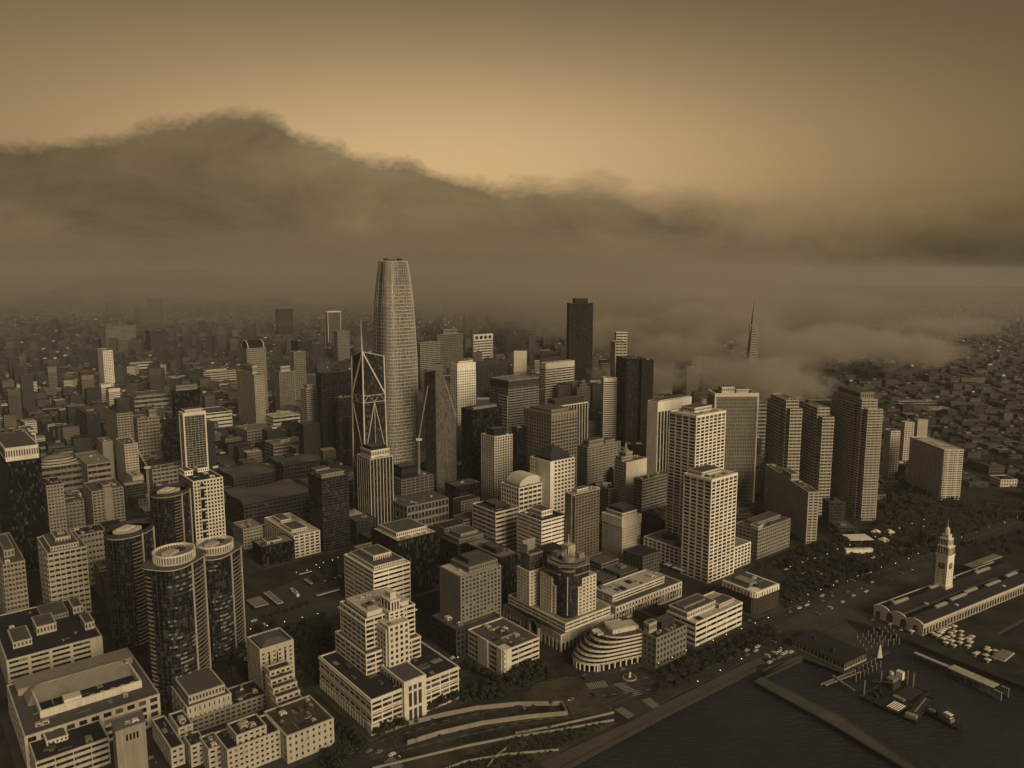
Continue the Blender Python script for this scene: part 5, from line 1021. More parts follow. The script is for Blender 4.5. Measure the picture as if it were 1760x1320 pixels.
 {'n': 'office_tower', 'c': 'office tower', 'l': 'brown notched-corner tower with a pale roof terrace', 'x': 64.7, 'y': 805.6, 't': 50.8, 'a': 42.0, 'b': 14.4, 'h': 77.3, 'st': 'grid', 'w': 'brown', 'nf': 22, 'nr': 8, 'nl': 4, 'sf': 0.42, 'pw': 1.5, 'roof': 'cream', 'ph': [[0.2, 0.6, 0.2, 0.7, 4, 'cream']], 'cham': 1},
 {'n': 'office_building', 'c': 'office building', 'l': 'rounded-corner banded block with leafy dark roof', 'x': -18.1, 'y': 844.0, 't': 50.8, 'a': 31.9, 'b': 43.6, 'h': 45.9, 'st': 'ribbon', 'w': 'cream', 'nf': 9, 'nr': 2, 'nl': 4, 'sf': 0.5, 'roof': 'dark', 'ph': [[0.3, 0.8, 0.3, 0.8, 4, 'dgrey']], 'win': 1},
 {'n': 'office_building', 'c': 'office building', 'l': 'bright white block with crisp black window bands and square roof box', 'x': 31.2, 'y': 795.7, 't': 50.8, 'a': 35.1, 'b': 40.3, 'h': 51.8, 'st': 'ribbon', 'w': 'white', 'nf': 12, 'nr': 1, 'nl': 1, 'sf': 0.6, 'roof': 'dark', 'g': 'black', 'ph': [[0.3, 0.75, 0.3, 0.8, 6, 'white']]},
 {'n': 'office_building', 'c': 'office building', 'l': 'pale windowless-looking block crowned by a comb of white fins', 'x': 120.6, 'y': 826.1, 't': 50.8, 'a': 29.2, 'b': 29.9, 'h': 44.4, 'st': 'comb', 'w': 'cream', 'nf': 14, 'nr': 12, 'nl': 12, 'ph': [[0.15, 0.85, 0.15, 0.85, 9, 'dgrey'], [0.1, 0.9, 0.1, 0.9, 5, 'white']]},
 {'n': 'office_building', 'c': 'office building', 'l': 'stone office block with tiled cupola tower left of the white twin towers', 'x': 146.1, 'y': 980.7, 't': 50.8, 'a': 39.1, 'b': 19.3, 'h': 68.7, 'st': 'blankr', 'w': 'cream', 'nf': 18, 'nr': 5, 'nl': 4, 'custom': 'cupola', 'ph': [[0.0, 0.5, 0.4, 0.95, 6, 'beige']]},
 {'n': 'office_building', 'c': 'office building', 'l': 'massive stepped brown building behind the cupola block', 'x': 105.7, 'y': 1073.4, 't': 50.8, 'a': 66.1, 'b': 21.0, 'h': 67.1, 'st': 'grid', 'w': 'tan', 'nf': 18, 'nr': 9, 'nl': 4, 'sf': 0.6, 'ph': [[0.1, 0.55, 0.2, 0.8, 8, 'tan'], [0.6, 0.9, 0.2, 0.8, 4, 'tan']]},
 {'n': 'office_building', 'c': 'office building', 'l': 'lower brown building at the foot of the massive stepped one', 'x': 124.3, 'y': 980.7, 't': 50.8, 'a': 29.5, 'b': 16.7, 'h': 33.4, 'st': 'grid', 'w': 'tan', 'nf': 8, 'nr': 6, 'nl': 4, 'sf': 0.5},
 {'n': 'office_building', 'c': 'office building', 'l': 'broad grey block with long horizontal windows left of the white twin towers', 'x': 161.5, 'y': 945.6, 't': 50.8, 'a': 50, 'b': 13.4, 'h': 55.4, 'st': 'ribbon', 'w': 'grey', 'nf': 14, 'nr': 9, 'nl': 3, 'sf': 0.5},
 {'n': 'white_tower', 'c': 'tower', 'l': 'white tower with vertical black stripes behind the taller twin tower', 'x': 205.2, 'y': 1088.0, 't': 50.8, 'a': 73.7, 'b': 18.2, 'h': 129.0, 'st': 'vert', 'w': 'white', 'g': 'black', 'nf': 30, 'nr': 9, 'nl': 3, 'pw': 1.6, 'crown': 13, 'blankl': 1, 'ph': [[0.05, 0.95, 0.05, 0.95, 2, 'cream']]},
 {'n': 'white_tower', 'c': 'tower', 'l': 'taller of the two white gridded twin towers', 'x': 195.5, 'y': 818.8, 't': 50.8, 'a': 51.0, 'b': 36.1, 'h': 160, 'st': 'grid', 'w': 'white', 'g': 'black', 'nf': 42, 'nr': 6, 'nl': 4, 'sf': 0.34, 'pw': 1.6, 'crown': 5, 'roof': 'cream', 'ph': [[0.3, 0.9, 0.4, 0.9, 5, 'cream']], 'win': 1, 'topwin': 1},
 {'n': 'white_tower', 'c': 'tower', 'l': 'lower front twin of the white gridded towers', 'x': 197.9, 'y': 756.8, 't': 50.8, 'a': 42.6, 'b': 33.5, 'h': 107.2, 'st': 'grid', 'w': 'white', 'g': 'black', 'nf': 27, 'nr': 6, 'nl': 4, 'sf': 0.34, 'pw': 1.6, 'crown': 5, 'roof': 'cream', 'ph': [[0.1, 0.85, 0.45, 0.95, 4, 'cream']], 'win': 1, 'topwin': 1},
 {'n': 'office_building', 'c': 'office building', 'l': 'low white gridded podium wrapping the foot of the twin towers', 'x': 197.7, 'y': 755.3, 't': 50.8, 'a': 82.1, 'b': 91.2, 'h': 23.3, 'st': 'grid', 'w': 'white', 'g': 'black', 'nf': 6, 'nr': 13, 'nl': 14, 'sf': 0.34, 'pw': 1.6, 'roof': 'tan', 'custom': 'podium'},
 {'n': 'office_tower', 'c': 'office tower', 'l': 'big grey slab with crisp white frame behind the twin towers', 'x': 270.2, 'y': 1029.2, 't': 86.8, 'a': 57.4, 'b': 33.2, 'h': 150, 'st': 'vert', 'w': 'tan', 'g': 'grey', 'nf': 30, 'nr': 26, 'nl': 6, 'pw': 0.8, 'frame': 1, 'roof': 'dark', 'ph': [[0.2, 0.5, 0.3, 0.8, 8, 'cream'], [0.55, 0.85, 0.3, 0.8, 5, 'cream']]},
 {'n': 'banded_tower', 'c': 'tower', 'l': 'leftmost of the three slab towers with fine horizontal bands on the right', 'x': 352.1, 'y': 993.0, 't': 86.8, 'a': 20.6, 'b': 63.2, 'h': 146.7, 'st': 'band', 'w': 'beige', 'nf': 34, 'nr': 6, 'nl': 14, 'step': 1},
 {'n': 'banded_tower', 'c': 'tower', 'l': 'middle of the three slab towers with fine horizontal bands on the right', 'x': 389.5, 'y': 980.7, 't': 86.8, 'a': 19.7, 'b': 90.9, 'h': 138.3, 'st': 'band', 'w': 'beige', 'nf': 33, 'nr': 6, 'nl': 14, 'step': 1},
 {'n': 'banded_tower', 'c': 'tower', 'l': 'tallest and rightmost of the three finely banded slab towers', 'x': 434.2, 'y': 957.0, 't': 86.8, 'a': 25.1, 'b': 84.7, 'h': 152.8, 'st': 'band', 'w': 'beige', 'nf': 44, 'nr': 7, 'nl': 16, 'step': 1, 'ph': [[0.1, 0.8, 0.15, 0.85, 9, 'tan']]},
 {'n': 'office_building', 'c': 'office building', 'l': 'black flat-topped block with pale rim between the banded slab towers', 'x': 516.4, 'y': 1364.2, 't': 86.8, 'a': 66.2, 'b': 27.1, 'h': 83.9, 'st': 'glass', 'w': 'black', 'g': 'black', 'nf': 20, 'nr': 8, 'nl': 2, 'roof': 'tan'},
 {'n': 'hotel', 'c': 'hotel', 'l': 'long terraced hotel with gridded wall beside the tree-filled plaza', 'x': 339.9, 'y': 872.2, 't': 86.8, 'a': 11.6, 'b': 130, 'h': 61.1, 'st': 'grid', 'w': 'beige', 'nf': 18, 'nr': 2, 'nl': 26, 'sf': 0.5, 'pw': 1.3, 'ph': [[0.1, 0.9, 0.4, 0.6, 8, 'beige']]},
 {'n': 'rooftop_restaurant', 'c': 'restaurant', 'l': 'round revolving rooftop drum on the terraced hotel', 'x': 312.1, 'y': 1073.4, 't': 86.8, 'a': 39.1, 'b': 24.9, 'h': 33.7, 'st': 'plain', 'w': 'cream', 'custom': 'revolve'},
 {'n': 'office_building', 'c': 'office building', 'l': 'grey stone block with pale stair tower right of the white twin towers', 'x': 267.8, 'y': 822.6, 't': 50.8, 'a': 62.9, 'b': 29.0, 'h': 33.1, 'st': 'grid', 'w': 'tan', 'nf': 8, 'nr': 16, 'nl': 6, 'sf': 0.55, 'ph': [[0.2, 0.9, 0.3, 0.8, 4, 'tan'], [0, 0.14, 0, 0.35, 4, 'cream']], 'roof': 'mid'},
 {'n': 'apartment_building', 'c': 'apartments', 'l': 'broad white slab of flats by the waterfront park at right', 'x': 589.5, 'y': 1045.3, 't': 86.8, 'a': 26.2, 'b': 83.9, 'h': 70.4, 'st': 'balc', 'w': 'cream', 'nf': 22, 'nr': 3, 'nl': 18, 'sf': 0.5, 'roof': 'cream'},
 {'n': 'apartment_building', 'c': 'apartments', 'l': 'dark-sided slim tower of flats, left of the pair behind the park', 'x': 571.5, 'y': 1160.5, 't': 86.8, 'a': 13.5, 'b': 18.4, 'h': 72.1, 'st': 'grid', 'w': 'cream', 'nf': 22, 'nr': 3, 'nl': 5, 'sf': 0.5},
 {'n': 'apartment_building', 'c': 'apartments', 'l': 'pale-fronted slim tower of flats, right of the pair behind the park', 'x': 631.7, 'y': 1239.0, 't': 86.8, 'a': 14.4, 'b': 12.0, 'h': 70.0, 'st': 'grid', 'w': 'cream', 'nf': 22, 'nr': 3, 'nl': 5, 'sf': 0.5},
 {'n': 'apartment_building', 'c': 'apartments', 'l': 'squat pale block with rounded roof behind the slim pair of flats', 'x': 742.6, 'y': 1411.5, 't': 86.8, 'a': 18.7, 'b': 13.3, 'h': 41.3, 'st': 'plain', 'w': 'beige', 'nf': 8, 'nr': 4, 'nl': 3},
 {'n': 'office_building', 'c': 'office building', 'l': 'long beige warehouse on the slope beyond the flats', 'x': 869.8, 'y': 1741.4, 't': 86.8, 'a': 87.8, 'b': 12.1, 'h': 19.9, 'st': 'ribbon', 'w': 'tan', 'nf': 3, 'nr': 8, 'nl': 2},
 {'n': 'office_building', 'c': 'office building', 'l': 'dark warehouse with a bright flat roof beyond the flats', 'x': 904.7, 'y': 1670.8, 't': 86.8, 'a': 41.6, 'b': 26.3, 'h': 16.6, 'st': 'plain', 'w': 'tan', 'roof': 'cream', 'nf': 3, 'nr': 8, 'nl': 2},
 {'n': 'office_building', 'c': 'office building', 'l': 'hazy flat-roofed block above the leftmost banded slab tower', 'x': 546.9, 'y': 1637.5, 't': 86.8, 'a': 65.2, 'b': 19.5, 'h': 72.4, 'st': 'ribbon', 'w': 'tan', 'nf': 8, 'nr': 8, 'nl': 2, 'roof': 'cream'},
 {'n': 'office_building', 'c': 'office building', 'l': 'hazy block under the drifting fog right of the framed grey slab', 'x': 412.4, 'y': 1319.8, 't': 86.8, 'a': 26.3, 'b': 16.7, 'h': 91.4, 'st': 'ribbon', 'w': 'tan', 'nf': 14, 'nr': 5, 'nl': 2},
 {'n': 'office_building', 'c': 'office building', 'l': 'golden stepped-top office block with dark side next to the bus yard', 'x': -124.5, 'y': 674.2, 't': 50.8, 'a': 37.9, 'b': 55.8, 'h': 44.8, 'st': 'ribbon', 'w': 'white', 'g': 'black', 'nf': 10, 'nr': 3, 'nl': 6, 'sf': 0.55, 'roof': 'cream', 'ph': [[0.08, 0.92, 0.08, 0.92, 3, 'cream'], [0.25, 0.75, 0.3, 0.75, 8, 'cream']], 'win': 1},
 {'n': 'office_building', 'c': 'office building', 'l': 'black glass cube with pale machinery roof behind the golden block', 'x': -108.7, 'y': 718.6, 't': 50.8, 'a': 45.9, 'b': 50.4, 'h': 57.2, 'st': 'glass', 'w': 'black', 'g': 'black', 'nf': 14, 'nr': 12, 'nl': 6, 'roof': 'cream', 'ph': [[0.1, 0.85, 0.2, 0.85, 5, 'cream']]},
 {'n': 'office_building', 'c': 'office building', 'l': 'dark banded block with shallow stepped pyramid top', 'x': -54.1, 'y': 753.8, 't': 50.8, 'a': 38.1, 'b': 32.1, 'h': 40.9, 'st': 'ribbon', 'w': 'dgrey', 'g': 'black', 'nf': 10, 'nr': 6, 'nl': 4, 'ph': [[0.1, 0.9, 0.1, 0.9, 4, 'grey'], [0.22, 0.78, 0.22, 0.78, 8, 'tan']]},
 {'n': 'office_building', 'c': 'office building', 'l': 'dark glass block behind the grey gridded tower', 'x': -12.0, 'y': 705.4, 't': 50.8, 'a': 22.7, 'b': 54.0, 'h': 46.0, 'st': 'glass', 'w': 'dgrey', 'g': 'black', 'nf': 12, 'nr': 5, 'nl': 8, 'roof': 'tan', 'ph': [[0.2, 0.6, 0.2, 0.6, 4, 'dgrey']]},
 {'n': 'grid_tower', 'c': 'office tower', 'l': 'grey tower of deep square windows with dark roof machinery', 'x': -42.1, 'y': 616.0, 't': 50.8, 'a': 41.5, 'b': 29.8, 'h': 63.6, 'st': 'grid', 'w': 'grey', 'g': 'black', 'nf': 18, 'nr': 11, 'nl': 9, 'sf': 0.42, 'pw': 1.7, 'roof': 'cream', 'ph': [[0.25, 0.98, 0.1, 0.95, 5, 'grey'], [0.35, 0.85, 0.3, 0.8, 9, 'dgrey']], 'blankl': 1, 'win': 1},
 {'n': 'office_building', 'c': 'office building', 'l': 'dark podium at the foot of the grey gridded tower', 'x': -45.4, 'y': 602.2, 't': 50.8, 'a': 44.5, 'b': 35.9, 'h': 23.7, 'st': 'grid', 'w': 'dgrey', 'g': 'black', 'nf': 5, 'nr': 11, 'nl': 8, 'sf': 0.42, 'pw': 1.7, 'roof': 'mid'},
 {'n': 'courtyard_building', 'c': 'office building', 'l': 'low cream block with chamfered corner and sunken roof court', 'x': -6.3, 'y': 570.8, 't': 50.8, 'a': 35.8, 'b': 46.6, 'h': 22.1, 'st': 'ribbon', 'w': 'cream', 'g': 'black', 'nf': 5, 'nr': 3, 'nl': 4, 'sf': 0.5, 'roof': 'mid', 'custom': 'court', 'win': 1},
 {'n': 'stepped_tower', 'c': 'office tower', 'l': 'cream stepped building with square lantern tower and tall arched portal', 'x': -95.4, 'y': 496.1, 't': 50.8, 'a': 71.8, 'b': 78.4, 'h': 24.8, 'custom': 'gap', 'st': 'x'},
 {'n': 'atrium_tower', 'c': 'office tower', 'l': 'glass drum tower between two white gridded wings with arched entrance podium', 'x': 40.5, 'y': 614.0, 't': 50.8, 'a': 62.5, 'b': 75.7, 'h': 13.9, 'custom': 'rincon', 'st': 'x'},
 {'n': 'terraced_building', 'c': 'office building', 'l': 'round-ended white building with curving terraces on the waterfront road', 'x': 68.5, 'y': 580.6, 't': 67, 'a': 42.8, 'b': 32, 'h': 23.9, 'custom': 'terrace', 'st': 'x'},
 {'n': 'classical_building', 'c': 'building', 'l': 'grey stone block with classical parapet next to the curving terraces', 'x': 114.1, 'y': 585.2, 't': 50.8, 'a': 36.9, 'b': 18.3, 'h': 25.5, 'st': 'grid', 'w': 'grey', 'nf': 5, 'nr': 9, 'nl': 4, 'sf': 0.5, 'pw': 1.8, 'roof': 'dark', 'ph': [[0.05, 0.3, 0.5, 0.8, 8, 'beige'], [0.4, 0.85, 0.4, 0.9, 6, 'dgrey']]},
 {'n': 'post_office', 'c': 'building', 'l': 'long cream block with a planted light well and row of slit windows', 'x': 92.6, 'y': 665.9, 't': 50.8, 'a': 91.8, 'b': 30.8, 'h': 14.9, 'st': 'grid', 'w': 'cream', 'nf': 3, 'nr': 22, 'nl': 9, 'sf': 0.4, 'pw': 2.2, 'custom': 'postoffice'},
 {'n': 'office_building', 'c': 'office building', 'l': 'white modern block with louvred roof structures on the waterfront road', 'x': 154.1, 'y': 622.1, 't': 50.8, 'a': 65.1, 'b': 30.5, 'h': 20.7, 'st': 'ribbon', 'w': 'white', 'nf': 4, 'nr': 9, 'nl': 4, 'sf': 0.5, 'roof': 'cream', 'ph': [[0, 0.6, 0.3, 0.95, 6, 'cream'], [0.05, 0.5, 0.5, 0.8, 8, 'grey'], [0.62, 0.95, 0.2, 0.6, 3, 'cream']], 'win': 1},
 {'n': 'corner_building', 'c': 'building', 'l': 'dark brick building with white colonnade storey and rounded corner', 'x': 222.3, 'y': 682.7, 't': 54, 'a': 34.8, 'b': 36.4, 'h': 21.4, 'custom': 'brick', 'st': 'x'},
 {'n': 'office_building', 'c': 'office building', 'l': 'flat dark box office with pale roof strip by the bus yard', 'x': -265.9, 'y': 800.6, 't': 50.8, 'a': 36.5, 'b': 26.1, 'h': 21.4, 'st': 'glass', 'w': 'black', 'g': 'black', 'nf': 6, 'nr': 8, 'nl': 3, 'roof': 'tan', 'ph': [[0.25, 0.7, 0.3, 0.8, 2, 'cream']]},
 {'n': 'office_building', 'c': 'office building', 'l': 'white L-shaped office with flat pale roof opposite the bus yard', 'x': -238.7, 'y': 826.1, 't': 50.8, 'a': 30.2, 'b': 81.5, 'h': 25.3, 'st': 'grid', 'w': 'cream', 'nf': 7, 'nr': 5, 'nl': 12, 'sf': 0.45, 'pw': 1.8, 'roof': 'cream', 'ph': [[0.1, 0.7, 0.15, 0.5, 3, 'cream'], [0.2, 0.6, 0.6, 0.9, 4, 'cream']], 'win': 1},
 {'n': 'office_building', 'c': 'office building', 'l': 'small dark block with curved parapet behind the flat dark box', 'x': -303.4, 'y': 853.2, 't': 50.8, 'a': 21.6, 'b': 31.0, 'h': 23.3, 'st': 'grid', 'w': 'tan', 'nf': 6, 'nr': 6, 'nl': 4, 'sf': 0.6, 'roof': 'tan'},
 {'n': 'dark_tower', 'c': 'office tower', 'l': 'dark tower with ragged crown and horizontal bands left of the braced one', 'x': -210.4, 'y': 844.0, 't': 50.8, 'a': 32.0, 'b': 34.2, 'h': 84.6, 'st': 'ribbon', 'w': 'dgrey', 'g': 'black', 'nf': 26, 'nr': 3, 'nl': 3, 'sf': 0.4, 'roof': 'tan', 'ph': [[0.05, 0.9, 0.1, 0.6, 4, 'tan'], [0.1, 0.6, 0.6, 0.95, 6, 'tan']]},
 {'n': 'wave_roof_building', 'c': 'office building', 'l': 'front wide dark office with undulating roof', 'x': -324.5, 'y': 919.1, 't': 50.8, 'a': 83.4, 'b': 61.9, 'h': 33.6, 'st': 'grid', 'w': 'dgrey', 'g': 'black', 'nf': 7, 'nr': 16, 'nl': 5, 'sf': 0.5, 'custom': 'wave'},
 {'n': 'wave_roof_building', 'c': 'office building', 'l': 'second dark office with undulating roof, behind the front one on the left', 'x': -385.8, 'y': 1059.1, 't': 50.8, 'a': 59.5, 'b': 55.8, 'h': 27.5, 'st': 'grid', 'w': 'dgrey', 'g': 'black', 'nf': 6, 'nr': 12, 'nl': 5, 'sf': 0.5, 'custom': 'wave'},
 {'n': 'wave_roof_building', 'c': 'office building', 'l': 'third dark office with undulating roof, right of the second', 'x': -320.7, 'y': 1073.4, 't': 50.8, 'a': 53.6, 'b': 30.6, 'h': 42.1, 'st': 'grid', 'w': 'dgrey', 'g': 'black', 'nf': 7, 'nr': 10, 'nl': 4, 'sf': 0.5, 'custom': 'wave'},
 {'n': 'terraced_flats', 'c': 'apartments', 'l': 'sandstone tower of flats with stepped roof gardens spilling down its front', 'x': -183.7, 'y': 538.5, 't': 50.8, 'a': 25.0, 'b': 25.0, 'h': 39.7, 'custom': 'zigg', 'st': 'x'},
 {'n': 'terraced_flats', 'c': 'apartments', 'l': 'long sandstone wing with planted roof terrace at the bottom', 'x': -144.0, 'y': 464.3, 't': 50.8, 'a': 32.0, 'b': 36.2, 'h': 18.6, 'st': 'grid', 'w': 'beige', 'nf': 4, 'nr': 8, 'nl': 5, 'sf': 0.55, 'pw': 2.6, 'roof': 'garden', 'win': 1},
 {'n': 'terraced_flats', 'c': 'apartments', 'l': 'stepped sandstone flats with several dark flat roofs at the bottom edge', 'x': -177.2, 'y': 445.8, 't': 50.8, 'a': 31.2, 'b': 95, 'h': 17.6, 'custom': 'flats', 'st': 'x'},
 {'n': 'office_building', 'c': 'office building', 'l': 'upper sandstone block with framed long roof lights beside the round towers', 'x': -220.9, 'y': 496.8, 't': 50.8, 'a': 29.3, 'b': 42.7, 'h': 18.8, 'st': 'grid', 'w': 'beige', 'nf': 3, 'nr': 9, 'nl': 5, 'sf': 0.5, 'pw': 2.5, 'roof': 'mid', 'ph': [[0.08, 0.92, 0.1, 0.85, 6, 'beige']]},
 {'n': 'brick_row', 'c': 'building', 'l': 'dark flat-roofed wing linking the sandstone flats', 'x': -218.3, 'y': 496.8, 't': 50.8, 'a': 52.3, 'b': 24, 'h': 10.3, 'st': 'grid', 'w': 'tan', 'nf': 3, 'nr': 14, 'nl': 5, 'sf': 0.5, 'roof': 'dark'},
 {'n': 'office_building', 'c': 'office building', 'l': 'low dark-roofed building right of the round towers', 'x': -191.9, 'y': 550.5, 't': 50.8, 'a': 13.6, 'b': 48.5, 'h': 11.7, 'st': 'ribbon', 'w': 'dgrey', 'nf': 3, 'nr': 6, 'nl': 4, 'roof': 'dark'},
 {'n': 'office_building', 'c': 'office building', 'l': 'small pale pier shed at the corner of the promenade park', 'x': 373.3, 'y': 840.3, 't': 86.8, 'a': 30.0, 'b': 4.1, 'h': 4.7, 'st': 'plain', 'w': 'white', 'roof': 'white'},
 {'n': 'office_building', 'c': 'office building', 'l': 'brown office slab between the flats and the round hall at left', 'x': -791.1, 'y': 1239.0, 't': 50.8, 'a': 19.5, 'b': 95, 'h': 42.3, 'st': 'grid', 'w': 'tan', 'nf': 10, 'nr': 6, 'nl': 5, 'sf': 0.5},
 {'n': 'office_building', 'c': 'office building', 'l': 'white office cube with square windows on the middle left', 'x': -851.3, 'y': 1341.7, 't': 50.8, 'a': 17.6, 'b': 53.9, 'h': 34.2, 'st': 'grid', 'w': 'cream', 'nf': 5, 'nr': 4, 'nl': 3, 'sf': 0.5},
 {'n': 'office_building', 'c': 'office building', 'l': 'long brown hall behind the tan flats at the left edge', 'x': -595.7, 'y': 1073.4, 't': 50.8, 'a': 29.8, 'b': 87.6, 'h': 42.1, 'st': 'ribbon', 'w': 'tan', 'nf': 5, 'nr': 5, 'nl': 4, 'roof': 'tan'},
 {'n': 'office_building', 'c': 'office building', 'l': 'low grey office with louvred front beside the tower crane at left', 'x': -504.7, 'y': 1073.4, 't': 50.8, 'a': 37.7, 'b': 20.6, 'h': 35.4, 'st': 'grid', 'w': 'tan', 'nf': 6, 'nr': 7, 'nl': 3, 'sf': 0.5, 'roof': 'mid'},
 {'n': 'office_building', 'c': 'office building', 'l': 'pale cube with curved shed roof below the crane at left', 'x': -533.2, 'y': 1073.4, 't': 50.8, 'a': 13.8, 'b': 38.5, 'h': 25.3, 'st': 'plain', 'w': 'beige', 'nf': 5, 'nr': 4, 'nl': 3},
 {'n': 'office_building', 'c': 'office building', 'l': 'brown stepped block right of the pyramid-capped tower', 'x': -620.3, 'y': 1278.2, 't': 50.8, 'a': 33.7, 'b': 33.2, 'h': 69.1, 'st': 'grid', 'w': 'tan', 'nf': 12, 'nr': 6, 'nl': 3, 'sf': 0.55, 'ph': [[0.6, 0.95, 0.2, 0.8, 12, 'tan']]},
 {'n': 'office_building', 'c': 'office building', 'l': 'low white-roofed market hall right of the beige hotels', 'x': -471.9, 'y': 1527.7, 't': 50.8, 'a': 54.9, 'b': 44.2, 'h': 23.5, 'st': 'ribbon', 'w': 'cream', 'nf': 3, 'nr': 6, 'nl': 3, 'roof': 'cream'},
 {'n': 'office_building', 'c': 'office building', 'l': 'brown flat-roofed block with dark trees in front of the beige hotels', 'x': -472.0, 'y': 1373.4, 't': 50.8, 'a': 48.4, 'b': 57.3, 'h': 27.6, 'st': 'grid', 'w': 'tan', 'nf': 5, 'nr': 8, 'nl': 4, 'sf': 0.5, 'roof': 'tan'},
 {'n': 'office_building', 'c': 'office building', 'l': 'low block with a round bright roof dome left of the dark tower', 'x': -390.7, 'y': 1258.3, 't': 50.8, 'a': 55.8, 'b': 36.6, 'h': 29.3, 'st': 'ribbon', 'w': 'tan', 'nf': 5, 'nr': 8, 'nl': 4, 'roof': 'tan', 'ph': [[0.3, 0.6, 0.3, 0.7, 4, 'cream']]}]
ROUNDS = [{'l': 'nearest round residential tower with oval white crown and curved balconies', 'x': -245.0, 'y': 545.6, 'h': 106.1, 'w': 41.4, 'r': 0.8, 'crown': 1},
 {'l': 'second round residential tower with oval white crown, behind the nearest', 'x': -241.9, 'y': 614.0, 'h': 87.8, 'w': 40.8, 'r': 0.8, 'crown': 1},
 {'l': 'black oval residential tower with a pointed rim at the left', 'x': -318.8, 'y': 629.4, 'h': 99.3, 'w': 39.7, 'r': 0.75, 'crown': 2},
 {'l': 'dark curved residential tower beside the white gridded one', 'x': -335.4, 'y': 746.5, 'h': 98.9, 'w': 37.6, 'r': 0.8, 'crown': 2}]
SALES = (-167.3, 1118.4)
V = {'g1': [-104.7, 529.1, 45.8, 47.2, 24.8, 40.4], 'g2': [-106.0, 537.0, 41.4, 38.9, 40.4, 63.7], 'gt': [-88.4, 531.6, 16.5, 17.5, 24.8, 60.4], 'gt2': [-89.6, 542.6, 12.3, 15.2, 60.4, 66.4], 'gp1': [-88.7, 543.6, 7.9, 14.3, 66.4, 74.9], 'gp2': [-89.2, 547.7, 4.4, 8.4, 74.9, 79.4], 'gport': [-73.6, 507.1, 18.2, 20, 0, 30], 'r1': [42.9, 595.5, 50.9, 72.0, 25.9, 32.8], 'rw': [44.5, 602.9, 32.4, 32.0, 32.8, 63.5], 'rg': [44.3, 602.9, 26.2, 26.7, 32.8, 85.1], 'r2': [14.7, 629.6, 17.0, 15.3, 32.8, 62.7], 'r2g': [17.3, 622.4, 10.2, 18.8, 62.7, 84.7], 'z': [[-172.1, 522.7, 15.2, 8.5, 0, 31], [-170.0, 517.9, 16.4, 9.4, 0, 27], [-166.8, 512.5, 16.8, 10.3, 0, 23.5], [-163.4, 507.2, 16.7, 12.3, 0, 20], [-159.4, 501.4, 17.0, 15.1, 0, 16.5]], 'fl': [[-173.0, 456.5, 18.5, 16.5, 0, 24], [-176.8, 449.7, 33.5, 23.3, 0, 18.5], [-190.5, 454.9, 8.4, 16.7, 0, 15.5], [-204.3, 460.8, 8.7, 14.2, 0, 14], [-216.6, 460.1, 7.5, 42.1, 0, 12.5], [-218.5, 476.6, 8.5, 20.5, 0, 16.5]], 'po': [91.3, 677.0, 71.0, 23.0, 14.9, 21], 'po2': [92.9, 724.8, 22.1, 19.8, 14.9, 21], 'ferry': {'n': 'ferry_terminal', 'c': 'terminal', 'l': 'long low waterfront hall with arcaded side and dark twin-pitched roofs', 'x': 355.9, 'y': 642.2, 't': 58.2, 'a': 205.0, 'b': 46.2, 'h': 10.7, 'custom': 'ferry', 'st': 'x'}, 'clock': [415.3, 720.7], 'clock_h': [15.0, 22.6, 53.5, 60.5, 68.0, 76.6]}
W = {'rest_near': [263.5, 583.2, 30.2, 48.7, 0, 6], 'rest2': [264.6, 592.6, 35.5, 21.8, 0, 7], 'barge': [[260.7, 546.0], [277.7, 523.0], [314.0, 552.5], [297.6, 578.1]], 'barge2': [[280.4, 519.3], [287.1, 512.8], [311.9, 544.4], [307.4, 552.5]], 'tug': [[301.6, 531.2], [313.4, 505.1]], 'tug2': [[313.4, 505.1], [321.5, 517.8]], 'gang': [[331.6, 608.1], [347.6, 583.3], [365.4, 553.5]], 'piles': [[297.3, 637.4], [296.6, 630.1], [295.9, 622.8], [295.2, 615.8], [304.5, 642.8], [303.7, 635.3], [302.9, 628.0], [302.1, 620.8], [311.7, 648.3], [310.8, 640.6], [309.9, 633.2], [309.1, 625.9], [319.1, 653.8], [318.1, 646.1], [317.1, 638.5], [316.2, 631.1], [324.5, 654.9], [323.4, 647.2], [322.4, 639.6], [321.4, 632.1], [329.9, 656.0], [328.8, 648.3], [327.7, 640.6], [326.6, 633.2], [335.3, 657.2], [334.2, 649.4], [333.0, 641.7], [331.9, 634.3]], 'piles2': [[266.1, 577.2], [270.9, 580.7], [275.7, 584.4], [280.5, 588.0], [285.4, 591.7], [290.4, 595.4], [295.4, 599.2], [268.3, 572.8], [273.1, 576.3], [277.8, 579.9], [282.7, 583.5], [287.5, 587.1], [292.5, 590.8], [297.5, 594.5]], 'fender': [[237.0, 563.3], [273.3, 585.3], [239.9, 561.6], [276.7, 582.5], [250.8, 575.4], [258.6, 553.3]], 'beacon': [301.2, 604.1], 'cranes': [[[-116.7, 961.7], 102.6, [733, 672]], [[-473.7, 993.0], 58.7, [233, 752]]], 'fountain': [91.5, 571.7], 'rink': [404.1, 882.0], 'pavs': [[436.4, 906.4], [432.2, 878.1], [452.4, 906.4]]}
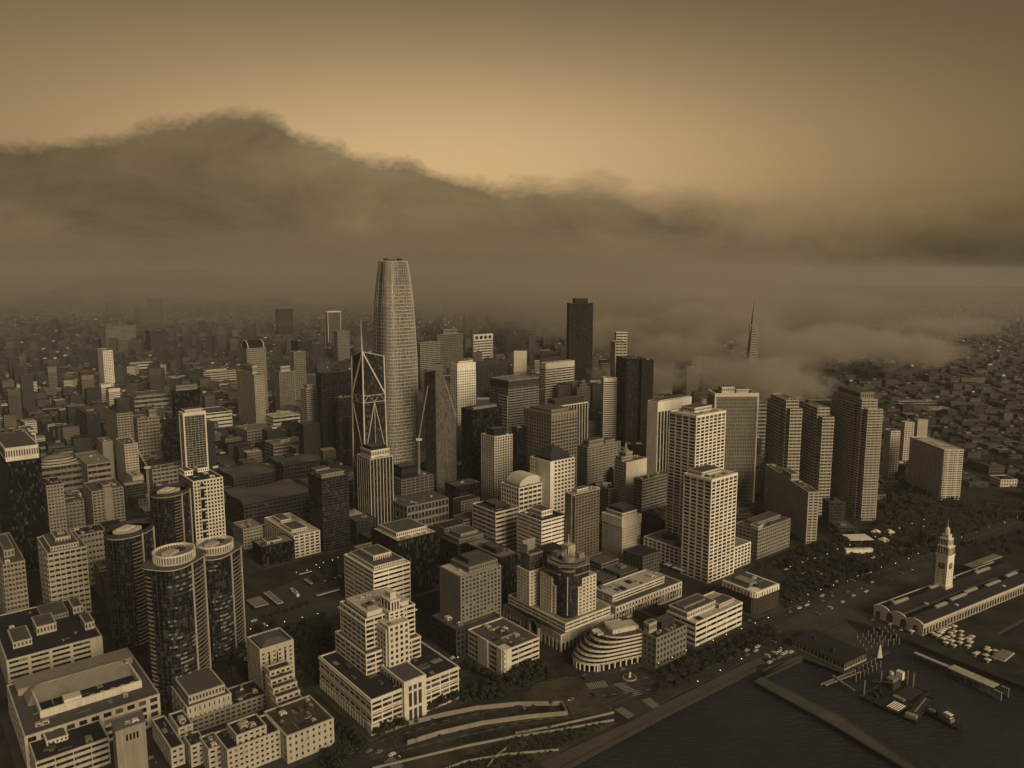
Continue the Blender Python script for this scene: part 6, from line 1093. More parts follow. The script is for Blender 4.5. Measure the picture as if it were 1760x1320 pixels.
G = {'shore': [[-55.2, 372.3], [24.9, 454.3], [105.7, 519.4], [195.2, 588.0], [198.5, 580.6], [236.6, 606.0]], 'shore2': [[259.1, 585.2], [295.1, 614.0], [291.3, 651.1], [320.4, 659.0], [341.2, 631.5], [360.6, 601.2], [390.2, 558.8], [429.8, 496.8]], 'arm': [[186.8, 566.5], [193.5, 573.5], [238.3, 604.1], [236.6, 610.0]], 'breakwater': [[186.8, 566.5], [195.6, 574.4], [235.4, 517.2], [259.1, 458.9], [278.3, 416.9], [268.7, 412.0], [251.6, 457.2], [223.6, 508.6]], 'basin': [[409.2, 634.7], [466.9, 677.8], [615.0, 776.5], [649.5, 680.2], [425.7, 585.2]], 'pierdeck': [[237.5, 626.2], [236.6, 606.0], [261.5, 579.7], [314.5, 614.0], [304.4, 634.7], [302.1, 670.6]], 'walls': [[[-89.4, 496.1], [-73.0, 507.2], [-49.6, 518.0], [-25.2, 526.9], [4.2, 532.2], [36.1, 533.0]], [[36.1, 533.0], [39.4, 520.2]], [[-70.1, 484.8], [-47.8, 496.8], [-20.3, 507.9], [8.2, 515.0], [39.4, 520.2]], [[-88.8, 458.9], [-60.6, 470.3], [-31.0, 482.3], [0.0, 492.8], [32.1, 500.9], [71.7, 512.9]], [[-52.9, 451.4], [-30.0, 466.1], [-3.8, 473.4], [30.8, 478.4]], [[2.0, 496.8], [28.3, 505.1], [72.9, 522.4]], [[-15.6, 460.1], [-11.4, 470.3], [-3.9, 479.7]]], 'cross': [[[56.7, 563.1], [71.9, 567.4], [74.5, 558.8], [59.4, 554.6]], [[78.0, 562.2], [85.0, 563.9], [98.7, 547.2], [90.0, 544.0]], [[95.4, 540.0], [102.7, 542.4], [108.0, 531.5], [101.8, 527.6]], [[73.9, 526.9], [80.2, 529.9], [87.9, 519.4], [82.3, 515.0]], [[-113.4, 478.4], [-102.2, 490.1], [-96.5, 484.8], [-109.0, 470.3]], [[-82.6, 466.1], [-77.9, 472.2], [-68.8, 461.3], [-73.7, 456.6]]], 'road': [[[-115.4, 445.8], [-93.4, 484.8], [-72.3, 501.6], [-38.8, 542.4], [-22.2, 558.8], [11.2, 567.4], [50.0, 604.1], [58.9, 571.7], [76.2, 565.6], [148.1, 585.2], [208.0, 629.4], [230.0, 651.1], [297.4, 705.4], [354.4, 746.5], [465.0, 834.9], [632.4, 934.4]]], 'plaza': [[432.0, 761.2], [341.5, 705.4], [341.2, 631.5], [390.2, 558.8]], 'trees': [['park', [[481.0, 881.7, 12.2], [440.4, 830.7, 11.5], [544.0, 1036.3, 10.9], [510.3, 1024.5, 12.8], [520.6, 1047.8, 13.1], [492.1, 842.8, 9.7], [546.8, 1066.5, 9.0], [550.3, 1004.0, 9.8], [488.4, 957.1, 11.7], [468.2, 834.0, 12.9], [511.5, 998.3, 10.8], [485.1, 867.1, 12.5], [486.6, 1003.1, 11.3], [514.4, 1011.3, 9.1], [466.8, 859.6, 10.5], [455.9, 856.6, 8.9], [475.3, 869.5, 8.8], [558.4, 1073.0, 12.4], [490.5, 966.0, 13.2], [501.5, 954.9, 11.9], [537.1, 1020.4, 10.2], [486.8, 990.8, 13.1]]], ['park', [[601.3, 892.9, 9.7], [599.0, 1009.5, 8.7], [554.3, 848.7, 9.1], [565.0, 865.2, 10.6], [553.6, 868.0, 9.1], [617.0, 964.8, 9.7], [572.8, 880.7, 8.8], [602.3, 971.6, 10.5], [526.0, 857.7, 10.4], [618.9, 950.0, 10.4], [511.4, 853.0, 11.4], [533.1, 830.1, 11.8], [563.9, 912.1, 8.2], [552.5, 836.6, 9.6]]], ['plaza', [[259.1, 787.6, 9.5], [262.5, 792.4, 9.0], [269.9, 795.6, 9.2], [275.9, 801.2, 9.5], [278.5, 804.1, 8.6], [286.7, 809.2, 9.4], [292.3, 813.3, 8.7], [296.5, 818.3, 7.6], [303.2, 823.8, 7.8], [309.0, 829.9, 8.4], [318.2, 835.4, 7.9], [326.4, 838.2, 8.5], [331.0, 845.0, 7.6], [340.5, 850.0, 7.3], [273.9, 747.0, 6.9], [279.4, 753.2, 7.9], [287.9, 756.9, 7.6], [294.0, 761.0, 5.9], [300.6, 766.2, 7.9], [309.0, 770.8, 6.5], [315.6, 772.9, 5.9], [321.4, 779.9, 5.9], [328.7, 785.6, 6.5], [335.1, 787.6, 6.3], [344.6, 792.9, 8.0], [351.7, 798.6, 6.2], [355.5, 810.1, 7.7], [370.3, 813.3, 8.2], [410.3, 818.2, 6.1], [313.4, 760.0, 6.7], [363.5, 760.7, 7.6], [280.6, 737.9, 6.2], [365.9, 802.9, 6.2], [356.5, 782.1, 6.4], [334.5, 764.9, 7.5], [370.1, 779.4, 8.1], [340.1, 793.7, 7.9], [433.1, 850.2, 7.9], [382.8, 787.1, 6.2], [300.8, 754.4, 8.2], [408.8, 837.7, 6.2], [439.4, 835.0, 7.2], [349.7, 758.1, 6.1], [316.9, 741.2, 5.8]]], ['gapfront', [[-92.6, 494.0, 6.6], [-89.6, 493.8, 6.7], [-86.7, 495.8, 8.9], [-83.8, 497.6, 8.6], [-82.0, 500.4, 6.6], [-78.4, 502.7, 8.3], [-75.0, 501.7, 9.1], [-58.2, 523.5, 7.6], [-55.7, 524.4, 7.9], [-54.1, 528.2, 8.3], [-51.1, 529.1, 9.8], [-47.2, 534.6, 8.6], [-43.5, 536.3, 9.1], [-41.8, 540.1, 8.4], [-40.8, 540.1, 7.8], [-38.1, 546.5, 8.7], [-0.1, 560.6, 7.7], [21.5, 578.2, 8.4], [-20.8, 547.4, 8.6], [-19.8, 558.5, 7.0], [-35.0, 541.9, 7.5], [-34.0, 535.8, 7.8], [-13.9, 555.0, 6.3], [-2.9, 570.9, 6.2], [-22.0, 540.2, 7.4], [3.6, 568.6, 6.2], [-12.4, 564.3, 7.2], [-28.3, 545.5, 7.6], [11.5, 566.4, 8.5], [-27.3, 551.6, 8.3], [7.3, 577.3, 7.7], [13.8, 577.1, 7.3], [-8.1, 553.1, 6.7], [-14.9, 548.9, 6.8]]], ['courtf', [[-33.2, 582.4, 7.2], [-28.6, 580.2, 6.8], [-25.1, 575.8, 7.4], [-21.3, 572.8, 7.5], [-17.4, 569.5, 5.8], [-14.0, 566.3, 6.0], [-10.7, 561.2, 7.5], [-3.5, 564.6, 8.6], [1.3, 567.9, 8.8], [3.3, 571.8, 9.6], [8.0, 575.1, 9.1], [11.8, 578.5, 9.1], [14.0, 582.0, 10.3], [18.1, 583.8, 8.3], [21.6, 587.8, 7.5]]], ['yard', [[-223.7, 672.5, 5.7], [-218.7, 678.0, 5.6], [-213.8, 683.1, 6.7], [-208.2, 687.3, 5.6], [-203.3, 692.5, 4.9], [-198.1, 697.9, 6.3], [-192.3, 702.9, 6.4], [-182.5, 779.8, 6.3], [-178.2, 741.4, 6.4], [-201.5, 794.4, 6.3], [-187.6, 799.6, 5.9], [-201.7, 763.8, 5.5], [-188.0, 738.1, 4.7], [-182.5, 774.5, 6.7], [-186.3, 769.5, 5.0], [-194.2, 777.7, 6.7], [-188.5, 810.8, 5.9], [-196.4, 758.9, 6.1], [-197.3, 788.2, 6.8], [-185.0, 789.1, 6.3], [-202.6, 771.0, 4.7], [-169.4, 600.9, 9.3], [-221.2, 633.6, 8.7], [-205.7, 639.0, 7.0], [-181.6, 657.3, 7.9], [-161.4, 652.9, 7.1], [-222.6, 648.4, 7.6], [-176.1, 638.0, 7.1], [-171.0, 674.6, 7.7], [-210.1, 655.4, 10.1], [-191.9, 648.0, 8.8], [-161.9, 628.8, 8.6], [-174.5, 625.0, 8.4], [-184.0, 603.8, 8.0], [-195.6, 626.0, 9.1], [-213.3, 639.3, 9.7], [-195.8, 618.5, 8.8], [-191.0, 611.3, 10.6], [-158.7, 644.2, 10.2]]], ['condo', [[-157.0, 576.2, 8.6], [-183.2, 635.7, 8.4], [-161.2, 609.8, 7.8], [-167.4, 605.9, 9.2], [-175.6, 622.6, 6.9], [-157.1, 582.9, 7.7], [-166.2, 590.8, 8.8], [-152.4, 571.1, 8.0], [-172.8, 596.5, 6.9], [-169.6, 630.1, 8.6], [-190.8, 641.8, 7.5], [-187.5, 648.6, 7.2], [-182.8, 624.5, 7.0], [-163.5, 564.4, 10.2], [-217.6, 591.2, 10.4], [-230.2, 618.4, 9.1], [-233.9, 612.4, 7.2], [-218.6, 574.8, 8.7], [-235.3, 623.8, 9.3], [-242.3, 637.9, 6.8], [-234.2, 631.2, 6.8], [-229.2, 596.3, 9.1], [-232.8, 601.8, 9.6], [-224.0, 610.0, 10.3], [-218.7, 583.3, 8.0], [-224.1, 600.8, 9.4], [-235.7, 639.3, 8.6], [-216.4, 600.2, 6.9], [-120.9, 503.1, 6.4], [-115.8, 497.9, 7.1], [-111.4, 494.0, 7.9], [-106.7, 489.6, 7.3], [-103.2, 485.1, 7.1], [-99.2, 481.1, 6.2]]], ['esplanade', [[116.1, 570.0, 9.5], [124.2, 575.3, 10.2], [131.2, 580.9, 10.3], [138.7, 586.8, 10.2], [146.2, 592.5, 9.3], [155.1, 598.3, 9.9], [162.6, 603.5, 9.1], [172.0, 610.4, 9.7], [180.8, 614.7, 8.5], [189.7, 622.7, 9.6], [197.3, 628.6, 8.9], [207.0, 634.8, 9.9], [216.3, 642.0, 8.8], [225.2, 648.0, 9.0], [112.6, 551.9, 7.3], [124.8, 557.4, 6.9], [137.3, 566.7, 7.2], [148.5, 575.4, 8.3], [159.6, 586.4, 7.7], [171.1, 593.8, 7.4], [182.7, 603.0, 6.8], [196.6, 614.8, 9.0], [210.1, 623.4, 7.2], [224.7, 634.6, 6.7], [-119.4, 468.6, 6.0], [-114.7, 462.3, 6.7], [-110.6, 457.2, 7.7], [-107.5, 452.3, 5.7]]], ['hyatt', [[454.7, 936.2, 10.7], [390.8, 904.5, 7.1], [357.0, 863.6, 8.6], [379.5, 903.9, 9.9], [359.0, 836.8, 9.5], [381.3, 892.4, 7.3], [404.8, 898.1, 7.7], [307.7, 807.3, 8.7], [326.4, 830.1, 6.9], [404.3, 923.8, 7.7], [293.0, 792.3, 10.3], [435.8, 952.5, 7.9], [385.5, 871.7, 9.7], [301.0, 802.2, 10.5], [321.9, 842.7, 8.2]]], ['finfoot', [[99.7, 815.3, 9.1], [102.7, 812.3, 9.3], [105.2, 809.8, 8.6], [108.5, 806.4, 9.2], [110.6, 802.8, 9.4], [120.5, 802.5, 7.7], [124.2, 807.2, 8.2], [128.8, 810.1, 7.3], [133.7, 815.0, 8.6], [137.9, 820.4, 9.4], [141.2, 824.9, 7.8], [78.0, 803.6, 8.1], [85.4, 809.1, 9.4], [90.8, 815.2, 8.1]]], ['rightfar', [[780.8, 1230.9, 11.6], [1005.6, 1686.6, 15.5], [948.2, 1496.0, 13.0], [1133.0, 1797.1, 10.2], [804.2, 1373.1, 13.3], [887.8, 1334.6, 14.7], [973.7, 1466.2, 12.2], [1000.7, 1626.0, 14.2], [1287.7, 2073.2, 15.3], [764.7, 1221.3, 13.0], [867.7, 1379.2, 10.4], [728.9, 1236.0, 11.8], [781.8, 1209.1, 12.0], [769.8, 1290.4, 13.8], [751.7, 1188.3, 13.2], [1224.8, 1856.9, 14.0], [846.0, 1375.0, 11.5], [839.7, 1408.3, 13.3], [890.1, 1351.1, 12.7], [844.0, 1327.8, 12.1], [612.9, 1231.9, 10.2], [601.1, 1201.6, 11.6], [576.0, 1144.8, 8.4], [585.4, 1157.1, 12.6], [584.7, 1177.9, 10.9], [635.0, 1250.4, 13.2], [686.2, 1379.2, 8.9], [557.7, 1121.5, 10.7], [1828.5, 2921.3, 13.7], [1063.7, 1887.2, 18.4], [1951.8, 3166.7, 17.3], [1521.1, 2353.7, 13.6], [2180.8, 3606.9, 13.5], [1524.9, 2842.7, 13.9], [1338.3, 2209.4, 14.3], [1506.8, 2482.4, 17.7]]], ['leftfar', [[-301.9, 1284.7, 7.5], [-312.9, 1323.8, 9.2], [-470.3, 1304.8, 10.7], [-440.0, 1467.6, 9.1], [-455.7, 1315.2, 9.2], [-452.3, 1356.9, 8.4], [-469.3, 1372.5, 9.4], [-490.7, 1530.9, 8.9], [-393.3, 1500.2, 9.4], [-516.6, 1475.5, 9.0], [-467.6, 1330.3, 9.9], [-485.6, 1473.6, 8.1], [-1050.1, 1768.2, 9.4], [-908.7, 1986.1, 13.2], [-667.0, 1392.9, 11.5], [-703.0, 1846.7, 13.8], [-707.1, 1778.6, 9.2], [-972.0, 1791.2, 11.0], [-652.7, 1609.3, 14.4], [-646.6, 1745.6, 11.7], [-830.6, 1918.9, 12.6], [-591.9, 1649.6, 10.4]]]], 'cars': [[226.8, 616.2], [217.2, 610.6], [222.6, 613.6], [214.5, 605.3], [209.7, 605.8], [220.4, 605.5], [217.7, 602.1], [207.8, 594.8], [207.0, 600.1], [223.6, 608.8], [227.1, 611.6], [212.2, 598.8], [227.4, 620.9], [231.2, 612.0], [216.1, 625.6], [206.6, 621.6], [222.6, 629.9], [201.2, 619.7], [226.3, 634.1], [195.6, 615.3], [193.4, 607.3], [202.7, 614.3], [357.3, 669.6], [342.3, 678.8], [343.8, 653.5], [326.1, 672.3], [342.8, 686.0], [349.8, 656.1], [360.7, 654.5], [348.6, 667.0], [339.0, 673.9], [353.3, 652.9], [363.0, 664.2], [355.5, 660.8], [327.6, 677.1], [363.6, 658.8], [348.5, 677.9], [357.9, 680.9], [336.7, 680.9], [356.5, 676.4], [338.4, 663.8], [349.3, 672.1], [476.3, 890.6], [289.9, 793.6], [383.4, 842.4], [517.6, 926.0], [354.0, 805.9], [339.2, 824.2], [479.6, 914.8], [428.5, 879.0], [339.3, 787.0], [285.9, 786.3], [392.8, 844.2], [322.4, 822.3], [509.1, 933.4], [312.1, 800.4], [410.9, 835.5], [433.5, 859.8], [465.5, 865.2], [378.7, 828.4], [362.2, 825.1], [418.2, 888.6], [305.6, 782.7], [397.5, 827.7], [347.5, 799.3], [502.3, 899.9], [408.3, 854.0], [324.0, 838.5], [341.6, 812.2], [476.5, 875.7], [489.5, 900.8], [441.0, 866.6], [321.7, 780.8], [442.7, 899.3], [257.1, 688.9], [269.2, 712.9], [258.9, 701.1], [286.5, 729.8], [285.5, 713.8], [301.6, 725.4], [290.1, 720.4], [269.5, 697.8], [312.0, 728.5], [347.2, 763.0], [330.1, 760.9], [370.9, 782.2], [363.9, 778.0], [276.7, 715.7], [55.4, 570.4], [294.3, 765.0], [303.1, 772.6], [312.0, 780.4], [321.1, 788.4], [330.4, 796.5], [64.6, 616.6], [70.4, 621.4], [76.3, 627.2], [82.3, 631.7], [-188.1, 763.7], [-184.9, 767.1], [-179.9, 771.0], [-177.7, 773.7], [-61.4, 589.2], [-55.0, 596.7], [-48.4, 602.7], [-41.2, 609.7], [-94.2, 477.2], [-87.5, 476.3], [-78.6, 473.3], [-71.4, 472.8], [-247.5, 677.9], [-232.7, 670.7], [-221.5, 663.6], [-205.4, 655.5], [-193.0, 650.4], [-180.1, 642.3], [-167.0, 637.4], [-235.4, 469.1], [-231.3, 463.1], [-180.6, 849.7], [-176.3, 861.4], [-171.9, 873.4], [-167.3, 885.7], [133.6, 756.5], [142.6, 744.6], [150.3, 734.8], [159.6, 723.5], [166.4, 713.1], [174.2, 704.0], [181.8, 693.2], [188.2, 685.7], [279.1, 704.4], [296.7, 712.6], [313.1, 726.5], [329.8, 735.3], [350.0, 744.9], [364.8, 758.3], [385.8, 767.8], [405.9, 782.8], [424.7, 793.2], [281.3, 685.0], [298.2, 698.3], [315.0, 710.8], [331.5, 725.2], [349.2, 736.0], [87.3, 583.7], [100.2, 594.8], [119.5, 604.2], [134.9, 616.0], [155.4, 629.0], [174.3, 645.3], [194.6, 656.6], [214.3, 671.0], [7.6, 528.9], [24.8, 534.4], [43.9, 539.8], [60.6, 546.6]], 'tents': [[387.7, 639.1], [387.7, 626.1], [392.0, 646.8], [372.9, 627.7], [382.4, 619.5], [390.7, 655.7], [389.3, 631.6], [380.1, 651.3], [373.6, 635.7], [386.4, 647.0], [381.1, 643.6], [395.2, 636.2], [378.9, 625.5], [371.7, 643.0], [366.0, 637.6], [382.9, 631.5], [368.7, 632.2], [365.5, 643.7], [371.3, 620.8], [379.5, 637.6], [367.2, 625.8], [375.5, 647.1], [385.2, 654.3], [400.1, 610.4], [396.8, 605.4], [397.2, 617.2], [384.4, 595.5], [391.5, 599.4], [394.0, 611.4], [387.3, 602.9], [380.5, 606.0], [384.3, 609.2], [398.0, 598.7], [356.4, 666.9], [355.4, 673.7], [351.5, 661.1], [346.3, 672.9], [348.4, 646.3], [359.4, 678.6], [358.6, 656.3], [354.4, 651.4]], 'lamps': [[288.8, 782.4], [306.1, 794.4], [323.9, 806.8], [342.2, 819.6], [361.1, 832.7], [380.6, 846.2], [400.7, 860.2], [421.4, 874.6], [442.8, 889.5], [464.8, 904.9], [487.7, 920.7], [511.2, 937.2], [283.1, 710.6], [299.0, 721.3], [315.2, 732.3], [332.0, 743.6], [349.2, 755.3], [367.0, 767.3], [385.3, 779.7], [404.1, 792.4], [423.6, 805.6], [443.6, 819.1], [115.6, 580.6], [128.2, 589.8], [141.1, 599.3], [154.5, 609.0], [168.2, 619.0], [182.4, 629.4], [197.0, 640.1], [212.1, 651.1], [227.7, 662.4], [-204.1, 787.6], [-198.3, 794.0], [-192.4, 800.6], [-186.4, 807.2], [-180.3, 814.0], [-220.0, 765.0], [-210.0, 772.6], [-199.9, 780.4], [139.9, 553.2], [160.1, 569.1], [181.4, 585.8], [-223.8, 638.4], [-212.1, 646.1], [-200.1, 653.9], [-187.9, 661.9], [-175.3, 670.0], [519.1, 871.2], [545.6, 889.0], [573.1, 907.5], [601.8, 926.7], [631.6, 946.7], [-50.3, 577.3], [-41.9, 588.7], [-292.0, 1364.2], [-279.1, 1278.2], [138.8, 777.5], [148.5, 764.1], [157.8, 751.0], [166.8, 738.4]], 'palms': [[-65.8, 498.0, 8.5], [-54.5, 501.1, 8.1], [-43.8, 504.1, 8.1], [-31.5, 507.1, 8.6], [-20.7, 509.2, 8.9], [-8.4, 512.2, 8.5], [3.1, 515.5, 9.1], [15.1, 518.8, 7.9], [27.5, 521.6, 9.0], [-77.3, 479.9, 9.1], [-63.7, 481.7, 7.9], [-48.6, 483.1, 7.6], [-34.3, 485.3, 9.0], [-19.8, 487.4, 6.5], [-5.0, 489.2, 7.5], [9.7, 491.3, 7.3], [25.0, 493.6, 8.2], [40.3, 495.7, 7.6], [86.4, 534.5, 8.3], [99.2, 542.1, 9.9], [111.0, 549.2, 9.1], [124.7, 557.3, 9.8], [137.7, 564.9, 10.3], [151.7, 573.6, 9.8], [165.0, 582.4, 9.2], [179.7, 591.3, 7.6], [194.3, 600.1, 9.5], [209.4, 609.4, 7.9], [296.6, 716.5, 9.5], [312.2, 726.1, 8.2], [328.7, 735.2, 7.7], [344.5, 745.6, 9.4], [361.4, 754.8, 9.4], [379.1, 765.1, 8.4], [396.9, 776.2, 10.2], [414.9, 786.5, 8.8]], 'land': [[-97.7, 304.7], [-55.2, 372.3], [24.9, 454.3], [105.7, 519.4], [195.2, 588.0], [199.9, 585.2], [237.3, 608.0], [238.3, 628.3], [250.3, 636.8], [303.1, 673.0], [320.4, 659.0], [341.2, 631.5], [360.6, 601.2], [390.2, 558.8], [429.8, 496.8], [563.1, 558.8], [441.8, 609.0], [423.6, 647.7], [466.9, 677.8], [1411.3, 1073.4], [14000, 3000], [14000, 14500], [-14000, 14500], [-14000, -500], [-500, -400]], 'promenade': [[25.1, 456.6], [106.1, 521.6], [196.1, 590.7], [237.3, 612.0], [237.8, 624.2], [193.7, 598.3], [113.1, 536.1], [83.9, 512.2], [16.9, 464.9]], 'esplroad': [[-101.0, 445.8], [-115.4, 445.8], [-112.1, 472.2], [-94.6, 491.4], [-71.6, 496.8], [-8.6, 538.5], [36.1, 569.1], [54.7, 576.1], [51.6, 624.2], [64.4, 629.4], [77.0, 571.7], [105.7, 580.6], [153.7, 609.0], [211.2, 656.7], [256.1, 705.4], [365.2, 784.4], [479.6, 862.6], [670.3, 993.0], [632.4, 934.4], [455.7, 817.4], [342.3, 732.3], [265.3, 677.8], [226.0, 624.2], [194.8, 602.2], [113.7, 539.2], [84.4, 515.8], [76.1, 530.7], [53.2, 558.8], [35.0, 550.5], [-60.8, 472.2], [-86.5, 445.8]], 'lawn': [[10.9, 546.4], [17.9, 563.1], [47.7, 573.5], [72.8, 538.5], [73.0, 523.1], [43.4, 518.0], [40.3, 533.0], [8.5, 532.2]], 'lawn2': [[-83.6, 472.2], [38.4, 505.1], [69.6, 512.2], [73.4, 510.0], [16.9, 464.9], [7.4, 457.2], [-64.9, 445.8]], 'yard': [[-255.0, 718.6], [-178.3, 822.6], [-132.2, 705.4], [-169.8, 677.8], [-232.5, 643.3]], 'marketplaza': [[233.7, 662.4], [333.9, 739.3], [455.7, 817.4], [432.0, 761.2], [347.3, 711.9], [322.0, 662.4], [304.1, 675.4], [240.5, 630.4]], 'parkright': [[466.6, 980.7], [583.2, 1150.5], [607.9, 1045.3], [695.2, 1031.7], [670.3, 993.0], [484.6, 872.2], [396.4, 826.1]], 'sheds': {'bus_canopy': [[-220.3, 684.3, 10.6, 54.0, 0, 6]], 'sh2': [[-227.7, 667.0, 9.7, 41.2, 0, 5]]}, 'hall2': [[549.8, 826.1]], 'lanes': [[[251.8, 692.6], [357.7, 767.3], [467.8, 840.3], [650.0, 961.7]], [[251.9, 662.4], [346.8, 729.5], [433.9, 787.6]], [[75.4, 558.8], [155.0, 594.5], [231.8, 656.7]], [[54.6, 574.4], [106.4, 614.0], [167.6, 668.3], [264.8, 739.3], [396.4, 826.1], [610.0, 968.7]], [[8.5, 530.7], [56.1, 542.4], [119.7, 558.8], [206.4, 624.2], [281.6, 692.6]], [[-90.1, 488.1], [-49.1, 512.2], [-8.4, 528.4], [35.0, 550.5]], [[-69.4, 479.7], [8.2, 512.2], [54.0, 520.9]]], 'buses': [[-211.1, 728.1], [-214.3, 733.7]], 'nogo': [[[185.5, 656.7], [257.8, 718.6], [259.5, 634.7], [159.6, 558.8]], [[-57.2, 604.1], [65.9, 645.5], [74.3, 550.5], [-31.9, 498.2]], [[319.8, 945.6], [392.5, 945.6], [325.6, 776.5], [265.3, 776.5]], [[290.8, 662.4], [654.2, 945.6], [387.5, 472.2], [235.5, 472.2]], [[-380.5, 746.5], [-303.5, 834.9], [-192.5, 892.0], [-126.7, 705.4], [-69.7, 746.5], [56.3, 594.5], [-91.2, 472.2], [-122.6, 445.8], [-207.1, 542.4], [-234.7, 454.3], [-293.3, 542.4]], [[132.7, 776.5], [306.9, 826.1], [461.2, 968.7], [539.0, 1103.0], [722.1, 1073.4], [468.5, 680.2], [200.2, 604.1], [151.9, 668.3]]], 'thicket': [[[[466.6, 980.7], [583.2, 1150.5], [607.9, 1045.3], [695.2, 1031.7], [662.3, 980.7], [479.6, 862.6], [392.4, 817.4]], 1500, 6.5], [[[1016.6, 1779.0], [1574.0, 2394.2], [703.9, 1045.3], [657.0, 1103.0], [588.3, 1134.2], [694.4, 1411.5]], 900, 8], [[[267.2, 746.5], [376.0, 808.9], [439.1, 834.9], [377.4, 784.4], [256.7, 698.9]], 500, 3.5], [[[-129.3, 505.1], [-120.8, 445.8], [-93.4, 484.8]], 120, 3], [[[-64.9, 445.8], [8.0, 496.8], [69.3, 510.0], [17.0, 469.1], [-10.8, 445.8]], 500, 1.4], [[[-34.3, 538.5], [23.1, 585.2], [36.5, 576.1], [-8.6, 542.4]], 260, 5], [[[-228.1, 645.5], [-169.8, 677.8], [-141.1, 585.2], [-183.9, 614.0]], 300, 5], [[[113.2, 571.7], [233.7, 662.4], [230.7, 645.5], [108.6, 546.4]], 300, 3], [[[281.3, 826.1], [367.3, 882.0], [465.2, 945.6], [396.4, 826.1], [295.9, 761.2]], 450, 5]], 'rails': [[[[25.7, 455.4], [105.8, 520.2], [195.5, 588.9]], 0], [[[24.1, 458.9], [104.5, 523.9], [197.2, 594.5]], 0], [[[195.6, 574.4], [235.4, 517.2], [259.1, 458.9]], -1], [[[187.7, 566.5], [223.6, 508.6], [251.6, 457.2]], 1], [[[-90.5, 468.5], [-47.1, 489.4], [0.0, 505.1], [49.6, 518.0], [91.0, 544.8], [148.1, 585.2], [228.9, 647.7], [336.3, 718.6], [438.3, 784.4]], 0], [[[-90.5, 468.5], [-47.1, 489.4], [0.0, 505.1], [49.6, 518.0], [91.0, 544.8], [148.1, 585.2], [228.9, 647.7], [336.3, 718.6], [438.3, 784.4]], 1.6], [[[-90.5, 468.5], [-47.1, 489.4], [0.0, 505.1], [49.6, 518.0], [91.0, 544.8], [148.1, 585.2], [228.9, 647.7], [336.3, 718.6], [438.3, 784.4]], 5], [[[-90.5, 468.5], [-47.1, 489.4], [0.0, 505.1], [49.6, 518.0], [91.0, 544.8], [148.1, 585.2], [228.9, 647.7], [336.3, 718.6], [438.3, 784.4]], 6.6], [[[10.9, 546.4], [15.5, 558.8], [29.3, 569.1], [47.7, 573.5], [59.4, 554.6], [72.8, 538.5]], 0], [[[-71.6, 496.8], [-8.4, 529.2], [8.6, 538.5], [45.0, 538.5], [72.6, 536.1]], 0], [[[105.6, 529.9], [141.5, 557.1], [193.4, 597.4], [237.8, 624.2]], 3], [[[-93.4, 484.8], [-72.5, 503.7], [-38.2, 533.0], [-21.9, 550.5], [11.2, 565.6]], 0], [[[81.5, 571.7], [115.7, 585.2], [162.1, 614.0], [211.2, 656.7], [249.1, 692.6]], 0], [[[93.4, 560.5], [122.1, 570.8], [169.7, 606.0], [211.2, 640.1]], 0]]}
SHEDS = [['bus_canopy', [-227.8, 711.9], 129.2, 34, 6, 5, 'cream', 'long pale canopy roof crossing the bus yard'], ['bus_canopy', [-239.9, 702.8], 129.2, 22, 13, 4.4, 'beige', 'wide pale canopy roof at the left end of the bus yard'], ['bus_canopy', [-179.0, 726.7], 39.2, 24, 3.6, 4, 'cream', 'narrow pale shelter roof on the near side of the bus yard'], ['bus_canopy', [-214.1, 776.5], 39.2, 14, 2.6, 4, 'cream', 'narrow shelter roof at the far side of the bus yard'], ['bus_canopy', [-205.2, 753.8], 129.2, 16, 2.6, 4, 'cream', 'short shelter roof in the middle of the bus yard'], ['quay_shed', [398.8, 598.4], 39.2, 22, 9, 5, 'cream', 'flat cream-roofed shed standing on the market quay'], ['quay_shed', [375.1, 707.2], 31.8, 60, 9, 6, 'beige', 'low flat gallery on the land side of the waterfront hall'], ['quay_shed', [504.5, 804.4], 31.8, 60, 9, 6, 'beige', 'low flat gallery beyond the clock tower']]
# ================================================================== BUILD
# ---- ground, water
def sheet(name, pts, z, m, depth=0, mside=None):
    tri = tessellate_polygon([[Vector((p[0], p[1], 0)) for p in pts]]); b = MB(); n = len(pts); b.v = [(p[0], p[1], z) for p in pts]
    for t in tri:
        A, B_, C = (Vector(pts[i]) for i in t); cr = (B_-A).cross(C-A) if len(A) == 3 else (B_-A).x*(C-A).y-(B_-A).y*(C-A).x
        b.f.append(t if cr > 0 else t[::-1]); b.m.append(b.mi(m))
    if depth:
        b.v += [(p[0], p[1], z-depth) for p in pts]
        for i in range(n): j = (i+1) % n; b.f.append((i, j, n+j, n+i)); b.m.append(b.mi(mside or m))
    return b.build(name)
structure(sheet('ground', G['land'], 0, 'landm', 4.5, 'seawall'))
b = MB(); b.poly([(-14000, -600, -3.6), (14000, -600, -3.6), (14000, 14000, -3.6), (-14000, 14000, -3.6)], 'water'); structure(b.build('water'))
structure(sheet('road', G['esplroad'], .024, 'asphalt')); structure(sheet('promenade', G['promenade'], .14, 'promen', .14))
structure(sheet('lawn', G['lawn2'], .012, 'grassm')); structure(sheet('lawn', G['lawn'], .044, 'grassm'))
structure(sheet('bus_yard', G['yard'], .02, 'yardm')); structure(sheet('plaza', G['marketplaza'], .10, 'pave', .1)); structure(sheet('park_lawn', G['parkright'], .06, 'grassm'))
structure(sheet('pier_deck', G['pierdeck'], -.3, 'pave', .9)); 
for k in ('arm', 'breakwater'): structure(sheet('breakwater', G[k], -.2 if k == 'arm' else -.1, 'promen', 3.6, 'seawall'))
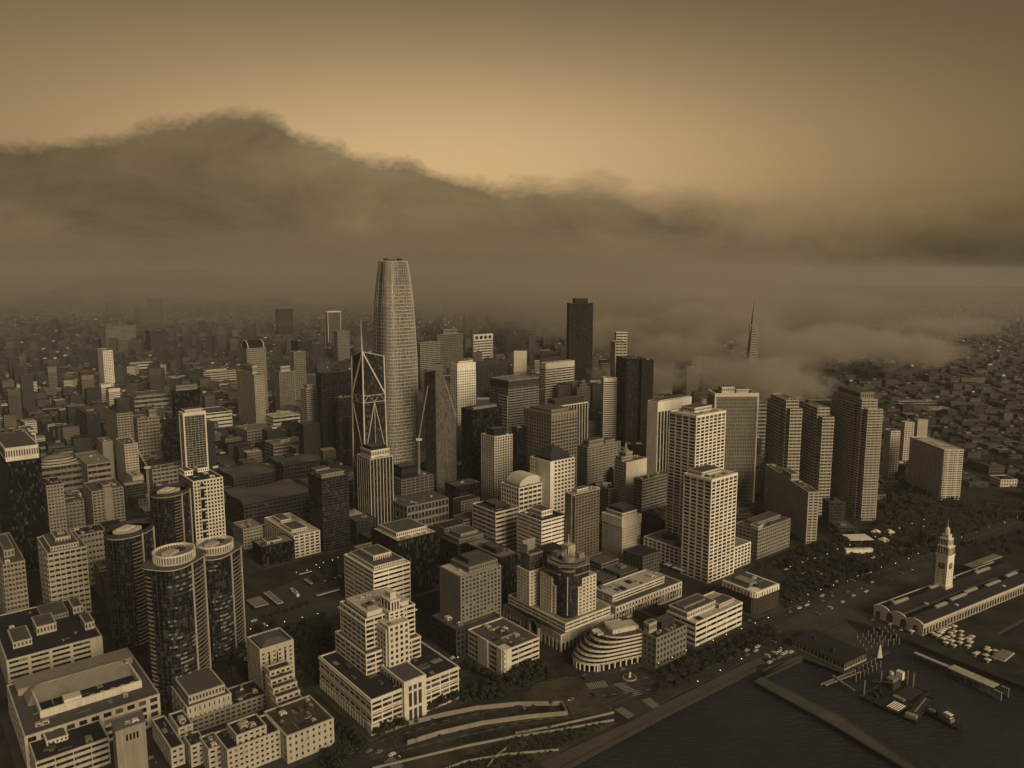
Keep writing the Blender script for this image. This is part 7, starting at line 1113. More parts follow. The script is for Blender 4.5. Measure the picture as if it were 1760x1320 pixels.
# markings
b = MB()
for q in G['cross']:
    q = [Vector(p) for p in q]; n = 9
    for i in range(n):
        t0, t1 = i/n, (i+.5)/n; A, B_ = q[0].lerp(q[1], t0), q[0].lerp(q[1], t1); D, C = q[3].lerp(q[2], t0), q[3].lerp(q[2], t1)
        if (q[1]-q[0]).length < (q[3]-q[0]).length: A, B_ = q[0].lerp(q[3], t0), q[0].lerp(q[3], t1); D, C = q[1].lerp(q[2], t0), q[1].lerp(q[2], t1)
        b.poly([(p.x, p.y, .152) for p in (A, B_, C, D)], 'marking')
structure(b.build('road_marking'))
for pts in G['lanes']:
    b = MB()
    for i in range(len(pts)-1):
        p, q = Vector(pts[i]), Vector(pts[i+1]); L_ = (q-p).length; d = (q-p)/max(L_, .1); nrm = Vector((-d.y, d.x))*.22; n = max(1, int(L_/9))
        for k in range(n):
            A = p+d*(L_*k/n); B_ = p+d*(L_*(k+.5)/n); b.poly([(v.x, v.y, .034) for v in (A-nrm, B_-nrm, B_+nrm, A+nrm)], 'marking')
    structure(b.build('lane_marking'))
# curved retaining walls of the waterfront park
wl = ['outer curved pale retaining wall behind the sunken lawn', 'short pale end wall closing the sunken lawn', 'inner curved pale wall in front of the sunken lawn', 'long curved kerb wall sweeping along the park', 'curved kerb wall nearest the bottom edge', 'thin railing wall beside the long curved one', 'hooked path kerb at the bottom of the park']
for pts, lb in zip(G['walls'], wl):
    b = MB(); hh = 3.2 if ('sunken' in lb) else 1.5; t = .38 if 'long' in lb or 'sunken' in lb else .25; P = [Vector(p) for p in pts]; n = len(P)
    for i in range(n-1):
        for s in range(3):
            p = P[i].lerp(P[i+1], s/3); q = P[i].lerp(P[i+1], (s+1)/3); d = (q-p).normalized(); nn = Vector((-d.y, d.x))*t; b.prism([tuple(p-nn), tuple(q-nn), tuple(q+nn), tuple(p+nn)], 0, hh, 'tan')
    tag(b.build('retaining_wall'), lb, 'wall', 'curved walls of the waterfront park')
# ---- rising ground far behind the flat quarter
def sst(a_, b_, x): t = min(1, max(0, (x-a_)/(b_-a_))); return t*t*(3-2*t)
def terr(x, y):
    n_ = .75+.9*noise.fractal(Vector((x/1500, y/1500, .3)), 1, 2, 4)
    h_ = sst(3400, 7200, y)*(205 if x < 400 else 205-130*sst(400, 2600, x))*max(.25, n_)
    h_ += 70*math.exp(-((x-1150)**2+(y-2500)**2)/600**2)+60*math.exp(-((x-300)**2+(y-2700)**2)/500**2)
    return h_ if h_ > 1.5 else 0
b = MB(); NX, NY = 110, 70; P = {}
for i in range(NX+1):
    for j in range(NY+1):
        u = j/NY; y = 1700+8300*u**1.3; x = (-.80+1.6*i/NX)*y; z = terr(x, y); P[i, j] = (x, y, z-.4 if z else -1.2)
for i in range(NX):
    for j in range(NY): b.poly([P[i, j], P[i+1, j], P[i+1, j+1], P[i, j+1]], 'landm')
structure(b.build('hills'))
# ---- heroes
rows_objs = [office(r) for r in ROWS]
tall_tower(*SALES); [round_tower(r) for r in ROUNDS]; ferry(V['ferry']); clock_tower(V['clock'], V['clock_h'])
b = MB()
for i, (c, rz, a, b_) in enumerate(pave_rects):
    m = 6; cs, sn = math.cos(rz), math.sin(rz); pts = [(c.x+cs*x-sn*y, c.y+sn*x+cs*y) for x, y in ((-a/2-m, -b_/2-m), (a/2+m, -b_/2-m), (a/2+m, b_/2+m), (-a/2-m, b_/2+m))]
    b.prism(pts, -.5, .16+.004*(i % 60), 'pave')
structure(b.build('pavement'))
# pyramid-spired tower in the fog
def pyramid_tower(x, y, h, wd):
    root = empty('pyramid_tower', (x, y, 0), R_(5)); tag(root, 'slender pyramid skyscraper with its tip rising out of the drifting fog', 'skyscraper')
    b = MB(); s = wd/2; b.prism([(-s, -s), (s, -s), (s, s), (-s, s)], 0, h*.8, 'g_grey', taper=.22); b.build('glazing', root)
    f = MB()
    for k in range(46): z = h*.8*k/46; q = s*(1-.78*z/(h*.8))+.25; f.box(-q, -q, z, q, q, z+h*.8/46*.5, 'tan')
    f.build('floor_bands', root); t = MB(); q = s*.22; t.prism([(-q, -q), (q, -q), (q, q), (-q, q)], h*.8, h, 'grey', taper=.05); t.build('spire', root)
    for sx in (-1, 1): w2 = MB(); w2.box(sx*q*1.3-1.4, -2, h*.55, sx*q*1.3+1.4, 2, h*.83, 'tan'); w2.build('wing', root)
pyramid_tower(430, 1400, 262, 36)
# ---- cranes
for n_, ((px, py), mh, tip) in enumerate(W['cranes']):
    root = empty('tower_crane', (px, py, 0)); tag(root, ('luffing tower crane with raised jib beside the unfinished tower', 'luffing tower crane leaning over the low blocks at left')[n_], 'crane')
    b = MB(); s = .9
    for sx in (-s, s):
        for sy in (-s, s): b.bar((sx, sy, 0), (sx, sy, mh), .22, 'beige')
    for k in range(int(mh/4)):
        z = k*4; sg = 1 if k % 2 else -1
        b.bar((-s*sg, -s, z), (s*sg, -s, z+4), .14, 'beige'); b.bar((-s, -s*sg, z), (-s, s*sg, z+4), .14, 'beige'); b.bar((s, s*sg, z), (s, -s*sg, z+4), .14, 'beige')
    b.build('mast', root); b = MB(); b.box(-3, -2, mh, 4, 2, mh+2.5, 'cream'); b.box(-7, -1.5, mh+.3, -3, 1.5, mh+2.8, 'dgrey'); b.build('cab', root)
    dirx = .13 if n_ == 0 else -.35; ln = 70 if n_ == 0 else 46; b = MB(); e = Vector((ln*(.18 if n_ == 0 else -.45), 0, ln*.95)); o_ = Vector((0, 0, mh+2.5))
    for off in (Vector((.7, .7, 0)), Vector((-.7, .7, 0)), Vector((0, -.8, 0))): b.bar(o_+off, o_+e+off*.3, .2, 'beige')
    for k in range(18): t = k/18; A = o_+e*t+Vector((.7, .7, 0)); B_ = o_+e*(t+.05)+Vector((-.7, -.5, 0)); b.bar(A, B_, .12, 'beige')
    b.bar(o_+e, Vector((-6, 0, mh+2.5)), .12, 'dgrey'); b.build('jib', root)
# ---- trees
def make_tree(seed, h=10, rad=4.2, nleaf=300):
    rg = random.Random(seed); root = empty('street_tree', (0, 0, 0)); t = MB(); base = h*.33
    t.bar((0, 0, 0), (.1, .1, base), .32, 'bark', 7, .22); t.bar((.1, .1, base), (rg.uniform(-.4, .4), rg.uniform(-.4, .4), h*.72), .22, 'bark', 6, .08)
    limbs = []
    for i in range(6):
        a = 2*math.pi*i/6+rg.uniform(-.4, .4); e = (math.cos(a)*rad*rg.uniform(.5, .75), math.sin(a)*rad*rg.uniform(.5, .75), h*rg.uniform(.5, .8)); t.bar((.1, .1, base*rg.uniform(.8, 1.2)), e, .14, 'bark', 5, .05); limbs.append(e)
    t.build('trunk', root); c = MB()
    cl = [(e[0], e[1], e[2], rad*rg.uniform(.38, .55)) for e in limbs]+[(rg.uniform(-1, 1), rg.uniform(-1, 1), h*.82, rad*.5), (0, 0, h*.62, rad*.6)]
    for i in range(nleaf):
        q = rg.choice(cl); v = Vector((rg.gauss(0, 1), rg.gauss(0, 1), rg.gauss(0, .8))).normalized()*q[3]*rg.uniform(.7, 1.08); p = Vector(q[:3])+v; s = rg.uniform(.35, .8)
        n = (v.normalized()+Vector((rg.uniform(-.6, .6), rg.uniform(-.6, .6), rg.uniform(-.3, .7)))).normalized(); u = n.cross(Vector((.3, .2, 1))).normalized()*s; w_ = n.cross(u).normalized()*s
        c.poly([p-u-w_*.5, p+u*.9-w_, p+u+w_*.7, p-u*.6+w_], 'leaf')
    c.build('crown', root); return root
def make_palm(seed, h=9):
    rg = random.Random(seed); root = empty('palm_tree', (0, 0, 0)); t = MB(); t.bar((0, 0, 0), (.2, .1, h), .26, 'bark', 7, .18); t.build('trunk', root); c = MB()
    for i in range(22):
        a = 2*math.pi*i/22+rg.uniform(-.1, .1); up = rg.uniform(-.3, .9); L_ = rg.uniform(2, 2.9); p = Vector((.2, .1, h))
        d = Vector((math.cos(a), math.sin(a), up)).normalized()
        for k in range(4):
            q = p+d*L_/4; s = Vector((-math.sin(a), math.cos(a), 0))*(.35-.06*k); c.poly([p-s, p+s, q+s*.8, q-s*.8], 'leaf'); p = q; d = (d+Vector((0, 0, -.35))).normalized()
    c.build('crown', root); return root
SKIP = ('with', 'behind', 'beside', 'of', 'in', 'at', 'under', 'wrapped', 'left', 'right', 'on', 'between', 'rising', 'against', 'standing', 'cut', 'outlined', 'before', 'above', 'topped', 'carrying', 'crowned', 'over', 'opposite', 'next', 'from', 'around', 'a', 'by', 'to', 'below', 'attached', 'linking', 'punched', 'half', 'wrapping')
def short(l):
    out = []
    for w_ in l.split():
        if len(out) > 2 and w_ in SKIP: break
        out.append(w_.strip(','))
        if len(out) == 7: break
    return ' '.join(out)
heroes = [(o.location.copy(), short(o['label'])) for o in rows_objs]
def near(x, y):
    p = Vector((x, y, 0)); hp, hl = min(heroes, key=lambda q: (q[0]-p).length)
    return ('left of' if x < hp.x-14 else 'right of' if x > hp.x+14 else 'in front of' if y < hp.y else 'behind')+' the '+hl
protos = [make_tree(i, 10, 4.2) for i in range(4)]; palm0 = make_palm(3)
TL = dict(park='dark rounded tree of the waterfront park beside the slab flats', plaza='street tree on the lamp-lit plaza before the long hotel', gapfront='tree in the row and grove in front of the stepped cream building', courtf='small tree at the foot of the courtyard building', yard='small tree edging the bus yard', condo='tree in the dark grove around the sandstone flats', esplanade='street tree along the waterfront road', hyatt='dark tree in front of the terraced hotel', finfoot='tree round the base of the fin-crowned block', rightfar='dark distant tree on the slope at right', leftfar='dark distant tree among the low roofs at left')
used = set(); ti = 0
for grp, lst in G['trees']:
    for (x, y, s) in lst:
        k = random.randrange(4); src = protos[k]; big = s/10
        if k not in used: used.add(k); o = src; o.location = (x, y, 0); o.scale = (big,)*3
        else: o = copy_tree(src, (x, y, 0), random.uniform(0, 6.28), big)
        lb = ' '.join((('large' if s > 10.5 else 'small' if s < 7.5 else 'mid-sized')+' dark tree '+near(x, y)).split()[:16]); tag(o, lb, 'tree', 'trees alike: '+lb)
for i, (x, y, s) in enumerate(G['palms']):
    o = palm0 if i == 0 else copy_tree(palm0, (x, y, 0), random.uniform(0, 6), s/9)
    if i == 0: o.location = (x, y, 0)
    lb = ' '.join(('palm tree by the waterfront road '+near(x, y)).split()[:16]); tag(o, lb, 'palm tree', 'palms alike: '+lb)
# ---- vehicles
def make_car(col):
    root = empty('parked_car', (0, 0, 0)); b = MB(); b.box(-2.2, -.9, .35, 2.2, .9, .95, col); b.prism([(-1.5, -.78), (1.1, -.78), (1.1, .78), (-1.5, .78)], .95, 1.5, col, taper=.8); b.build('body', root)
    g = MB(); g.prism([(-1.53, -.81), (1.13, -.81), (1.13, .81), (-1.53, .81)], 1.0, 1.36, 'pane0', taper=.87); g.build('window', root)
    for sx in (-1.4, 1.4):
        for sy in (-.9, .9): w_ = MB(); w_.bar((sx, sy-.1, .35), (sx, sy+.1, .35), .34, 'rubber', 10); w_.build('wheel', root)
    for sy in (-.6, .6): l_ = MB(); l_.box(2.2, sy-.15, .6, 2.26, sy+.15, .8, 'lampglow'); l_.build('headlight', root)
    return root
cars = [make_car(c) for c in ('car_white', 'car_grey', 'car_black')]; cu2 = set()
CARL = ['white car on the waterfront streets', 'grey car on the waterfront streets', 'black car on the waterfront streets']
for x, y in G['cars']:
    k = random.choices((0, 1, 2), (3, 3, 2))[0]; rz = R_(90-50.8)+random.choice((0, math.pi, math.pi/2, 0))+random.uniform(-.05, .05)
    if k not in cu2: cu2.add(k); o = cars[k]; o.location = (x, y, .03); o.rotation_euler = (0, 0, rz); o.scale = (1.15,)*3
    else: o = copy_tree(cars[k], (x, y, .03), rz, 1.15)
    lb = ' '.join((CARL[k].split()[0]+' car on the street '+near(x, y)).split()[:16]); tag(o, lb, 'car', 'cars alike: '+lb)
def make_bus(x, y, rz, lb):
    root = empty('bus', (x, y, 0), rz); tag(root, lb, 'bus', 'buses parked in the yard'); b = MB(); b.box(-6, -1.3, .4, 6, 1.3, 3.1, 'white'); b.box(-4.5, -.8, 3.1, 3, .8, 3.4, 'grey'); b.build('body', root); g = MB(); g.box(-5.6, -1.34, 1.7, 5.4, 1.34, 2.6, 'pane0'); g.box(5.5, -1.1, 1.5, 6.04, 1.1, 2.7, 'pane0'); g.build('window', root)
    for sx in (-3.8, 3.8):
        for sy in (-1.2, 1.2): w_ = MB(); w_.bar((sx, sy-.15, .5), (sx, sy+.15, .5), .5, 'rubber', 10); w_.build('wheel', root)
for (x, y), lb in zip(G['buses'], ('white bus in the open yard, the nearer of two side by side', 'white bus in the open yard, the farther of two side by side')): make_bus(x, y, R_(90-50.8)+math.pi/2, lb)
# ---- street lamps
lp = empty('street_lamp', (0, 0, 0)); b = MB(); b.bar((0, 0, 0), (0, 0, 8), .14, 'dgrey', 6, .08); b.bar((0, 0, 8), (1.2, 0, 8.4), .08, 'dgrey', 5); b.build('pole', lp); b = MB(); b.box(.95, -.26, 8.1, 1.55, .26, 8.34, 'lampglow'); b.build('lamp_head', lp)
for i, (x, y) in enumerate(G['lamps']):
    o = lp if i == 0 else copy_tree(lp, (x, y, 0), random.uniform(0, 6))
    if i == 0: o.location = (x, y, 0)
    tag(o, 'lit street lamp along the plaza and waterfront roads', 'street lamp', 'lit street lamps')
# ---- market tents on the ferry plaza
def make_tent():
    root = empty('market_tent', (0, 0, 0)); b = MB(); b.prism([(-1.9, -1.9), (1.9, -1.9), (1.9, 1.9), (-1.9, 1.9)], 2.4, 3.0, 'canvas', taper=.5); b.build('canopy', root)
    for sx in (-1.8, 1.8):
        for sy in (-1.8, 1.8): p = MB(); p.bar((sx, sy, 0), (sx, sy, 2.4), .06, 'grey'); p.build('pole', root)
    p = MB(); p.box(-1.4, -.5, 0, 1.4, .4, .85, 'tan'); p.build('stall_table', root); return root
t0 = make_tent()
for i, (x, y) in enumerate(G['tents']):
    o = t0 if i == 0 else copy_tree(t0, (x, y, .02), R_(90-58)+random.uniform(-.1, .1), random.uniform(.85, 1.35))
    if i == 0: o.location = (x, y, .02)
    tag(o, 'pale market tent on the quay beside the waterfront hall', 'market tent', 'market tents on the quay')
# ---- bus yard sheds
def shed(name, pts_c, rz, a, b_, h, m, lb, cat='canopy', group=None, post=True):
    root = empty(name, (*pts_c, 0), rz); tag(root, lb, cat, group); r_ = MB(); r_.box(-a/2, -b_/2, h-.5, a/2, b_/2, h, m); r_.box(-a/2+.6, -b_/2+.6, h, a/2-.6, b_/2-.6, h+.25, 'r_tan' if m != 'white' else 'white'); r_.build('roof', root)
    n = max(2, int(a/7))
    for i in range(n):
        for sy in (-1, 1): p = MB(); X = -a/2+1+(a-2)*i/(n-1); p.bar((X, sy*(b_/2-1), 0), (X, sy*(b_/2-1), h-.5), .2, 'dgrey'); p.build('post', root)
    return root
for nm, c_, rz, a_, b_, h_, m_, lb in SHEDS: shed(nm, c_, R_(rz), a_, b_, h_, m_, lb)
# ---- waterfront restaurant on the pier
def box_house(name, v, th, lb, cat, wall, rf, floors=1, nwin=12):
    th = R_(th); Rv = Vector((math.sin(th), math.cos(th), 0)); Lv = Vector((-math.cos(th), math.sin(th), 0)); c = Vector((v[0], v[1], 0))+Rv*v[2]/2+Lv*v[3]/2
    root = empty(name, c, math.pi/2-th); tag(root, lb, cat); a, b_ = v[2], v[3]; z0, z1 = v[4], v[5]
    w_ = MB(); w_.box(-a/2, -b_/2, z0-.3, a/2, b_/2, z1, wall); w_.build('wall', root); r_ = MB(); r_.box(-a/2-1, -b_/2-1, z1, a/2+1, b_/2+1, z1+.6, 'dgrey'); r_.box(-a/2, -b_/2, z1+.6, a/2, b_/2, z1+.8, rf); r_.build('roof', root)
    for i in range(nwin):
        t = (i+.5)/nwin; g = MB(); g.box(-a/2+a*t-a/nwin*.36, -b_/2-.1, z0+1.2, -a/2+a*t+a/nwin*.36, -b_/2, z1-1, 'pane0'); g.build('window', root)
        g = MB(); g.box(-a/2-.1, -b_/2+b_*t-b_/nwin*.36, z0+1.2, -a/2, -b_/2+b_*t+b_/nwin*.36, z1-1, random.choice(('pane0', 'pane2'))); g.build('window', root)
    for i in range(3): inst('rooftop_unit', unit('unit', 'dgrey'), root, (random.uniform(-a*.3, a*.3), random.uniform(-b_*.3, b_*.3), z1+.8), (2.4, 2, 1.3))
    return root
box_house('pier_restaurant', W['rest_near'], 56, 'dark flat-roofed pier restaurant with pale windowed side wall over the water', 'restaurant', 'beige', 'r_dark', nwin=14)
# piles and fenders
def make_pile():
    b = MB(); b.bar((0, 0, -4), (0, 0, 1.6), .42, 'grey', 8); b.bar((0, 0, 1.6), (0, 0, 2.0), .46, 'beige', 8, .3); return b.build('pile')
p0 = make_pile()
for i, (x, y) in enumerate(W['piles']+W['piles2']):
    o = p0 if i == 0 else p0.copy()
    if i: COL.objects.link(o)
    o.location = (x, y, 0); tag(o, 'bare pale-topped pile standing in the water beside the pier restaurant', 'pile', 'piles beside the pier restaurant')
F_ = W['fender']
for i, lb in zip(range(3), ('outer low timber jetty beam running from the pier restaurant', 'inner low timber jetty beam running from the pier restaurant', 'short cross walkway over the timber jetty beams')):
    p, q = Vector(F_[2*i]), Vector(F_[2*i+1]); d = (q-p); n_ = Vector((-d.y, d.x)).normalized()*.7; root = empty('timber_jetty', (p.x, p.y, 0)); tag(root, lb, 'jetty'); b = MB(); o2 = -Vector((p.x, p.y)); z = -1.2+.5*i
    b.prism([tuple(v) for v in (-n_, d-n_, d+n_, n_)], z, z+.5, 'tan'); b.build('deck', root)
    for k in range(int(d.length/5)): e = d*(k+.5)/int(d.length/5); s = MB(); s.bar((e.x, e.y, -4), (e.x, e.y, z), .35, 'dgrey', 6); s.build('post', root)
bx, by = W['beacon']; root = empty('pier_beacon', (bx, by, 0)); tag(root, 'tall narrow white sail-shaped beacon at the tip of the pier', 'beacon'); b = MB(); b.prism([(-2.2, -.6), (2.0, -.6), (2.0, .6), (-2.2, .6)], -.2, 11, 'cream', taper=.2); b.build('sail', root); b = MB(); b.bar((0, 0, -.2), (0, 0, 15), .2, 'grey'); b.build('mast', root)
# ferry gangway and float
(ax, ay), (bx2, by2), (cx2, cy2) = W['gang']; A, B_, C_ = Vector((ax, ay)), Vector((bx2, by2)), Vector((cx2, cy2))
def strip(name, p, q, wd, z0, z1, m, lb, cat, legs=True):
    d = q-p; L_ = d.length; root = empty(name, ((p+q)/2).to_3d(), math.atan2(d.y, d.x)); tag(root, lb, cat)
    r_ = MB(); r_.box(-L_/2, -wd/2, z1-.4, L_/2, wd/2, z1, m)
    for k in range(int(L_/4)): X = -L_/2+L_*(k+.5)/int(L_/4); r_.box(X-.12, -wd/2-.05, z1, X+.12, wd/2+.05, z1+.15, 'beige')
    r_.build('roof', root); f = MB(); f.box(-L_/2, -wd/2-.6, z0, L_/2, wd/2+.6, z0+1.2, 'dgrey'); f.build('deck', root)
    for k in range(int(L_/5)):
        for sy in (-1, 1): X = -L_/2+L_*(k+.5)/int(L_/5); s = MB(); s.bar((X, sy*wd/2*.85, z0+1.2), (X, sy*wd/2*.85, z1-.4), .18, 'grey'); s.build('post', root)
strip('gangway', A, B_, 3.6, -1.5, 2.6, 'beige', 'long narrow pale-roofed gangway leading out to the ferry float', 'gangway'); strip('ferry_float', B_, C_, 9.5, -4, 3.6, 'beige', 'wide pale-roofed ferry float moored off the quay', 'pontoon')
for k in range(8):
    o = p0.copy(); COL.objects.link(o); d = (C_-B_).normalized(); n_ = Vector((-d.y, d.x)); q = C_+d*(2+1.5*(k//2))+n_*(5 if k % 2 else -5); o.location = (q.x, q.y, .8); o.scale = (1.3, 1.3, 1.2); tag(o, 'thick mooring pile at the far end of the ferry float', 'pile', 'mooring piles of the ferry float')
# barges and tug
def barge(pts, lb, name):
    P = [Vector(p) for p in pts]; c = sum(P, Vector((0, 0)))/4; d = (P[1]-P[0]); a = ((P[1]-P[0]).length+(P[2]-P[3]).length)/2; b_ = ((P[3]-P[0]).length+(P[2]-P[1]).length)/2
    root = empty(name, (c.x, c.y, -3.6), math.atan2(d.y, d.x)); tag(root, lb, 'barge'); h_ = MB(); h_.prism([(-a/2+1, -b_/2), (a/2-1, -b_/2), (a/2, b_/2), (-a/2, b_/2)], -.8, 2, 'black', mtop='r_dark'); h_.build('hull', root)
    e = MB()
    for q in ((-a/2+.3, -b_/2, a/2-.3, -b_/2+.4), (-a/2+.3, b_/2-.4, a/2-.3, b_/2), (-a/2+.2, -b_/2+.4, -a/2+.7, b_/2-.4), (a/2-.7, -b_/2+.4, a/2-.2, b_/2-.4)): e.box(q[0], q[1], 2, q[2], q[3], 2.7, 'dgrey')
    e.build('rail', root); return root, a, b_
root, a, b_ = barge(W['barge'], 'large dark work barge with crane house, white tanks and stacked pale pipes', 'work_barge')
c = MB(); c.box(-a*.38, b_*.08, 2, -a*.12, b_*.32, 7, 'dgrey'); c.box(-a*.34, b_*.12, 7, -a*.16, b_*.28, 9.5, 'grey'); c.build('deckhouse', root)
c = MB(); c.box(-a*.30, b_*.36, 6, -a*.12, b_*.44, 12, 'white'); c.build('white_tank', root); c = MB(); cyl(c, -a*.4, b_*.36, 1.6, 1.6, 5, 10, 'white', 12); c.build('white_tank', root)
for (u, v_) in ((-.46, .1), (-.05, .44), (-.46, -.4), (.1, .44)): c = MB(); c.bar((a*u, b_*v_, 0), (a*u, b_*v_, 14), .6, 'grey', 8); c.build('spud', root)
for k in range(6): c = MB(); c.bar((a*.18+k*1.5, -b_*.44, 2.5), (a*.18+k*1.5, -b_*.2, 2.5), .5, 'cream', 8); c.build('pipe', root)
c = MB(); c.box(0, b_*.0, 2, a*.35, b_*.42, 2.9, 'dgrey'); c.box(a*.02, -b_*.1, 2, a*.3, -b_*.02, 3.2, 'grey'); c.build('hatch', root)
c = MB(); c.bar((-a*.2, b_*.1, 8), (-a*.36, -b_*.3, 13), .5, 'dgrey', 4, .25); c.build('crane_boom', root)
for k in range(10): inst('deck_gear', unit('unit', random.choice(('grey', 'dgrey', 'cream', 'black'))), root, (random.uniform(-a*.42, -a*.02), random.uniform(-b_*.42, 0), 2), (random.uniform(.8, 2), random.uniform(.8, 2.4), random.uniform(.8, 2)))
root, a, b_ = barge(W['barge2'], 'narrow dark hopper barge lashed beside the large work barge', 'hopper_barge')
c = MB(); c.box(-a*.35, -b_*.3, 2, a*.35, b_*.4, 3, 'dgrey'); c.box(-a*.06, -b_*.25, 3, a*.06, b_*.35, 3.5, 'grey'); c.build('hopper', root); c = MB(); c.box(-a*.4, -b_*.46, 2, a*.4, -b_*.36, 4.4, 'tan'); c.build('deckhouse', root)
p, q = Vector(W['tug'][0]), Vector(W['tug'][1]); d = q-p; L_ = d.length; root = empty('tugboat', (*((p+q)/2), -3.6), math.atan2(d.y, d.x)); tag(root, 'dark tugboat with pale wheelhouse roofs at the end of the barges', 'boat')
h_ = MB(); pts = [(-L_/2, -3.4), (L_*.3, -3.6), (L_*.42, -2.4), (L_/2, 0), (L_*.42, 2.4), (L_*.3, 3.6), (-L_/2, 3.4)]; h_.prism(pts, -.5, 2, 'black', mtop='r_dark'); h_.prism([(x*.98, y*1.02) for x, y in pts], 2, 2.5, 'dgrey', mtop='r_dark'); h_.build('hull', root)
c = MB(); c.box(-L_*.1, -2.2, 2.5, L_*.22, 2.2, 5, 'grey'); c.box(L_*.02, -1.7, 5, L_*.18, 1.7, 7.4, 'cream'); c.box(L_*.01, -1.9, 7.4, L_*.19, 1.9, 7.7, 'white'); c.build('wheelhouse', root); c = MB(); c.box(L_*.16, -1.72, 5.8, L_*.182, 1.72, 6.9, 'pane0'); c.build('window', root)
c = MB(); c.bar((-L_*.2, 0, 2.5), (-L_*.2, 0, 7), .6, 'dgrey', 10); c.build('funnel', root); c = MB(); c.bar((L_*.1, 0, 7.7), (L_*.1, 0, 12), .12, 'grey'); c.build('mast', root); c = MB(); c.box(-L_*.42, -1.6, 2.5, -L_*.28, 1.6, 3.5, 'tan'); c.build('winch', root)
# sculpture planter
fx, fy = W['fountain']; root = empty('round_planter', (fx, fy, 0)); tag(root, 'small round planter with a pale sculpture before the curving terraces', 'planter'); b = MB(); cyl(b, 0, 0, 5.5, 5.5, 0, .7, 'beige', 24); cyl(b, 0, 0, 4.8, 4.8, .7, .8, 'grassm', 24); b.build('basin', root); b = MB(); cyl(b, 0, 0, 1.2, 1.2, .8, 3.4, 'cream', 10, .5); cyl(b, .3, 0, .9, .9, 3.4, 4.8, 'cream', 10, .7); b.build('sculpture', root)
# plaza: rink tent and small pavilions
RT = W['rink']; root = empty('rink_tent', (*RT, 0), R_(4)); tag(root, 'bright white flat tent roof over the plaza rink', 'tent'); b = MB(); b.box(-14, -10, 4.5, 14, 10, 5, 'white'); b.build('canopy', root)
for X in (-13, 0, 13):
    for Y in (-9, 9): b = MB(); b.bar((X, Y, 0), (X, Y, 4.5), .2, 'grey'); b.build('pole', root)
for i, (x, y) in enumerate(W['pavs']):
    o = empty('pavilion', (x, y, 0), random.uniform(0, 1)); tag(o, ('white canvas pavilion nearest the rink tent', 'second white canvas pavilion beyond the rink tent', 'white canvas pavilion at the edge of the trees')[i], 'pavilion'); b = MB(); b.prism([(-5, -5), (5, -5), (5, 5), (-5, 5)], 3, 6, 'canvas', taper=.2); b.build('canopy', o); b = MB(); b.box(-4, -4, 0, 4, 4, 3, 'beige'); b.build('wall', o)
# rails and kerb lines along the waterfront road
for pts, off in G['rails']:
    b = MB(); P = [Vector(p) for p in pts]
    for i in range(len(P)-1):
        d = (P[i+1]-P[i]).normalized(); nn = Vector((-d.y, d.x)); A, B_ = P[i]+nn*off, P[i+1]+nn*off; b.prism([tuple(A-nn*.16), tuple(B_-nn*.16), tuple(B_+nn*.16), tuple(A+nn*.16)], .0, .17, 'promen')
    structure(b.build('kerb'))
# ---- filler blocks: the low city spreading back into the haze
rects = [(c, rz, a, b_) for c, rz, a, b_ in pave_rects]+[(Vector((SALES[0], SALES[1], 0)), 0, 60, 60), (Vector((430, 1400, 0)), 0, 50, 50)]+[(Vector((r['x'], r['y'], 0)), 0, r['w'], r['w']) for r in ROUNDS]
fc = V['ferry']; 
def inpoly(x, y, poly):
    r = False
    for i in range(len(poly)):
        (xa, ya), (xb, yb) = poly[i], poly[i-1]
        if (ya > y) != (yb > y) and x < (xb-xa)*(y-ya)/(yb-ya)+xa: r = not r
    return r
NOGO = [G[k] for k in ('esplroad', 'promenade', 'lawn', 'lawn2', 'yard', 'marketplaza', 'parkright', 'plaza')]+G['nogo']
def hits(x, y, rad):
    for c, rz, a, b_ in rects:
        dx_, dy_ = x-c.x, y-c.y
        if abs(dx_)+abs(dy_) > a+b_+rad*2+40: continue
        cs, sn = math.cos(-rz), math.sin(-rz); lx, ly = cs*dx_-sn*dy_, sn*dx_+cs*dy_
        if abs(lx) < a/2+rad and abs(ly) < b_/2+rad: return True
    return False
rg = random.Random(77); lots = []
def market(x): return 1325 - .815*(x+280)      # line of the diagonal avenue that splits the two street grids
for gi, deg in ((0, 50.8), (1, 86.8)):
    th = R_(deg); u = Vector((math.sin(th), math.cos(th))); v = Vector((-math.cos(th), math.sin(th)))
    for i in range(-190, 191):
        for j in range(-190, 191):
            s0 = u*(i*29+(i//4)*15)+v*(j*27+(j//3)*15); x, y = s0.x, s0.y
            if y < 560 or y > 9000 or abs(x) > .70*y+60: continue
            if y > 5200 and rg.random() < .3: continue
            side = y < market(x)
            if (gi == 0) != side: continue
            if y > 2600 and rg.random() < .25: continue
            ww = rg.uniform(19, 28.4); dd = rg.uniform(17, 26.5); 
            if rg.random() < .10 and y > 1200: ww *= 1.35
            if any(inpoly(x, y, q) for q in NOGO): continue
            if not inpoly(x, y, G['land']): continue
            if hits(x, y, max(ww, dd)*.5+3): continue
            if y < 1500: hh = rg.choice((8, 11, 14, 18, 24, 30)) if x < 420 else rg.choice((6, 8, 10, 12))
            else: hh = rg.choice((5, 7, 9, 9, 12, 16))
            r0 = rg.random()
            if x < 500 and 1200 < y < 3800:
                if r0 < .05: hh = rg.uniform(35, 75)
                elif r0 < .14: hh = rg.uniform(18, 36)
            if x > 450 and y < 1300 and rg.random() < .35: continue
            if 100 < x < 420 and 1350 < y < 2200 and r0 < .3: hh = rg.uniform(40, 100)
            if -250 < x < 300 and 1400 < y < 2400 and r0 < .2: hh = rg.uniform(40, 95)
            lots.append((x, y, ww, dd, hh*rg.uniform(.85, 1.15), math.pi/2-th, terr(x, y)))
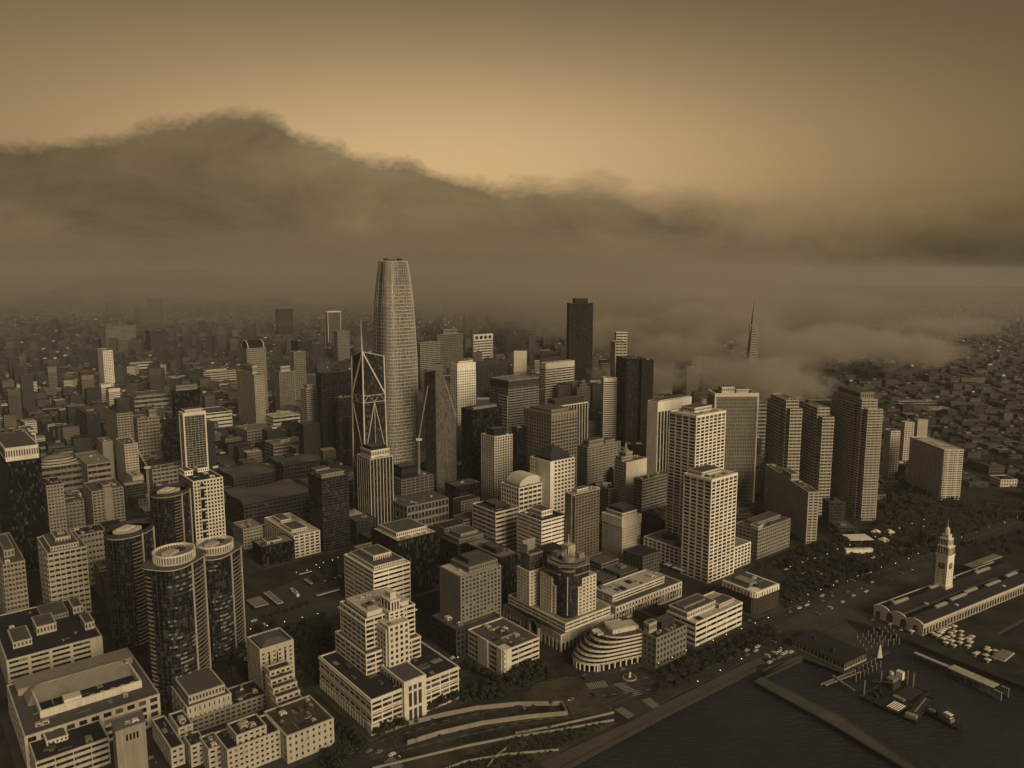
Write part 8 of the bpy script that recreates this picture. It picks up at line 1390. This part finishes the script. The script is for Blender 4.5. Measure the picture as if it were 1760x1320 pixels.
WM = ['cream', 'f_a', 'f_a', 'f_b', 'f_b', 'f_c', 'brown', 'dgrey', 'f_c', 'f_b', 'dgrey']; RM = ['r_cream', 'r_tan', 'r_mid', 'r_mid', 'r_dark', 'r_dark', 'r_dark', 'f_c']
M_wall('f_a', (.15,.145,.13)); M_wall('f_b', (.085,.083,.078)); M_wall('f_c', (.045,.046,.048))
def fill_geo(core, fr, rf, x, y, ww, dd, hh, rz, detail, z_=0):
    wm, rm = rg.choice(WM), rg.choice(RM)
    if (y > 2300 or x > 500) and not detail: wm, rm = rg.choice(WM[3:]+['f_b']), rg.choice(RM[2:]+['f_b', 'f_c'] + (['r_tan'] if rg.random() < .3 else []))
    fill_geo.last = (wm, rm)
    if detail:
        x0, x1, y0, y1 = -ww/2, ww/2, -dd/2, dd/2; st = rg.choice(('grid', 'grid', 'ribbon', 'grid'))
        facade(core, fr, x0, x1, y0, y1, 0, hh, max(2, int(hh/3.6)), max(2, int(ww/4)), max(2, int(dd/4)), st=st, w=wm, g='g_black', sf=.55, pw=1.7 if st == 'grid' else .5)
        rf.box(x0+.5, y0+.5, hh-.3, x1-.5, y1-.5, hh+.2, rm)
        if rg.random() < .7: a = rg.uniform(.15, .5); rf.box(x0+ww*a, y0+dd*a, hh+.2, x0+ww*(a+.3), y0+dd*(a+.3), hh+rg.uniform(2, 4), rg.choice(WM))
    else:
        cs, sn = math.cos(rz), math.sin(rz)
        def T(px, py): return (x+cs*px-sn*py, y+sn*px+cs*py)
        core.prism([T(-ww/2, -dd/2), T(ww/2, -dd/2), T(ww/2, dd/2), T(-ww/2, dd/2)], z_-4 if z_ else 0, z_+hh, wm, mtop=rm)
        nb = int(hh/3.6) if y < 4200 else 0
        for k in range(min(nb, 14)):
            z = z_+hh*(k+.4)/nb; e = .15; core.prism([T(-ww/2-e, -dd/2+1), T(ww/2-1, -dd/2-e), T(ww/2+e, dd/2-1), T(-ww/2+1, dd/2+e)] if False else [T(-ww/2-e, -dd/2-e), T(ww/2+e, -dd/2-e), T(ww/2+e, dd/2+e), T(-ww/2-e, dd/2+e)], z, z+hh/nb*.42, 'dgrey', cap=False)
        if rg.random() < .6: a = rg.uniform(-.25, .1); core.prism([T(ww*a, dd*a), T(ww*(a+.3), dd*a), T(ww*(a+.3), dd*(a+.3)), T(ww*a, dd*(a+.3))], z_+hh, z_+hh+rg.uniform(1.5, 4), rg.choice(WM), mtop=rg.choice(RM))
lots.sort(key=lambda l: l[1]-l[4]*4)
FL = {0: 'small low-rise block filling in between the named towers', 1: 'low-rise block of the crowded flat-roofed district left of the towers', 2: 'small building on the open quarter right of the slab towers'}
MN = dict(cream='cream', f_a='pale brown', f_b='brown', f_c='dark brown', brown='brown', dgrey='dark grey', r_cream='cream', r_tan='tan', r_mid='grey', r_dark='black')
usedl = {}
for i, (x, y, ww, dd, hh, rz, zt_) in enumerate(lots[:290]):
    root = empty('low_rise_building', (x, y, 0), rz); g = 2 if x > 430 else 1 if x < -.22*y else 0
    core, fr, rf = MB(), MB(), MB(); fill_geo(core, fr, rf, 0, 0, ww, dd, hh, 0, True)
    wm, rm = fill_geo.last
    size = 'low' if hh < 11 else 'mid-height' if hh < 26 else 'tall'
    lb = '%s %s block with %s roof %s' % (size, MN[wm], MN[rm], near(x, y)); lb = ' '.join(lb.split()[:16])
    tag(root, lb, 'building', ('infill blocks between the towers', 'low roofs of the left district', 'small buildings right of the slab towers')[g])
    core.build('glazing', root); fr.build('wall', root); rf.build('roof', root)
core = MB()
for (x, y, ww, dd, hh, rz, zt_) in lots[290:]: fill_geo(core, None, None, x, y, ww, dd, hh, rz, False, zt_)
o = core.build('distant_city'); o['kind'] = 'stuff'; tag(o, 'mass of distant city buildings fading into the fog', 'buildings')
print('LOTS', len(lots))
# far-off woods and dark ground cover between the distant houses
b = MB()
for _ in range(2600):
    y = rg.uniform(1500, 7000); x = rg.uniform(-.68, .68)*y; s = rg.uniform(5, 11)
    if hits(x, y, 8) or not inpoly(x, y, G['land']): continue
    if x < 200 and rg.random() < .5: continue
    for k in range(5):
        px, py = x+rg.uniform(-s, s), y+rg.uniform(-s, s); pz = rg.uniform(2, 9)+terr(px, py); q = rg.uniform(2, 4.5); b.poly([(px-q, py-q, pz), (px+q, py-q*.6, pz+rg.uniform(-2, 2)), (px+q*.7, py+q, pz+rg.uniform(-2, 2)), (px-q, py+q*.7, pz+rg.uniform(0, 2))], 'leaf'); b.poly([(px-q, py, pz-q), (px+q, py+1, pz-q), (px+q*.8, py, pz+q*.8), (px-q*.7, py+.5, pz+q)], 'leaf')
o = b.build('distant_trees'); o['kind'] = 'stuff'; tag(o, 'dark tree cover scattered between the distant houses', 'trees')
# low planting and thickets filling the parks
b = MB()
for poly, n_, hmax in G['thicket']:
    xs = [p[0] for p in poly]; ys = [p[1] for p in poly]; k = 0
    while k < n_*3:
        x, y = rg.uniform(min(xs), max(xs)), rg.uniform(min(ys), max(ys)); k += 1
        if not inpoly(x, y, poly) or hits(x, y, 1): continue
        q = min(hmax*.4, rg.uniform(.7, 1.7)); hz = rg.uniform(.3, hmax)
        for _ in range(3):
            px, py, pz = x+rg.uniform(-q, q), y+rg.uniform(-q, q), hz*rg.uniform(.5, 1); b.poly([(px-q, py-q, pz), (px+q, py-q*.6, pz+rg.uniform(-1, 1)), (px+q*.7, py+q, pz+rg.uniform(-1, 1)), (px-q, py+q*.7, pz)], 'leaf'); b.poly([(px-q, py, pz-q), (px+q, py+.4, pz-q), (px+q*.8, py, pz+q*.6), (px-q*.7, py+.3, pz+q*.7)], 'leaf')
o = b.build('park_planting'); o['kind'] = 'stuff'; tag(o, 'dark shrubs and thickets filling the waterfront parks and verges', 'planting')
# ---- air
def vol_mat(name, col, dens, aniso=.0):
    m = bpy.data.materials.new(name); m.use_nodes = True; t = m.node_tree; t.nodes.clear(); o = t.nodes.new('ShaderNodeOutputMaterial'); v = t.nodes.new('ShaderNodeVolumePrincipled'); v.inputs['Color'].default_value = (*col, 1); v.inputs['Density'].default_value = dens; v.inputs['Anisotropy'].default_value = aniso; t.links.new(v.outputs[0], o.inputs['Volume']); return m, t, v
m, t, v = vol_mat('haze_air', HAZECOL, HAZED); MAT['haze_air'] = m
b = MB(); b.box(-15000, -1200, -5.2, 15000, 15000, 340, 'haze_air'); o = b.build('haze'); o['kind'] = 'stuff'; tag(o, 'thin smoky haze over the whole city', 'haze')
if FOG:
    for n_, (cx_, cy_, rx_, ry_, z0_, z1_, dn, lb) in enumerate(FOGS):
        m, t, v = vol_mat('fog_air_%d' % n_, FOGCOL, 0, .2)
        g = t.nodes; l = t.links; geo = g.new('ShaderNodeTexCoord')
        n = g.new('ShaderNodeTexNoise'); n.inputs['Scale'].default_value = 2.7 if dn > .0045 else (5.0 if rx_ > 3000 else 2.2); n.inputs['Detail'].default_value = 7; n.inputs['Roughness'].default_value = .64
        mp = g.new('ShaderNodeMapping'); mp.inputs['Location'].default_value = (n_*3.1, n_*1.7, 0); mp.inputs['Scale'].default_value = (1, 1, .55); l.new(geo.outputs['Object'], mp.inputs[0]); l.new(mp.outputs[0], n.inputs[0])
        ln = g.new('ShaderNodeVectorMath'); ln.operation = 'LENGTH'; l.new(geo.outputs['Object'], ln.inputs[0])
        a = g.new('ShaderNodeMath'); a.operation = 'MULTIPLY_ADD'; l.new(ln.outputs['Value'], a.inputs[0]); a.inputs[1].default_value = -.52; l.new(n.outputs[0], a.inputs[2])
        mr = g.new('ShaderNodeMapRange'); mr.interpolation_type = 'SMOOTHSTEP'; l.new(a.outputs[0], mr.inputs[0]); mr.inputs[1].default_value = .09 if dn > .0045 else -.02; mr.inputs[2].default_value = .34 if dn > .0045 else .34; mr.inputs[4].default_value = dn
        l.new(mr.outputs[0], v.inputs['Density']); MAT['fog%d' % n_] = m
        me = bpy.data.meshes.new("fog"); bm = bmesh.new(); bmesh.ops.create_icosphere(bm, subdivisions=3, radius=1); bm.to_mesh(me); bm.free(); me.materials.append(m)
        o = bpy.data.objects.new('fog_bank', me); COL.objects.link(o); o.location = (cx_, cy_, (z0_+z1_)/2); o.scale = (rx_, ry_, (z1_-z0_)/2); o['kind'] = 'stuff'; tag(o, lb, 'fog')
